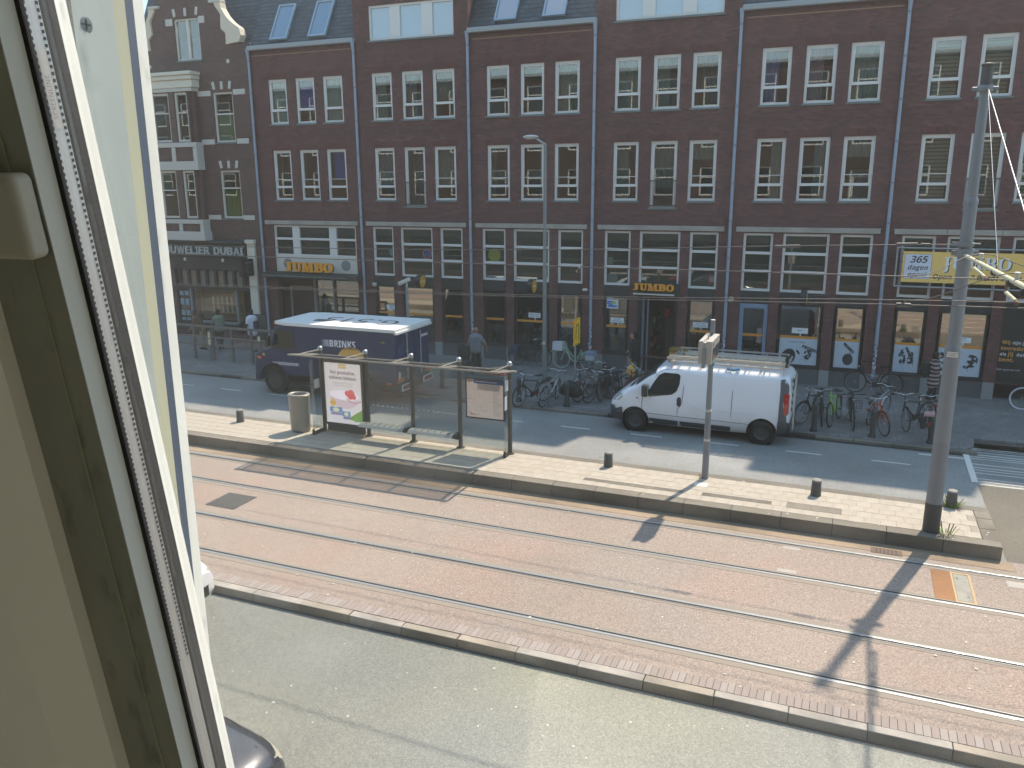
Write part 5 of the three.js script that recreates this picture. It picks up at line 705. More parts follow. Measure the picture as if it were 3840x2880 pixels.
  part('pressed_crease', [[[2.25, 1.2], [2.25, 1.1], [2.4, 0.95], [2.6, 0.9], [3.4, 0.89], [4.75, 0.88]], [[2.25, 1.2], [2.25, 1.75], [2.35, 1.8], [3.4, 1.8], [4.76, 1.79]]].map((s) => L.seam(s, 0.012, -0.004, 1)), paint, t);
  part('tail_light', [L.patch([[4.86, 0.92], [4.84, 1.46], [4.95, 1.5], [4.985, 1.45], [4.985, 0.95], [4.95, 0.9]], 0.012, 1), L.patch([[4.86, 0.92], [4.84, 1.46], [4.95, 1.5], [4.985, 1.45], [4.985, 0.95], [4.95, 0.9]], 0.012, -1)], phys({ color: 0xb01810, roughness: 0.15, clearcoat: 1 }), t);
  near('rear_corner_trim', [[4.73, 0.6], [4.74, 1.55], [4.72, 1.84], [4.84, 1.86], [4.95, 1.7], [4.96, 1.52], [4.83, 1.48], [4.84, 0.9], [4.94, 0.86], [4.96, 0.64]], 0.007, std(0x55585c, 0.5));
  part('rear_door', [bx(5.018, 5.028, 0.72, 1.78, -0.8, 0.8)], paint, t); const chev = []; for (let i = 0; i < 5; i++) chev.push(prism([[0.1, 0.8 + i * 0.2], [0.72, 1.0 + i * 0.2], [0.72, 1.1 + i * 0.2], [0.1, 0.9 + i * 0.2]].map(([a, b]) => [a, b]), 5.028, 5.034, 'x')); part('chevron_stripe', chev, M.darkgrey, t);
  part('rear_window', bx(5.02, 5.036, 1.45, 1.75, -0.7, 0.05), M.glassCar, t); part('tow_bar', [rod([5.0, 0.42, 0], [5.22, 0.42, 0], 0.03), ball(5.22, 0.47, 0, 0.04)], M.black, t); part('number_plate', bx(5.05, 5.06, 0.5, 0.61, -0.26, 0.26), std(0xd8a820, 0.5), t);
  part('rear_ladder_plate', [bx(5.1, 5.125, 0.5, 2.0, 0.6, 0.66), bx(5.1, 5.125, 0.5, 2.0, 0.86, 0.92), ...Array.from({ length: 7 }, (_, i) => bx(5.1, 5.12, 0.6 + i * 0.2, 0.63 + i * 0.2, 0.66, 0.86))], std(0xb4b6b4, 0.4, 0.4), t);
  for (const s of [1, -1]) { const m = part('mirror', rbox(1.02, 1.2, 1.1, 1.45, s > 0 ? 0.93 : -1.15, s > 0 ? 1.15 : -0.93, 0.05, 3), M.dark, t); part('mirror_glass', bx(1.2, 1.205, 1.14, 1.41, s > 0 ? 0.96 : -1.12, s > 0 ? 1.12 : -0.96), M.chrome, m); }
  part('steering_wheel', [new THREE.TorusGeometry(0.18, 0.018, 8, 24).rotateY(Math.PI / 2).translate(1.5, 1.3, 0.4)], std(0x3c4c30, 0.7), t);
  // rack and ladders
  const alu = std(0xc2c2bc, 0.35, 0.6);
  const rk = part('roof_rack', [0.78, -0.6].flatMap((z) => [bx(1.75, 4.82, 2.1, 2.14, z - 0.02, z + 0.02), bx(1.75, 4.82, 2.24, 2.28, z - 0.02, z + 0.02), ...[1.8, 2.6, 3.4, 4.2, 4.78].map((x) => bx(x - 0.015, x + 0.015, 1.93, 2.28, z - 0.015, z + 0.015))]).concat([1.8, 2.3, 2.8, 3.3, 3.8, 4.3, 4.75].map((x) => bx(x - 0.02, x + 0.02, 2.08, 2.115, -0.6, 0.78))), alu, t);
  part('roller', [rod([4.88, 2.2, -0.62], [4.88, 2.2, 0.8], 0.03, 0.03, 12), rod([1.72, 2.12, -0.55], [1.72, 2.12, 0.72], 0.06, 0.06, 12)], std(0x8a8478, 0.5), rk);
  for (const [z0, z1, y, xa, xb] of [[0.34, 0.66, 2.15, 1.62, 4.86], [-0.42, -0.08, 2.15, 2.0, 4.8]]) { const l = part('ladder', [rbox(xa, xb, y, y + 0.075, z0, z0 + 0.03, 0.005, 1), rbox(xa, xb, y, y + 0.075, z1 - 0.03, z1, 0.005, 1), ...Array.from({ length: 12 }, (_, i) => rod([xa + 0.15 + i * 0.27, y + 0.04, z0], [xa + 0.15 + i * 0.27, y + 0.04, z1], 0.014, 0.014, 6))], alu, t); part('foot', [rbox(xb - 0.06, xb + 0.02, y - 0.01, y + 0.09, z0 - 0.01, z0 + 0.05, 0.01), rbox(xb - 0.06, xb + 0.02, y - 0.01, y + 0.09, z1 - 0.05, z1 + 0.01, 0.01)], M.black, l); }
  part('blue_strap', [tube([[3.3, 2.0, 0.72], [3.5, 1.99, 0.76], [3.62, 2.02, 0.74], [3.55, 1.99, 0.68]], 0.03, 16, 6), rod([2.0, 2.14, 0.4], [2.0, 2.25, 0.6], 0.02)], std(0x3a90b8, 0.6), rk);
}
// armoured truck
{
  const t = thing('armoured_truck', 'dark blue armoured money truck with white roof stopped behind the shelter', 'truck', [0, 0, 0]);
  const zn = -22.2, zf = -24.45, navy = phys({ color: 0x0e2650, roughness: 0.5, clearcoat: 0.15, clearcoatRoughness: 0.25 });
  const prof = [[-13.25, 0.75], [-13.25, 2.4], [-17.35, 2.4], [-17.86, 2.26], [-18.08, 1.56], [-18.55, 1.42], [-18.72, 1.3], [-18.76, 0.8], [-18.6, 0.62], [-17.6, 0.62], [-17.4, 0.75]];
  const s = new THREE.Shape(prof.map((p) => new THREE.Vector2(...p))); const g = new THREE.ExtrudeGeometry(s, { depth: zn - zf - 0.1, bevelEnabled: true, bevelSize: 0.04, bevelThickness: 0.05, bevelSegments: 3 }); g.translate(0, 0, zf + 0.05);
  part('body', cutArches(mergeVertices(uvBox(g)), [[-18.0, 0.5, 0.56, zn - 0.4, zn + 0.3], [-18.0, 0.5, 0.56, zf - 0.3, zf + 0.4], [-14.5, 0.5, 0.56, zn - 0.4, zn + 0.3], [-14.5, 0.5, 0.56, zf - 0.3, zf + 0.4]]), navy, t);
  const rp = prism([[-13.15, zn + 0.07], [-17.4, zn + 0.06], [-17.92, zn - 0.12], [-17.92, zf + 0.12], [-17.4, zf - 0.06], [-13.15, zf - 0.07]], 2.42, 2.52, 'y'); part('roof', rp, M.roofWhite, t);
  const rt = new THREE.PlaneGeometry(3.0, 1.5); rt.rotateX(-Math.PI / 2); rt.rotateY(Math.PI); rt.translate(-15.15, 2.525, (zn + zf) / 2);
  part('roof_number', rt, std(0xffffff, 0.6, 0, { transparent: true, map: canvasTex(512, 256, (c) => { c.clearRect(0, 0, 512, 256); c.fillStyle = '#1e2228'; c.font = '190px sans-serif'; c.textAlign = 'center'; c.fillText('G.515', 256, 195, 500); }), alphaTest: 0.5 }), t);
  part('roof_hatch', rbox(-16.7, -16.25, 2.52, 2.545, -23.1, -22.8, 0.01), std(0x5a6260, 0.6), t);
  part('rear_roof_lip', bx(-13.2, -13.1, 2.36, 2.43, zf - 0.05, zn + 0.06), std(0xd8d8d4, 0.5), t);
  for (const x of [-18.0, -14.5]) for (const q of [1, -1]) wheel(t, x, 0.47, q > 0 ? zn - 0.14 : zf + 0.14, 0.47, q, { rim: std(0x3a3c40, 0.5, 0.3) });
  part('arch_trim', [-18.0, -14.5].map((x) => new THREE.TorusGeometry(0.575, 0.035, 6, 24, Math.PI).translate(x, 0.5, zn + 0.0)), std(0x14182a, 0.7), t);
  part('side_window', prism([[-17.98, 1.62], [-17.8, 2.24], [-17.12, 2.24], [-17.05, 1.62]], zn, zn + 0.008), phys({ color: 0x14201a, roughness: 0.1, ior: 1.4 }), t);
  const wsx = (y) => -18.08 + (y - 1.56) * (0.22 / 0.7) - 0.052; const wp = new THREE.BufferGeometry(); wp.setAttribute('position', new THREE.Float32BufferAttribute([wsx(1.64), 1.64, zf + 0.2, wsx(1.64), 1.64, zn - 0.2, wsx(2.22), 2.22, zf + 0.2, wsx(2.22), 2.22, zn - 0.2], 3)); wp.setIndex([0, 1, 2, 1, 3, 2]); wp.computeVertexNormals(); part('windscreen', wp, M.glassDark, t);
  part('door_seam', [bx(-17.02, -17.0, 0.65, 2.38, zn, zn + 0.004), bx(-16.2, -16.185, 0.8, 2.38, zn, zn + 0.004), bx(-18.0, -17.0, 1.52, 1.535, zn, zn + 0.004)], std(0x0e1430, 0.6), t);
  const dec = (name, w, h, x, y, draw, cw, ch, label) => { const q = card(x - w / 2, x + w / 2, y - h / 2, y + h / 2, zn + 0.006); part(name, q, std(0xffffff, 0.5, 0, { transparent: true, map: canvasTex(cw, ch, (c) => { c.clearRect(0, 0, cw, ch); draw(c); }) }), t, label); };
  dec('lettering', 1.95, 0.36, -15.0, 1.93, (c) => { c.fillStyle = '#f0f2fa'; for (let i = 0; i < 6; i++) c.fillRect(8 + i * 17, 24, 3 + i * 1.5, 80); c.font = 'bold 112px sans-serif'; c.fillText('BRINKS', 112, 104, 640); }, 768, 128, 'pale BRINKS lettering with speed stripes');
  dec('lettering', 1.1, 0.17, -17.48, 1.09, (c) => { c.fillStyle = '#f0f2fa'; c.font = 'bold 58px sans-serif'; c.fillText('WAARDETRANSPORT', 4, 52, 504); }, 512, 68);
  dec('round_emblem', 1.2, 1.2, -14.85, 1.28, (c) => { c.fillStyle = '#d8a850'; c.beginPath(); c.arc(128, 128, 124, 0, 7); c.fill(); c.fillStyle = '#2a3468'; c.font = 'bold 40px sans-serif'; c.textAlign = 'center'; c.fillText('werk', 128, 110); c.fillText('mee!', 128, 165); }, 256, 256);
  part('yellow_tag', rbox(-13.72, -13.58, 2.06, 2.1, zn, zn + 0.012, 0.004), std(0x8c9a3c, 0.6), t);
  // rear doors, bars and lamps
  const xr = -13.2; part('rear_door', [bx(xr - 0.02, xr + 0.02, 0.8, 2.3, -23.3, zn - 0.12), bx(xr - 0.02, xr + 0.02, 0.8, 2.3, zf + 0.12, -23.34)], navy, t);
  part('door_bar', [[-22.85], [-23.75]].map(([z]) => rod([xr + 0.06, 0.82, z], [xr + 0.06, 2.28, z], 0.022)).concat([1.1, 1.7, 2.25].map((y) => bx(xr, xr + 0.08, y, y + 0.05, -22.9, -22.8))), std(0xa8acae, 0.4, 0.5), t);
  part('door_plate', [bx(xr + 0.02, xr + 0.028, 2.02, 2.1, -24.3, -23.85), bx(xr + 0.03, xr + 0.04, 0.9, 1.12, -22.42, -22.3)], M.offwhite, t);
  const bp = part('bumper', [rbox(xr - 0.1, xr + 0.14, 0.45, 0.7, zf + 0.03, zn - 0.03, 0.03)], std(0x20242c, 0.6), t); part('reflector_board', [bx(xr + 0.141, xr + 0.15, 0.5, 0.72, -22.95, -22.27), bx(xr + 0.141, xr + 0.15, 0.5, 0.72, zf + 0.08, -23.7)], std(0xd8d8d4, 0.5), bp); part('reflector_stripe', [bx(xr + 0.15, xr + 0.156, 0.54, 0.68, -22.9, -22.35), bx(xr + 0.15, xr + 0.156, 0.54, 0.68, zf + 0.15, -23.78)], std(0x7a2c24, 0.5), bp);
  part('rear_lamp', [bx(xr + 0.02, xr + 0.05, 0.78, 0.9, -22.6, -22.25), bx(xr + 0.02, xr + 0.05, 0.78, 0.9, zf + 0.05, zf + 0.4)], std(0xd07030, 0.3), t); part('side_lamp', [bx(-13.55, -13.38, 0.72, 0.77, zn, zn + 0.03), bx(-18.62, -18.45, 1.22, 1.3, zn + 0.03, zn + 0.06)], std(0xe06020, 0.3), t);
  part('fender_badge', bx(-18.4, -18.3, 1.32, 1.42, zn + 0.03, zn + 0.05), std(0xb4a070, 0.5), t); part('mirror', [rbox(-18.05, -17.95, 1.7, 2.05, zn + 0.1, zn + 0.3, 0.03), rod([-18, 1.85, zn], [-18, 1.85, zn + 0.12], 0.02)], M.black, t); part('step', bx(-17.3, -16.6, 0.38, 0.44, zn - 0.2, zn - 0.02), M.dark, t);
  part('front_bumper', rbox(-18.86, -18.62, 0.42, 0.72, zf + 0.05, zn - 0.05, 0.05), std(0x1a2248, 0.5), t); part('headlight', [ball(-18.75, 1.0, zn - 0.3, 0.06, 0.12, 0.12), ball(-18.75, 1.0, zf + 0.3, 0.06, 0.12, 0.12)], M.chrome, t); part('underbody', bx(-18.4, -13.3, 0.4, 0.8, zf + 0.4, zn - 0.4), M.black, t);
}
// two cars on the near road, mostly hidden by the window frame
function saloon(name, label, x, z, col, y0) {
  const t = thing(name, label, 'car', [x, y0, z], Math.PI);   // local +x is the tail, nose at local 0 faces world +x
  const st = [{ x: 0, yb: 0.3, yt: 0.55, w: 0.62, n: 4 }, { x: 0.06, yb: 0.22, yt: 0.72, w: 0.76, n: 4 }, { x: 0.35, yb: 0.2, yt: 0.86, w: 0.86, n: 4.5 }, { x: 1.0, yb: 0.2, yt: 0.99, w: 0.89, n: 5 }, { x: 1.25, yb: 0.2, yt: 1.06, w: 0.89, n: 4.5 }, { x: 1.95, yb: 0.2, yt: 1.42, w: 0.88, n: 4 }, { x: 2.7, yb: 0.2, yt: 1.48, w: 0.88, n: 4 }, { x: 3.5, yb: 0.22, yt: 1.38, w: 0.87, n: 4 }, { x: 4.05, yb: 0.26, yt: 1.05, w: 0.83, n: 4 }, { x: 4.2, yb: 0.4, yt: 0.85, w: 0.74, n: 4 }];
  const L = makeLoft(st, 0.85, 0.25, 70, 48), paint = phys({ color: col, roughness: 0.25, metalness: 0.2, clearcoat: 1, clearcoatRoughness: 0.06 });
  part('body', toCreasedNormals(cutArches(L.geo, [0.78, 3.42].flatMap((q) => [[q, 0.32, 0.36, 0.6, 1.2], [q, 0.32, 0.36, -1.2, -0.6]])), 0.5), paint, t);
  for (const q of [0.78, 3.42]) for (const s of [1, -1]) wheel(t, q, 0.31, s * 0.77, 0.31, s, { rim: M.steel });
  part('windscreen', L.skin(1.28, 1.92, 0.16, 0.84, 0.006, 10, 20), M.glassCar, t); for (const s of [1, -1]) part('side_window', L.patch([[1.6, 0.98], [2.05, 1.34], [3.2, 1.34], [3.6, 1.02]], 0.006, s), M.glassCar, t);
  const hl = [[0.06, 0.58], [0.1, 0.72], [0.42, 0.8], [0.5, 0.74], [0.3, 0.62]]; part('headlight', [L.patch(hl, 0.008, 1), L.patch(hl, 0.008, -1)], phys({ color: 0xd8d4c0, roughness: 0.1, metalness: 0.4, clearcoat: 1 }), t);
  part('grille', [bx(-0.012, 0.03, 0.32, 0.5, -0.55, 0.55)], M.black, t); const br = (y, o) => tube([[0.35, y, 0.86 + o], [0.14, y, 0.8 + o], [0.03, y, 0.66 + o], [0.0, y, 0.3], [0, y, -0.3], [0.03, y, -0.66 - o], [0.14, y, -0.8 - o], [0.35, y, -0.86 - o]], 0.012, 40, 5); part('bumper_trim', [br(0.5, 0.0), br(0.34, 0.0)], M.dark, t); part('bonnet_seam', [L.seam([[0.3, 0.83], [0.7, 0.88], [1.2, 0.93]], 0.006, 0, 1), L.seam([[0.3, 0.83], [0.7, 0.88], [1.2, 0.93]], 0.006, 0, -1)], M.black, t);
  for (const s of [1, -1]) { const m = part('mirror', ball(1.55, 0.98, s * 1.0, 0.06, 0.08, 0.12), paint, t); } part('wiper', rod([1.24, 1.07, -0.5], [1.3, 1.1, 0.3], 0.012), M.black, t);
  return t;
}
saloon('white_car', 'white car at the left edge, only its front corner shows beside the window frame', -9.72, -9.3, 0xe4e4e4, -0.15);
saloon('dark_car', 'dark grey car below the window, only its bonnet and headlight show', -5.58, -5.86, 0x3a3d42, -0.15);
// ---------- bicycles ----------
const GB = new Map();
function once(k, f) { if (!GB.has(k)) GB.set(k, f()); return GB.get(k); }
const tyreGeo = new THREE.TorusGeometry(0.333, 0.023, 8, 36), rimGeo = merge([new THREE.TorusGeometry(0.312, 0.009, 5, 32), rod([0, 0, -0.035], [0, 0, 0.035], 0.022, 0.022, 8), ...Array.from({ length: 18 }, (_, i) => { const a = i / 18 * 6.283; return rod([Math.cos(a + 0.25) * 0.02, Math.sin(a + 0.25) * 0.02, i % 2 ? 0.025 : -0.025], [Math.cos(a) * 0.31, Math.sin(a) * 0.31, 0], 0.0022, 0.0022, 3, false); })]);
const guardGeo = (a0, a1) => new THREE.TorusGeometry(0.37, 0.022, 4, 20, a1 - a0).rotateZ(a0);
function bicycle(label, x, z, heading, o = {}) {
  const t = thing('bicycle', label, 'bicycle', [x, 0.08, z], heading, 'parked bicycles');
  const q = o.q ?? 1, fm = std(o.color ?? 0x1a1b1c, o.rough ?? 0.35, o.metal ?? 0.1), met = o.bar ?? M.chrome, R = 0.354, wb = 0.55;
  const body = new THREE.Group(); t.rotation.order = 'YXZ'; t.rotation.x = o.lean ?? 0.1; t.remove(body);
  const steer = o.steer ?? 0, hub = [[-wb, R], [wb, R]];
  const head = [0.36, 0.86], bb = [-0.08, 0.3], seat = [-0.24, 0.78];
  const fr = [];
  if (o.step) fr.push(tube([[head[0] + 0.02, head[1] - 0.06, 0], [0.24, 0.5, 0], [0.08, 0.33, 0], [bb[0], bb[1], 0]], 0.024, 14, 7), tube([[head[0], head[1], 0], [0.2, 0.62, 0], [0.02, 0.44, 0], [-0.16, 0.52, 0]], 0.016, 12, 6)); else fr.push(rod([head[0], head[1], 0], [seat[0] + 0.02, 0.74, 0], 0.021), rod([head[0] + 0.03, head[1] - 0.12, 0], [bb[0], bb[1], 0], 0.025));
  fr.push(rod([bb[0], bb[1], 0], [seat[0], seat[1], 0], 0.018), rod([head[0] - 0.015, head[1] + 0.05, 0], [head[0] + 0.05, head[1] - 0.16, 0], 0.022));
  for (const s of [1, -1]) fr.push(rod([bb[0], bb[1], s * 0.03], [-wb, R, s * 0.06], 0.011, 0.01, 6), rod([seat[0] + 0.01, 0.7, s * 0.02], [-wb, R, s * 0.06], 0.009, 0.009, 6));
  part('frame', fr, fm, t);
  const rear = part('wheel', tyreGeo, o.tyre ?? M.rubber, t); rear.position.set(-wb, R, 0); part('rim', rimGeo, M.steel, rear);
  part('mudguard', guardGeo(0.5, 3.3), o.guard ?? fm, rear);
  const fork = new THREE.Group(); fork.name = 'front_end'; fork.position.set(0.37, 0.82, 0); fork.rotation.y = steer; t.add(fork);
  const fk = part('fork', [1, -1].map((s) => rod([0.03, -0.12, s * 0.03], [wb - 0.37, R - 0.82, s * 0.055], 0.012, 0.01, 6)).concat(rod([0.035, -0.14, 0], [-0.03, 0.2, 0], 0.016)), fm, fork); void fk;
  const fw = part('wheel', merge([tyreGeo]), o.tyre ?? M.rubber, fork); fw.position.set(wb - 0.37, R - 0.82, 0); fork.remove(fw); fork.add(fw);
  part('front_rim', rimGeo.clone().translate(wb - 0.37, R - 0.82, 0), M.steel, fork);
  part('mudguard', guardGeo(0.4, 2.6).translate(wb - 0.37, R - 0.82, 0), o.guard ?? fm, fork);
  const hb = o.flat ? [rod([-0.03, 0.2, -0.31], [-0.03, 0.2, 0.31], 0.013), ...[1, -1].map((s) => rod([-0.03, 0.2, s * 0.21], [-0.04, 0.2, s * 0.32], 0.018))] : [tube([[-0.24, 0.2, -0.29], [-0.1, 0.24, -0.27], [0.0, 0.24, -0.13], [-0.01, 0.2, 0], [0.0, 0.24, 0.13], [-0.1, 0.24, 0.27], [-0.24, 0.2, 0.29]], 0.012, 30, 7)];
  part('handlebar', hb, met, fork); if (!o.flat) part('grip', [1, -1].map((s) => rod([-0.26, 0.2, s * 0.293], [-0.14, 0.225, s * 0.28], 0.017)), M.black, fork);
  part('headlamp', ball(0.1, 0.06, 0, 0.035, 0.035, 0.035, 8, 6), M.steel, fork);
  part('saddle', (() => { const g = new THREE.SphereGeometry(1, 14, 10), p = g.attributes.position; for (let i = 0; i < p.count; i++) { const xx = p.getX(i); p.setXYZ(i, xx * 0.14, p.getY(i) * 0.035 + 0.01, p.getZ(i) * (xx > 0 ? 0.045 + 0.03 * (1 - xx) : 0.09)); } g.translate(seat[0] - 0.05, 0.91, 0); g.computeVertexNormals(); return g; })(), o.saddle ?? M.black, t);
  part('seat_post', rod([seat[0], seat[1], 0], [seat[0] - 0.04, 0.9, 0], 0.012), met, t);
  part('crank', [new THREE.TorusGeometry(0.085, 0.012, 5, 20).translate(bb[0], bb[1], 0.045), rod([bb[0], bb[1], 0.06], [bb[0] + 0.15, bb[1] - 0.07, 0.06], 0.011), rod([bb[0], bb[1], -0.06], [bb[0] - 0.15, bb[1] + 0.07, -0.06], 0.011), bx(bb[0] + 0.1, bb[0] + 0.2, bb[1] - 0.085, bb[1] - 0.06, 0.06, 0.15), bx(bb[0] - 0.2, bb[0] - 0.1, bb[1] + 0.06, bb[1] + 0.085, -0.15, -0.06)], M.darkgrey, t);
  if (o.chaincase !== false) part('chain_guard', prism([[-wb, R - 0.05], [bb[0] + 0.1, bb[1] - 0.09], [bb[0] + 0.11, bb[1] + 0.09], [-wb, R + 0.05]], 0.03, 0.045), o.guard ?? M.dark, t);
  if (o.rack !== false) part('rear_rack', [...[1, -1].flatMap((s) => [rod([-0.3, 0.74, s * 0.06], [-0.86, 0.74, s * 0.07], 0.007, 0.007, 5), rod([-wb, R, s * 0.075], [-0.72, 0.74, s * 0.07], 0.006, 0.006, 5), rod([-wb, R, s * 0.075], [-0.45, 0.74, s * 0.065], 0.006, 0.006, 5)]), ...[-0.45, -0.6, -0.74, -0.86].map((a) => rod([a, 0.74, -0.07], [a, 0.74, 0.07], 0.006, 0.006, 5))], o.rackMat ?? M.darkgrey, t);
  part('rear_reflector', bx(-0.93, -0.91, 0.52, 0.6, -0.03, 0.03), M.red, t);
  part('kickstand', rod([-0.4, 0.3, 0.05], [-0.44, 0.02, 0.2], 0.009), M.darkgrey, t);
  if (o.front) { const w = part(o.front === 'crate' ? 'crate' : 'basket', o.front === 'crate' ? [bx(0.1, 0.48, -0.12, -0.1, -0.22, 0.22), bx(0.1, 0.12, -0.1, 0.2, -0.22, 0.22), bx(0.46, 0.48, -0.1, 0.2, -0.22, 0.22), bx(0.12, 0.46, -0.1, 0.2, -0.22, -0.2), bx(0.12, 0.46, -0.1, 0.2, 0.2, 0.22)] : [...[0, 0.07, 0.14, 0.22].flatMap((y) => [rod([0.1, y - 0.1, -0.18], [0.38, y - 0.1, -0.2], 0.005, 0.005, 4), rod([0.1, y - 0.1, 0.18], [0.38, y - 0.1, 0.2], 0.005, 0.005, 4), rod([0.38, y - 0.1, -0.2], [0.38, y - 0.1, 0.2], 0.005, 0.005, 4), rod([0.1, y - 0.1, -0.18], [0.1, y - 0.1, 0.18], 0.005, 0.005, 4)]), ...[-0.2, -0.13, -0.06, 0, 0.06, 0.13, 0.2].flatMap((z2) => [rod([0.38, -0.1, z2], [0.38, 0.12, z2], 0.004, 0.004, 4), rod([0.1, -0.1, z2], [0.38, -0.1, z2], 0.004, 0.004, 4)])], o.frontMat ?? M.steel, fork); void w; }
  if (o.bag) { const bmat = std(o.bag, 0.7); part('pannier', [1, -1].map((s) => rbox(-0.82, -0.46, 0.38, 0.72, s > 0 ? 0.09 : -0.23, s > 0 ? 0.23 : -0.09, 0.05, 3)), bmat, t); part('pannier_flap', [1, -1].map((s) => rbox(-0.83, -0.45, 0.58, 0.75, s > 0 ? 0.08 : -0.24, s > 0 ? 0.24 : -0.08, 0.04, 3)), std(o.flap ?? o.bag, 0.7), t); }
  if (o.box) part('rear_box', rbox(-0.9, -0.56, 0.76, 0.84, -0.13, 0.13, 0.02), std(o.box, 0.6), t);
  return t;
}
const H = (dx, dz) => Math.atan2(-dz, dx);
bicycle('mint green bicycle with a white front crate and white panniers leaning at the shop wall', -9.52, -29.2, Math.PI, { color: 0x8fbfa0, step: true, front: 'crate', frontMat: std(0xc4c8c8, 0.7), bag: 0xa8adb0, flap: 0x7c88a0, tyre: std(0x9a9a94, 0.8), lean: 0.08, bar: M.black });
bicycle('black city bicycle with a dark blue bag at the wall left of the street lamp', -11.35, -29.2, 0, { color: 0x16181a, step: true, bag: 0x28324c, lean: -0.08 });
bicycle('silver bicycle seen from behind with a metal rack at the left end of the row', -8.68, -24.15, H(0.12, -1), { color: 0xa8aca8, metal: 0.5, rackMat: M.steel, guard: std(0x9a9e9c, 0.4, 0.4), steer: 0.25, lean: 0.1 });
bicycle('dark bicycle with chrome handlebar beside the silver one at the left end', -9.25, -23.9, H(-0.5, 0.9), { color: 0x303230, steer: 0.2, lean: -0.1, flat: false });
bicycle('black bicycle with a white front mudguard behind the black saddle bag', -7.86, -25.2, H(0.05, 1), { color: 0x1b1d1e, guard: std(0xb8bab8, 0.5), steer: -0.35, lean: 0.1 });
bicycle('grey bicycle with a wire front basket in the middle of the left row', -7.42, -25.15, H(-0.2, 1), { color: 0x6c7270, metal: 0.4, front: 'basket', steer: -0.15, lean: -0.1, bag: 0x303a48 });
bicycle('dark bicycle with a red rear light behind the basket bicycle', -7.0, -25.6, H(0.25, 1), { color: 0x24262a, steer: 0.3, lean: 0.12, bag: 0x2a2a2c });
bicycle('black bicycle leaning over between the basket bicycle and the van', -6.72, -25.9, H(0.75, -0.8), { color: 0x1a1a1c, flat: true, lean: 0.22 });
bicycle('dark green bicycle squeezed between the basket bicycle and the red rear light', -7.2, -25.45, H(-0.1, 1), { color: 0x1c2622, steer: 0.2, lean: 0.16, bar: M.black });
bicycle('black bicycle with upright bars just behind the wire basket bicycle', -7.55, -25.75, H(0.4, -0.9), { color: 0x131415, step: true, lean: -0.12 });
bicycle('dark red bicycle with chrome handlebar just in front of the van bonnet', -6.35, -25.9, H(-0.35, 0.9), { color: 0x7a2a22, step: true, lean: -0.1, steer: 0.25 });
bicycle('black bicycle with a big front wheel directly behind the van', -0.86, -25.05, H(-0.3, 1), { color: 0x17181a, lean: -0.08, steer: -0.3 });
bicycle('black bicycle with silver headlamp and racks left of the lime green one', -0.5, -25.1, H(0.05, 1), { color: 0x202224, lean: 0.07, front: 'basket', frontMat: M.darkgrey, bar: M.steel });
bicycle('lime green bicycle with black wheels', -0.14, -25.15, H(-0.2, 1), { color: 0x86d018, flat: true, bar: M.black, guard: M.black, lean: 0.1, chaincase: false, rack: false });
bicycle('black bicycle right beside the lime green one', 0.33, -24.97, H(0.08, 1), { color: 0x141516, flat: true, bar: M.black, guard: M.black, front: 'basket', frontMat: M.black, lean: 0.06 });
bicycle('orange bicycle with chrome handlebar behind a slim bollard', 1.02, -24.72, H(0.22, 1), { color: 0xc2481c, lean: 0.1, steer: 0.2, guard: std(0x8a3a1c, 0.5) });
bicycle('silver and black bicycle with a red rear carrier behind the orange one', 1.0, -25.7, H(0.35, -0.9), { color: 0x9aa4ae, metal: 0.4, lean: 0.1 });
bicycle('large black bicycle standing askew right of the orange bicycle', 1.95, -25.3, H(-0.65, 0.7), { color: 0x1a1b1c, steer: 1.0, lean: 0.05 });
bicycle('dark bicycle with a pale box on its carrier next to the big pole', 2.36, -24.75, H(0.1, -1), { color: 0x1e2024, bag: 0x1e2430, box: 0xb08a84, saddle: std(0x3c2a24, 0.6), lean: -0.08 });
bicycle('black bicycle leaning at the brick pier under the graffiti windows', 0.92, -29.25, Math.PI, { color: 0x111213, bar: M.black, tyre: M.black, lean: 0.1, step: true });
bicycle('bicycle with white tyres entering at the right edge', 5.7, -28.7, Math.PI, { color: 0x20242c, tyre: std(0xc8ccd4, 0.7), lean: 0.06 });
{
  const b = thing('saddle_bag', 'bulging black bag hung over a bicycle behind the slim bollard', 'bag', [-8.1, 0.55, -24.45]);
  const g = new THREE.SphereGeometry(1, 28, 20), p = g.attributes.position; for (let i = 0; i < p.count; i++) { const v = V3(p.getX(i), p.getY(i), p.getZ(i)), k = 1 + 0.22 * (fbm((v.x + 2) / 4, (v.y + v.z + 3) / 6, 6, 3, 5) - 0.5) * 2; p.setXYZ(i, v.x * 0.36 * k, v.y * 0.26 * k - 0.12 * v.x * v.x, v.z * 0.22 * k); } g.computeVertexNormals();
  part('pouch', g, std(0x131416, 0.65), b); part('strap', tube([[-0.25, 0.1, 0.2], [0, 0.3, 0.12], [0.26, 0.1, 0.16]], 0.016, 14, 5), M.dark, b);
}
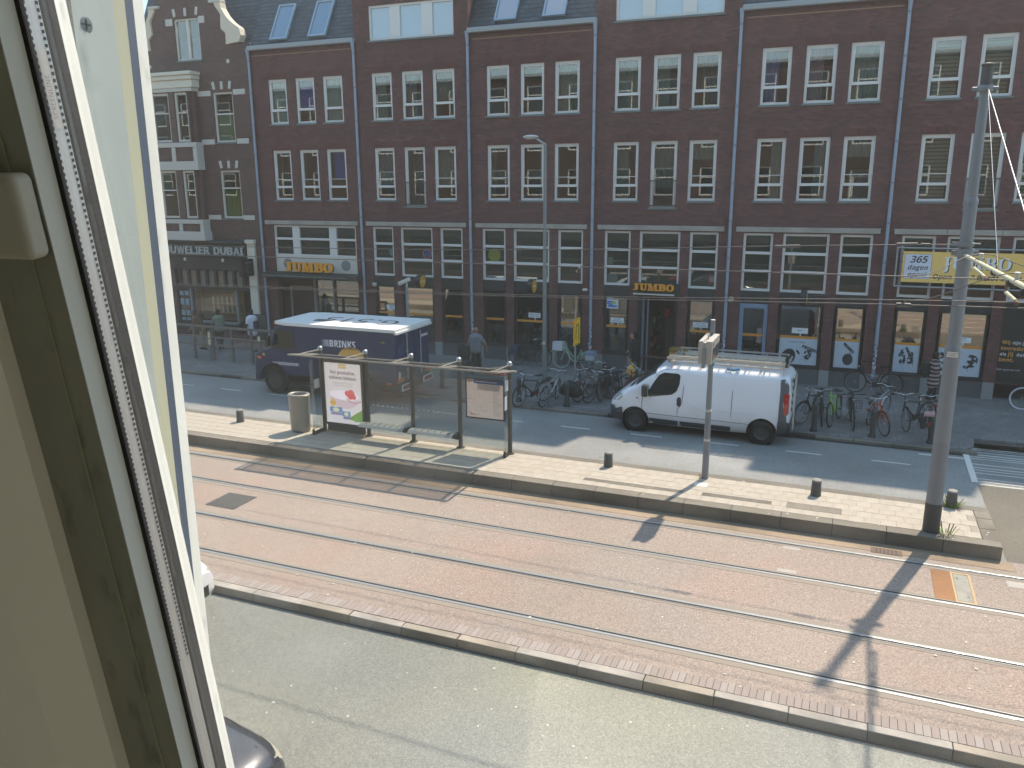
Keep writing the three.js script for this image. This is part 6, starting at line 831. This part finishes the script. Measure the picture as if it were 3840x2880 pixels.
// ---------- people ----------
function blob(caps, lo, hi, res, k = 0.03) {   // smooth union of tapered capsules, meshed on a grid
  const mc = new MarchingCubes(res, M.white, false, false, 60000); mc.isolation = 0; const F = mc.field, n = res, half = res / 2, sx = (hi[0] - lo[0]) / 2, sy = (hi[1] - lo[1]) / 2, sz = (hi[2] - lo[2]) / 2, cx = (hi[0] + lo[0]) / 2, cy = (hi[1] + lo[1]) / 2, cz = (hi[2] + lo[2]) / 2;
  const cs = caps.map(([a, b, ra, rb, sq]) => { const d = [b[0] - a[0], b[1] - a[1], b[2] - a[2]]; return { a, d, l: d[0] ** 2 + d[1] ** 2 + d[2] ** 2 || 1e-9, ra, rb, sq: sq ?? 1 }; });
  let o = 0; for (let iz = 0; iz < n; iz++) for (let iy = 0; iy < n; iy++) for (let ix = 0; ix < n; ix++, o++) {
    const x = cx + (ix - half) / half * sx, y = cy + (iy - half) / half * sy, z = cz + (iz - half) / half * sz; let s = 0, m = 9;
    for (const c of cs) { const px = x - c.a[0], py = y - c.a[1], pz = (z - c.a[2]); const t = Math.max(0, Math.min(1, (px * c.d[0] + py * c.d[1] + pz * c.d[2]) / c.l)); const ex = px - c.d[0] * t, ey = py - c.d[1] * t, ez = (pz - c.d[2] * t) / c.sq, d = Math.sqrt(ex * ex + ey * ey + ez * ez) - (c.ra + (c.rb - c.ra) * t); m = Math.min(m, d); if (d < 0.25) s += Math.exp(-d / k); }
    F[o] = -(s > 0 ? -k * Math.log(s) : m);
  }
  mc.update(); const N = mc.count, P = new Float32Array(N * 3); for (let i = 0; i < N; i++) { P[3 * i] = cx + mc.positionArray[3 * i] * sx; P[3 * i + 1] = cy + mc.positionArray[3 * i + 1] * sy; P[3 * i + 2] = cz + mc.positionArray[3 * i + 2] * sz; }
  let g = new THREE.BufferGeometry(); g.setAttribute('position', new THREE.BufferAttribute(P, 3)); g = mergeVertices(g, 1e-4); g.computeVertexNormals(); return g;
}
// faces +x; arms given as [elbow, wrist] for right (z>0 when facing +x) and left
function person(label, pos, turn, o = {}) {
  const t = thing('person', label, 'person', pos, turn), s = (o.h ?? 1.75) / 1.75, skin = std(o.skin ?? 0xb08468, 0.6);
  const P = (a) => a.map((v) => v * s), st = o.stride ?? 0.1;
  const hip = 0.92, sh = 1.43, legs = o.legs ?? [[[0, hip, 0.09], [st * 0.6, 0.5, 0.1], [st, 0.08, 0.1]], [[0, hip, -0.09], [-st * 0.2, 0.5, -0.1], [-st * 1.3, 0.08 + st * 0.15, -0.1]]];
  const lean = o.lean ?? 0, S = (y) => lean * (y - hip), arms = [o.right ?? [[-0.02, 1.16, 0.27], [0.08, 0.9, 0.27]], o.left ?? [[-0.02, 1.16, -0.27], [0.08, 0.9, -0.27]]];
  const hd = [0.03 + S(1.63), 1.63, 0], neck = [S(1.48) + 0.0, 1.46, 0];
  const armC = arms.flatMap(([e, w], i) => { const z = i ? -0.17 : 0.17, d = [w[0] - e[0], w[1] - e[1], w[2] - e[2]], l = Math.hypot(...d), h = w.map((v, k) => v + d[k] / l * 0.09); return [[[S(sh), sh - 0.03, z], e, 0.05, 0.04], [e, w, 0.038, 0.027], [w, h, 0.03, 0.034, 0.7]]; });
  const legC = legs.flatMap(([a, b, c]) => [[a, b, 0.085, 0.055], [b, c, 0.055, 0.04]]);
  const bodyC = [[[S(1.0), 1.0, 0], [S(1.36), 1.36, 0], 0.13, 0.15, 1.2], [neck, hd, 0.055, 0.055], ...armC, ...legC].map(([a, b, ...r]) => [P(a), P(b), r[0] * s, r[1] * s, r[2]]);
  const lo = P([-0.65, -0.03, -0.62]), hi = P([0.65, 1.85, 0.62]);
  const fingers = arms.flatMap(([e, w]) => { const d = [w[0] - e[0], w[1] - e[1], w[2] - e[2]], l = Math.hypot(...d), u = d.map((v) => v / l), q = Math.abs(u[1]) > 0.8 ? [1, 0, 0] : [0, 0, 1], base = w.map((v, k) => v + u[k] * 0.1), out = []; for (let i = 0; i < 4; i++) { const off = (i - 1.5) * 0.018, len = [0.06, 0.072, 0.068, 0.052][i], b = base.map((v, k) => v + q[k] * off), m = b.map((v, k) => v + u[k] * len * 0.55), c = m.map((v, k) => v + u[k] * len * 0.4 + (k === 0 ? 0.018 : 0)); out.push(rod(P(b), P(m), 0.009 * s, 0.0085 * s, 6), rod(P(m), P(c), 0.0085 * s, 0.007 * s, 6)); } const tb = w.map((v, k) => v + u[k] * 0.04 + q[k] * 0.03); out.push(rod(P(tb), P(tb.map((v, k) => v + u[k] * 0.045 + q[k] * 0.025)), 0.011 * s, 0.008 * s, 6)); return out; });
  const hx = hd[0], hy = hd[1], headC = [[[hx - 0.01, hy + 0.03, 0], [hx + 0.01, hy + 0.0, 0], 0.098, 0.09, 0.85], [[hx + 0.03, hy - 0.07, 0], [hx + 0.055, hy - 0.085, 0], 0.055, 0.045], [[hx + 0.1, hy + 0.015, 0], [hx + 0.118, hy - 0.022, 0], 0.01, 0.014], [[hx, hy, 0.082], [hx - 0.01, hy - 0.03, 0.084], 0.016, 0.012], [[hx, hy, -0.082], [hx - 0.01, hy - 0.03, -0.084], 0.016, 0.012], [[hx + 0.088, hy - 0.055, -0.02], [hx + 0.088, hy - 0.055, 0.02], 0.014, 0.014]].map(([a, b, ...r]) => [P(a), P(b), r[0] * s, r[1] * s, r[2]]);
  const head = blob(headC, P([hx - 0.16, hy - 0.17, -0.15]), P([hx + 0.17, hy + 0.17, 0.15]), 44, 0.012);
  const body = part('body', [blob(bodyC, lo, hi, 72, 0.018 * s), head, ...fingers], skin, t);
  part('eye', [1, -1].map((z) => ball(...P([hx + 0.086, hy + 0.018, z * 0.034]), 0.012 * s, 0.009 * s, 0.014 * s, 8, 6)), M.black, body);
  if (o.hair !== null) part('hair', o.hairShape === 'scarf' ? blob([[[hx - 0.03, hy + 0.04, 0], [hx - 0.03, hy - 0.06, 0], 0.115, 0.1, 0.95], [[hx - 0.02, hy - 0.12, 0], [hx - 0.0, hy - 0.22, 0], 0.09, 0.14, 1.1]].map(([a, b, ...r]) => [P(a), P(b), r[0] * s, r[1] * s, r[2]]), P([hx - 0.25, hy - 0.4, -0.25]), P([hx + 0.2, hy + 0.2, 0.25]), 40, 0.02) : blob([[[hx - 0.03, hy + 0.045, 0], [hx - 0.035, hy - 0.02, 0], 0.1, 0.085, 0.92]].map(([a, b, ...r]) => [P(a), P(b), r[0] * s, r[1] * s, r[2]]), P([hx - 0.2, hy - 0.2, -0.2]), P([hx + 0.2, hy + 0.2, 0.2]), 32, 0.02), std(o.hair ?? 0x1a1512, 0.7), t);
  const f = 1.14, sl = o.sleeve ?? 0.75;
  const up = [[[S(0.98), o.hem ?? 0.92, 0], [S(1.36), 1.36, 0], 0.15 * f, 0.155 * f, 1.25]]; arms.forEach(([e, w], i) => { const z = i ? -0.17 : 0.17, a = [S(sh), sh - 0.02, z]; if (sl <= 1) up.push([a, a.map((v, k) => v + (e[k] - v) * sl), 0.07, 0.065]); else { up.push([a, e, 0.07, 0.058]); up.push([e, e.map((v, k) => v + (w[k] - v) * (sl - 1)), 0.058, 0.045]); } });
  if (o.coat) up.push([[S(0.9), 0.95, 0], [0, o.coat, 0], 0.17, 0.19, 1.2]);
  part(o.topName ?? 'shirt', uvBox(blob(up.map(([a, b, ...r]) => [P(a), P(b), r[0] * s, r[1] * s, r[2]]), lo, hi, 64, 0.022).toNonIndexed()), o.topMat ?? std(o.top ?? 0x707478, 0.85), t);
  const dn = o.skirt ? [[[0, 0.95, 0], [0, 0.35, 0], 0.14, 0.2, 1.1], [[0, 0.4, 0], [0, 0.18, 0], 0.18, 0.19, 1.1]] : [[[0, 0.98, 0], [0, 0.9, 0], 0.14, 0.14, 1.2], ...legs.flatMap(([a, b, c]) => [[a, b, 0.1, 0.075], ...(o.shorts ? [] : [[b, [c[0], c[1] + 0.06, c[2]], 0.075, 0.062]])])];
  part(o.skirt ? 'skirt' : 'trousers', blob(dn.map(([a, b, ...r]) => [P(a), P(b), r[0] * s, r[1] * s, r[2]]), lo, hi, 60, 0.02), std(o.bottom ?? 0x22252a, 0.85), t);
  part('shoe', legs.map(([, , c]) => blob([[P([c[0] - 0.04, c[1] - 0.03, c[2]]), P([c[0] + 0.15, c[1] - 0.045, c[2]]), 0.05 * s, 0.038 * s]], P([c[0] - 0.15, c[1] - 0.12, c[2] - 0.1]), P([c[0] + 0.25, c[1] + 0.06, c[2] + 0.1]), 18, 0.01)), std(o.shoes ?? 0x202022, 0.6), t);
  return [t, P];
}
{
  const stripes = std(0xffffff, 0.9, 0, { map: tiled(dataTex(8, 64, (u, v) => (v < 0.5 ? [26, 24, 26] : [168, 146, 140])), 1, 0.13) });
  let [t, P] = person('person in a black headscarf and striped cardigan looking at a phone by the graffiti windows', [2.66, 0.08, -28.9], 0, { h: 1.6, hairShape: 'scarf', hair: 0x0c0c0d, topMat: stripes, topName: 'cardigan', sleeve: 1.8, coat: 0.62, bottom: 0x0d0d0e, right: [[0.02, 1.14, 0.24], [0.26, 1.2, 0.1]], left: [[0.02, 1.14, -0.24], [0.24, 1.18, -0.08]], stride: 0.08, skin: 0xb58a70 });
  let k = thing('phone', 'phone held by the person in the striped cardigan', 'phone', [3.0, 1.23, -28.87]); part('case', rbox(-0.006, 0.006, -0.07, 0.07, -0.035, 0.035, 0.005), M.dark, k);
  k = thing('backpack', 'black backpack worn by the person in the striped cardigan', 'backpack', [2.42, 1.12, -28.9]); part('pouch', rbox(-0.14, 0.12, -0.24, 0.24, -0.17, 0.17, 0.09, 4), M.black, k); part('pocket', rbox(-0.2, -0.1, -0.2, 0.02, -0.13, 0.13, 0.05, 3), M.dark, k); part('strap', [1, -1].map((s) => tube([[0.1, 0.2, s * 0.1], [0.2, 0.26, s * 0.11], [0.3, 0.1, s * 0.12], [0.16, -0.16, s * 0.14]], 0.018, 14, 5)), M.black, k);
  [t] = person('person in a dark jacket with dark hair standing before the shop entrance', [-6.98, 0.08, -28.2], Math.PI, { h: 1.76, hair: 0x14100e, top: 0x17181b, topName: 'jacket', sleeve: 1.9, hem: 0.82, bottom: 0x6a625a, right: [[0.02, 1.16, 0.26], [0.24, 1.02, 0.24]], left: [[-0.02, 1.14, -0.26], [0.05, 0.86, -0.26]], stride: 0.14, skin: 0xb88868 });
  k = thing('shopping_bag', 'yellow plastic shopping bag carried by the person in the dark jacket', 'bag', [-7.0, 0.5, -27.88]); const bg = new THREE.SphereGeometry(1, 22, 16), bp = bg.attributes.position; for (let i = 0; i < bp.count; i++) { const y = bp.getY(i), wv = 1 + 0.12 * Math.sin(7 * Math.atan2(bp.getZ(i), bp.getX(i)) + y * 4); bp.setXYZ(i, bp.getX(i) * 0.15 * wv * (1 - 0.35 * Math.max(0, y)), y * 0.22, bp.getZ(i) * 0.1 * wv); } bg.computeVertexNormals(); part('pouch', bg, std(0xe0a838, 0.5), k); part('handle', [tube([[-0.06, 0.18, 0], [-0.03, 0.3, -0.02], [0, 0.33, -0.03]], 0.008, 10, 5), tube([[0.06, 0.18, 0], [0.03, 0.3, -0.02], [0, 0.33, -0.03]], 0.008, 10, 5)], std(0xd09a34, 0.6), k);
  person('bald person in a grey T-shirt walking away behind the shelter', [-12.72, 0.08, -27.2], 1.75, { h: 1.74, hair: null, top: 0x767a7e, sleeve: 0.75, bottom: 0x1a1d22, right: [[-0.06, 1.18, 0.36], [0.04, 0.95, 0.4]], left: [[0.05, 1.15, -0.28], [0.2, 0.96, -0.26]], skin: 0xa8745a, stride: 0.16 });
  k = thing('rubbish_bag', 'dark bags and a bin standing beside the bald person', 'bin', [-13.6, 0.08, -28.3]); part('body', lathe([[0.22, 0], [0.27, 0.75], [0.29, 0.78], [0.25, 0.79], [0, 0.7]], -0.15, 0, 0, 20), std(0x22302e, 0.7), k); part('bag', [ball(0.35, 0.2, 0.15, 0.25, 0.21, 0.22), ball(0.1, 0.16, 0.35, 0.2, 0.17, 0.2)], std(0x1c2a2c, 0.5), k);
  person('person in a grey green T-shirt with a shoulder strap behind the railing', [-24.95, 0.08, -27.4], Math.PI - 0.5, { h: 1.74, hair: 0x1b1613, top: 0x77806f, sleeve: 0.7, bottom: 0x2e3034, skin: 0x9a7058, stride: 0.12, right: [[0.08, 1.16, 0.28], [0.3, 1.08, 0.22]], left: [[0.04, 1.16, -0.28], [0.24, 1.04, -0.2]] });
  person('person in brown and tan clothes bending forward at the railing', [-25.7, 0.08, -27.2], Math.PI + 0.2, { h: 1.66, hair: 0x2a1d16, top: 0x5c4636, bottom: 0x9a8468, lean: 0.45, skin: 0x9a6c50, right: [[0.3, 1.08, 0.26], [0.5, 0.95, 0.2]], left: [[0.3, 1.08, -0.26], [0.5, 0.95, -0.2]] });
  person('person in a white T-shirt walking left of the truck', [-23.35, 0.08, -27.6], Math.PI - 0.2, { h: 1.8, hair: 0x14100e, top: 0xd4d4dc, hem: 0.8, bottom: 0x20232a, skin: 0x5c4030, stride: 0.2 });
  k = thing('shoulder_bag', 'dark small backpack on the person in the white T-shirt', 'bag', [-23.17, 1.25, -27.62]); part('pouch', rbox(-0.06, 0.12, -0.2, 0.16, -0.13, 0.13, 0.06, 3), std(0x232a40, 0.7), k); part('strap', tube([[-0.05, 0.12, 0.1], [-0.2, 0.25, 0.12], [-0.33, 0.05, 0.12], [-0.15, -0.15, 0.14]], 0.016, 12, 5), std(0x232a40, 0.7), k);
  person('person in a khaki shirt passing behind the truck roof', [-20.0, 0.08, -28.7], 0.2, { h: 1.7, hair: 0x3a2c20, top: 0x6f705c, bottom: 0x2a2c30, skin: 0xb08468 });
}
// ---------- the window the picture is taken through ----------
{
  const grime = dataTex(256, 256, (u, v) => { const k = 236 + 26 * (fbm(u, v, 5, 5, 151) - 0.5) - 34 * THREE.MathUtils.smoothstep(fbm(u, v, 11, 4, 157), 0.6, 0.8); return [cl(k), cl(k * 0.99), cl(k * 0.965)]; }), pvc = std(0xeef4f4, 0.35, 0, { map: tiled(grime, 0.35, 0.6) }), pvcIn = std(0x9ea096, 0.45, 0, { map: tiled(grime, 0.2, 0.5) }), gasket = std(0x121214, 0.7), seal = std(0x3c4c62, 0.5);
  const s = thing('casement_window', 'tilted white plastic window sash at the left edge with gasket, spacer bar and handle', 'window', [0, 6.975, -0.4]); s.rotation.x = 0.1257;
  const Y0 = -1.0, Y1 = 0.55, col = (name, pts, m, label) => part(name, prism(pts, Y0, Y1, 'y'), m, s, label);   // points are [x, z] in the sash plane
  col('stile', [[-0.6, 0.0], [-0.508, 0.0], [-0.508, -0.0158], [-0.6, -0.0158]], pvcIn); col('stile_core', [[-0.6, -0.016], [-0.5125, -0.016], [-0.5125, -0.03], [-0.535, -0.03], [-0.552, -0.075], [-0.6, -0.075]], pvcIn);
  part('stile_groove', [bx(-0.5295, -0.5285, Y0, Y1, 0, 0.0012)], std(0xa8a890, 0.5), s);
  col('brightened_edge', [[-0.575, 0.0], [-0.575, 0.012], [-0.64, 0.02], [-0.9, 0.02], [-0.9, -0.02], [-0.6, -0.02], [-0.6, 0.0]].reverse(), std(0xfaf8f0, 0.6), 'inner face of the sash, coloured paler to put in room light');  // near-white colour adds the interior brightness to this face
  col('glazing_bead', [[-0.5078, -0.0005], [-0.5026, -0.012], [-0.5026, -0.016], [-0.5078, -0.016]].reverse(), std(0xf4fcff, 0.4));
  col('gasket', [[-0.5026, -0.012], [-0.4988, -0.0125], [-0.4988, -0.0155], [-0.5026, -0.0155]].reverse(), gasket);
  col('spacer_bar', [[-0.5034, -0.016], [-0.5034, -0.0305], [-0.512, -0.0305], [-0.512, -0.016]].reverse(), std(0xb4b4b4, 0.4, 0.6));
  const perf = []; for (let y = -0.4; y < 0.16; y += 0.0043) for (const z of [-0.0192, -0.0289]) perf.push(bx(-0.5033, -0.50305, y, y + 0.0022, z - 0.0009, z + 0.0009)); part('perforation', perf, std(0x34363a, 0.6), s).userData.kind = 'stuff';
  const tx = new THREE.PlaneGeometry(0.05, 0.0068); tx.rotateZ(Math.PI / 2); tx.rotateY(Math.PI / 2); tx.translate(-0.5030, 0.06, -0.0233); part('spacer_print', tx, std(0xffffff, 0.5, 0, { map: canvasTex(256, 36, (c) => { c.fillStyle = '#b4b4b4'; c.fillRect(0, 0, 256, 36); c.fillStyle = '#77797c'; c.font = '26px sans-serif'; c.fillText('SCREENLINE', 30, 28, 200); }) }), s);
  col('outer_gasket', [[-0.5045, -0.0305], [-0.5094, -0.048], [-0.53, -0.048], [-0.53, -0.0305]].reverse(), gasket);
  col('outer_lip', [[-0.5094, -0.048], [-0.5304, -0.076], [-0.55, -0.076], [-0.55, -0.048]].reverse(), pvc);
  for (const z of [-0.0145, -0.0315]) part('pane', bx(-0.5, 0.75, -1.0, 0.55, z - 0.0015, z + 0.0015), M.glassClear, s);
  const dustHaze = dataTex(256, 256, (u, v) => { const n = fbm(u, v, 4, 5, 131), m = fbm(u, v, 9, 3, 137); return [cl(255 * (0.22 + 0.68 * THREE.MathUtils.smoothstep(v, 0.62, 0.98)) * (0.35 + 1.3 * n * n * 1.6) * (0.62 + 0.45 * m + 0.5 * THREE.MathUtils.smoothstep(fbm(u, v * 0.25, 16, 3, 171), 0.55, 0.8)))]; }, false);  // pane dust and smears, thickened towards the top to paint in sky glare
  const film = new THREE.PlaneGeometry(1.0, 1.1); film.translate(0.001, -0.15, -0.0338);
  part('dust_haze_film', film, phys({ color: 0xe6ecf2, roughness: 1, transmission: 1, thickness: 0, transparent: true, opacity: 0.055, alphaMap: dustHaze }), s);  // dust and the haze veil over the view share this film
  const h = part('handle_plate', rbox(-0.56, -0.5075, -0.047, 0.01, 0.0, 0.018, 0.006, 3), std(0xb4b2a4, 0.5), s); part('handle_knob', ball(-0.553, -0.02, 0.025, 0.012, 0.018, 0.012), std(0xd6d8d4, 0.3), h);
  const f = thing('window_frame', 'white fixed window frame post with a screw outside the tilted sash', 'window frame', [0, 0, 0]);
  const v = (name, pts, m) => part(name, prism(pts, 5.5, 7.7, 'y'), m, f);
  const postMat = std(0xc6d2d4, 0.35, 0, { map: tiled(grime, 0.35, 0.6) }); v('post', [[-0.6547, -0.5], [-0.6547, -0.62], [-0.78, -0.62], [-0.78, -0.5]].reverse(), postMat); v('bead', [[-0.6547, -0.62], [-0.6529, -0.632], [-0.7, -0.632], [-0.7, -0.62]].reverse(), std(0xdcdabc, 0.4)); v('seal', [[-0.6529, -0.632], [-0.6559, -0.645], [-0.7, -0.645], [-0.7, -0.632]].reverse(), seal); v('outer_edge', [[-0.6559, -0.645], [-0.6664, -0.668], [-0.72, -0.668], [-0.72, -0.645]].reverse(), pvc);
  part('post_ridge', bx(-0.66, -0.6515, 5.5, 7.7, -0.586, -0.571), postMat, f);
  const sc = part('screw', [rod([-0.655, 7.115, -0.584], [-0.652, 7.115, -0.584], 0.0085, 0.0075, 16), ball(-0.652, 7.115, -0.584, 0.001, 0.0075, 0.0075)], std(0x6c7476, 0.4, 0.6), f); part('cross_slot', [bx(-0.652, -0.6505, 7.1105, 7.1195, -0.5848, -0.5832), bx(-0.652, -0.6505, 7.1142, 7.1158, -0.5885, -0.5795)], M.black, sc);
  // our own house: outer wall with the window opening, room behind, rows of windows seen only in the panes opposite
  const n = thing('near_building', 'brick building on our side with rows of white windows, mirrored in the panes opposite', 'building');
  const zo = -0.72, holes = [rect(-0.78, 1.9, 5.45, 7.75)], wins = [];
  for (let i = -24; i < 5; i++) for (const y of [0.2, 6.1, 9.3, 12.0]) { const x = 3.2 * i + 2.4, lo = y < 1; if (y === 6.1 && i === -1) continue; const r = lo ? [x - 0.6, x + 2.2, y, 2.9] : [x, x + 1.5, y, y + 1.9]; wins.push(r); holes.push(rect(...r)); }
  part('wall', prism(rect(-80, 20, -0.2, 14.5), zo, -0.42, 'z', holes), brickMat(brickB, brickBb, 0xa89a8c), n); part('shop_fascia', bx(-80, 20, 2.95, 3.6, zo - 0.1, zo - 0.005), M.lintel, n); part('roof_slab', bx(-80, 20, 14.5, 14.7, zo - 0.2, 9), M.zinc, n);
  for (const [a, b, c, d] of wins) { const w = part('window', [bx(a, a + 0.1, c, d, -0.66, -0.56), bx(b - 0.1, b, c, d, -0.66, -0.56), bx(a + 0.1, b - 0.1, c, c + 0.1, -0.66, -0.56), bx(a + 0.1, b - 0.1, d - 0.1, d, -0.66, -0.56), bx(a + 0.1, b - 0.1, c + 1.2, c + 1.28, -0.66, -0.56)], c < 1 ? M.darkgrey : M.white, n); part('pane', bx(a + 0.1, b - 0.1, c + 0.1, d - 0.1, -0.6, -0.595), M.glassDark, w); }
  const pl = std(0xeaeae0, 0.9);
  part('room_floor', bx(-1.8, 2.4, 4.5, 4.6, -0.42, 3.4), std(0xa6a498, 0.9), n); part('room', [bx(-1.8, 2.4, 8.3, 8.4, -0.42, 3.4), bx(-1.9, -1.8, 4.5, 8.4, -0.42, 3.4), bx(2.4, 2.5, 4.5, 8.4, -0.42, 3.4), bx(-1.9, 2.5, 4.5, 8.4, 3.4, 3.5)], pl, n);
}
renderer.render(scene, camera);
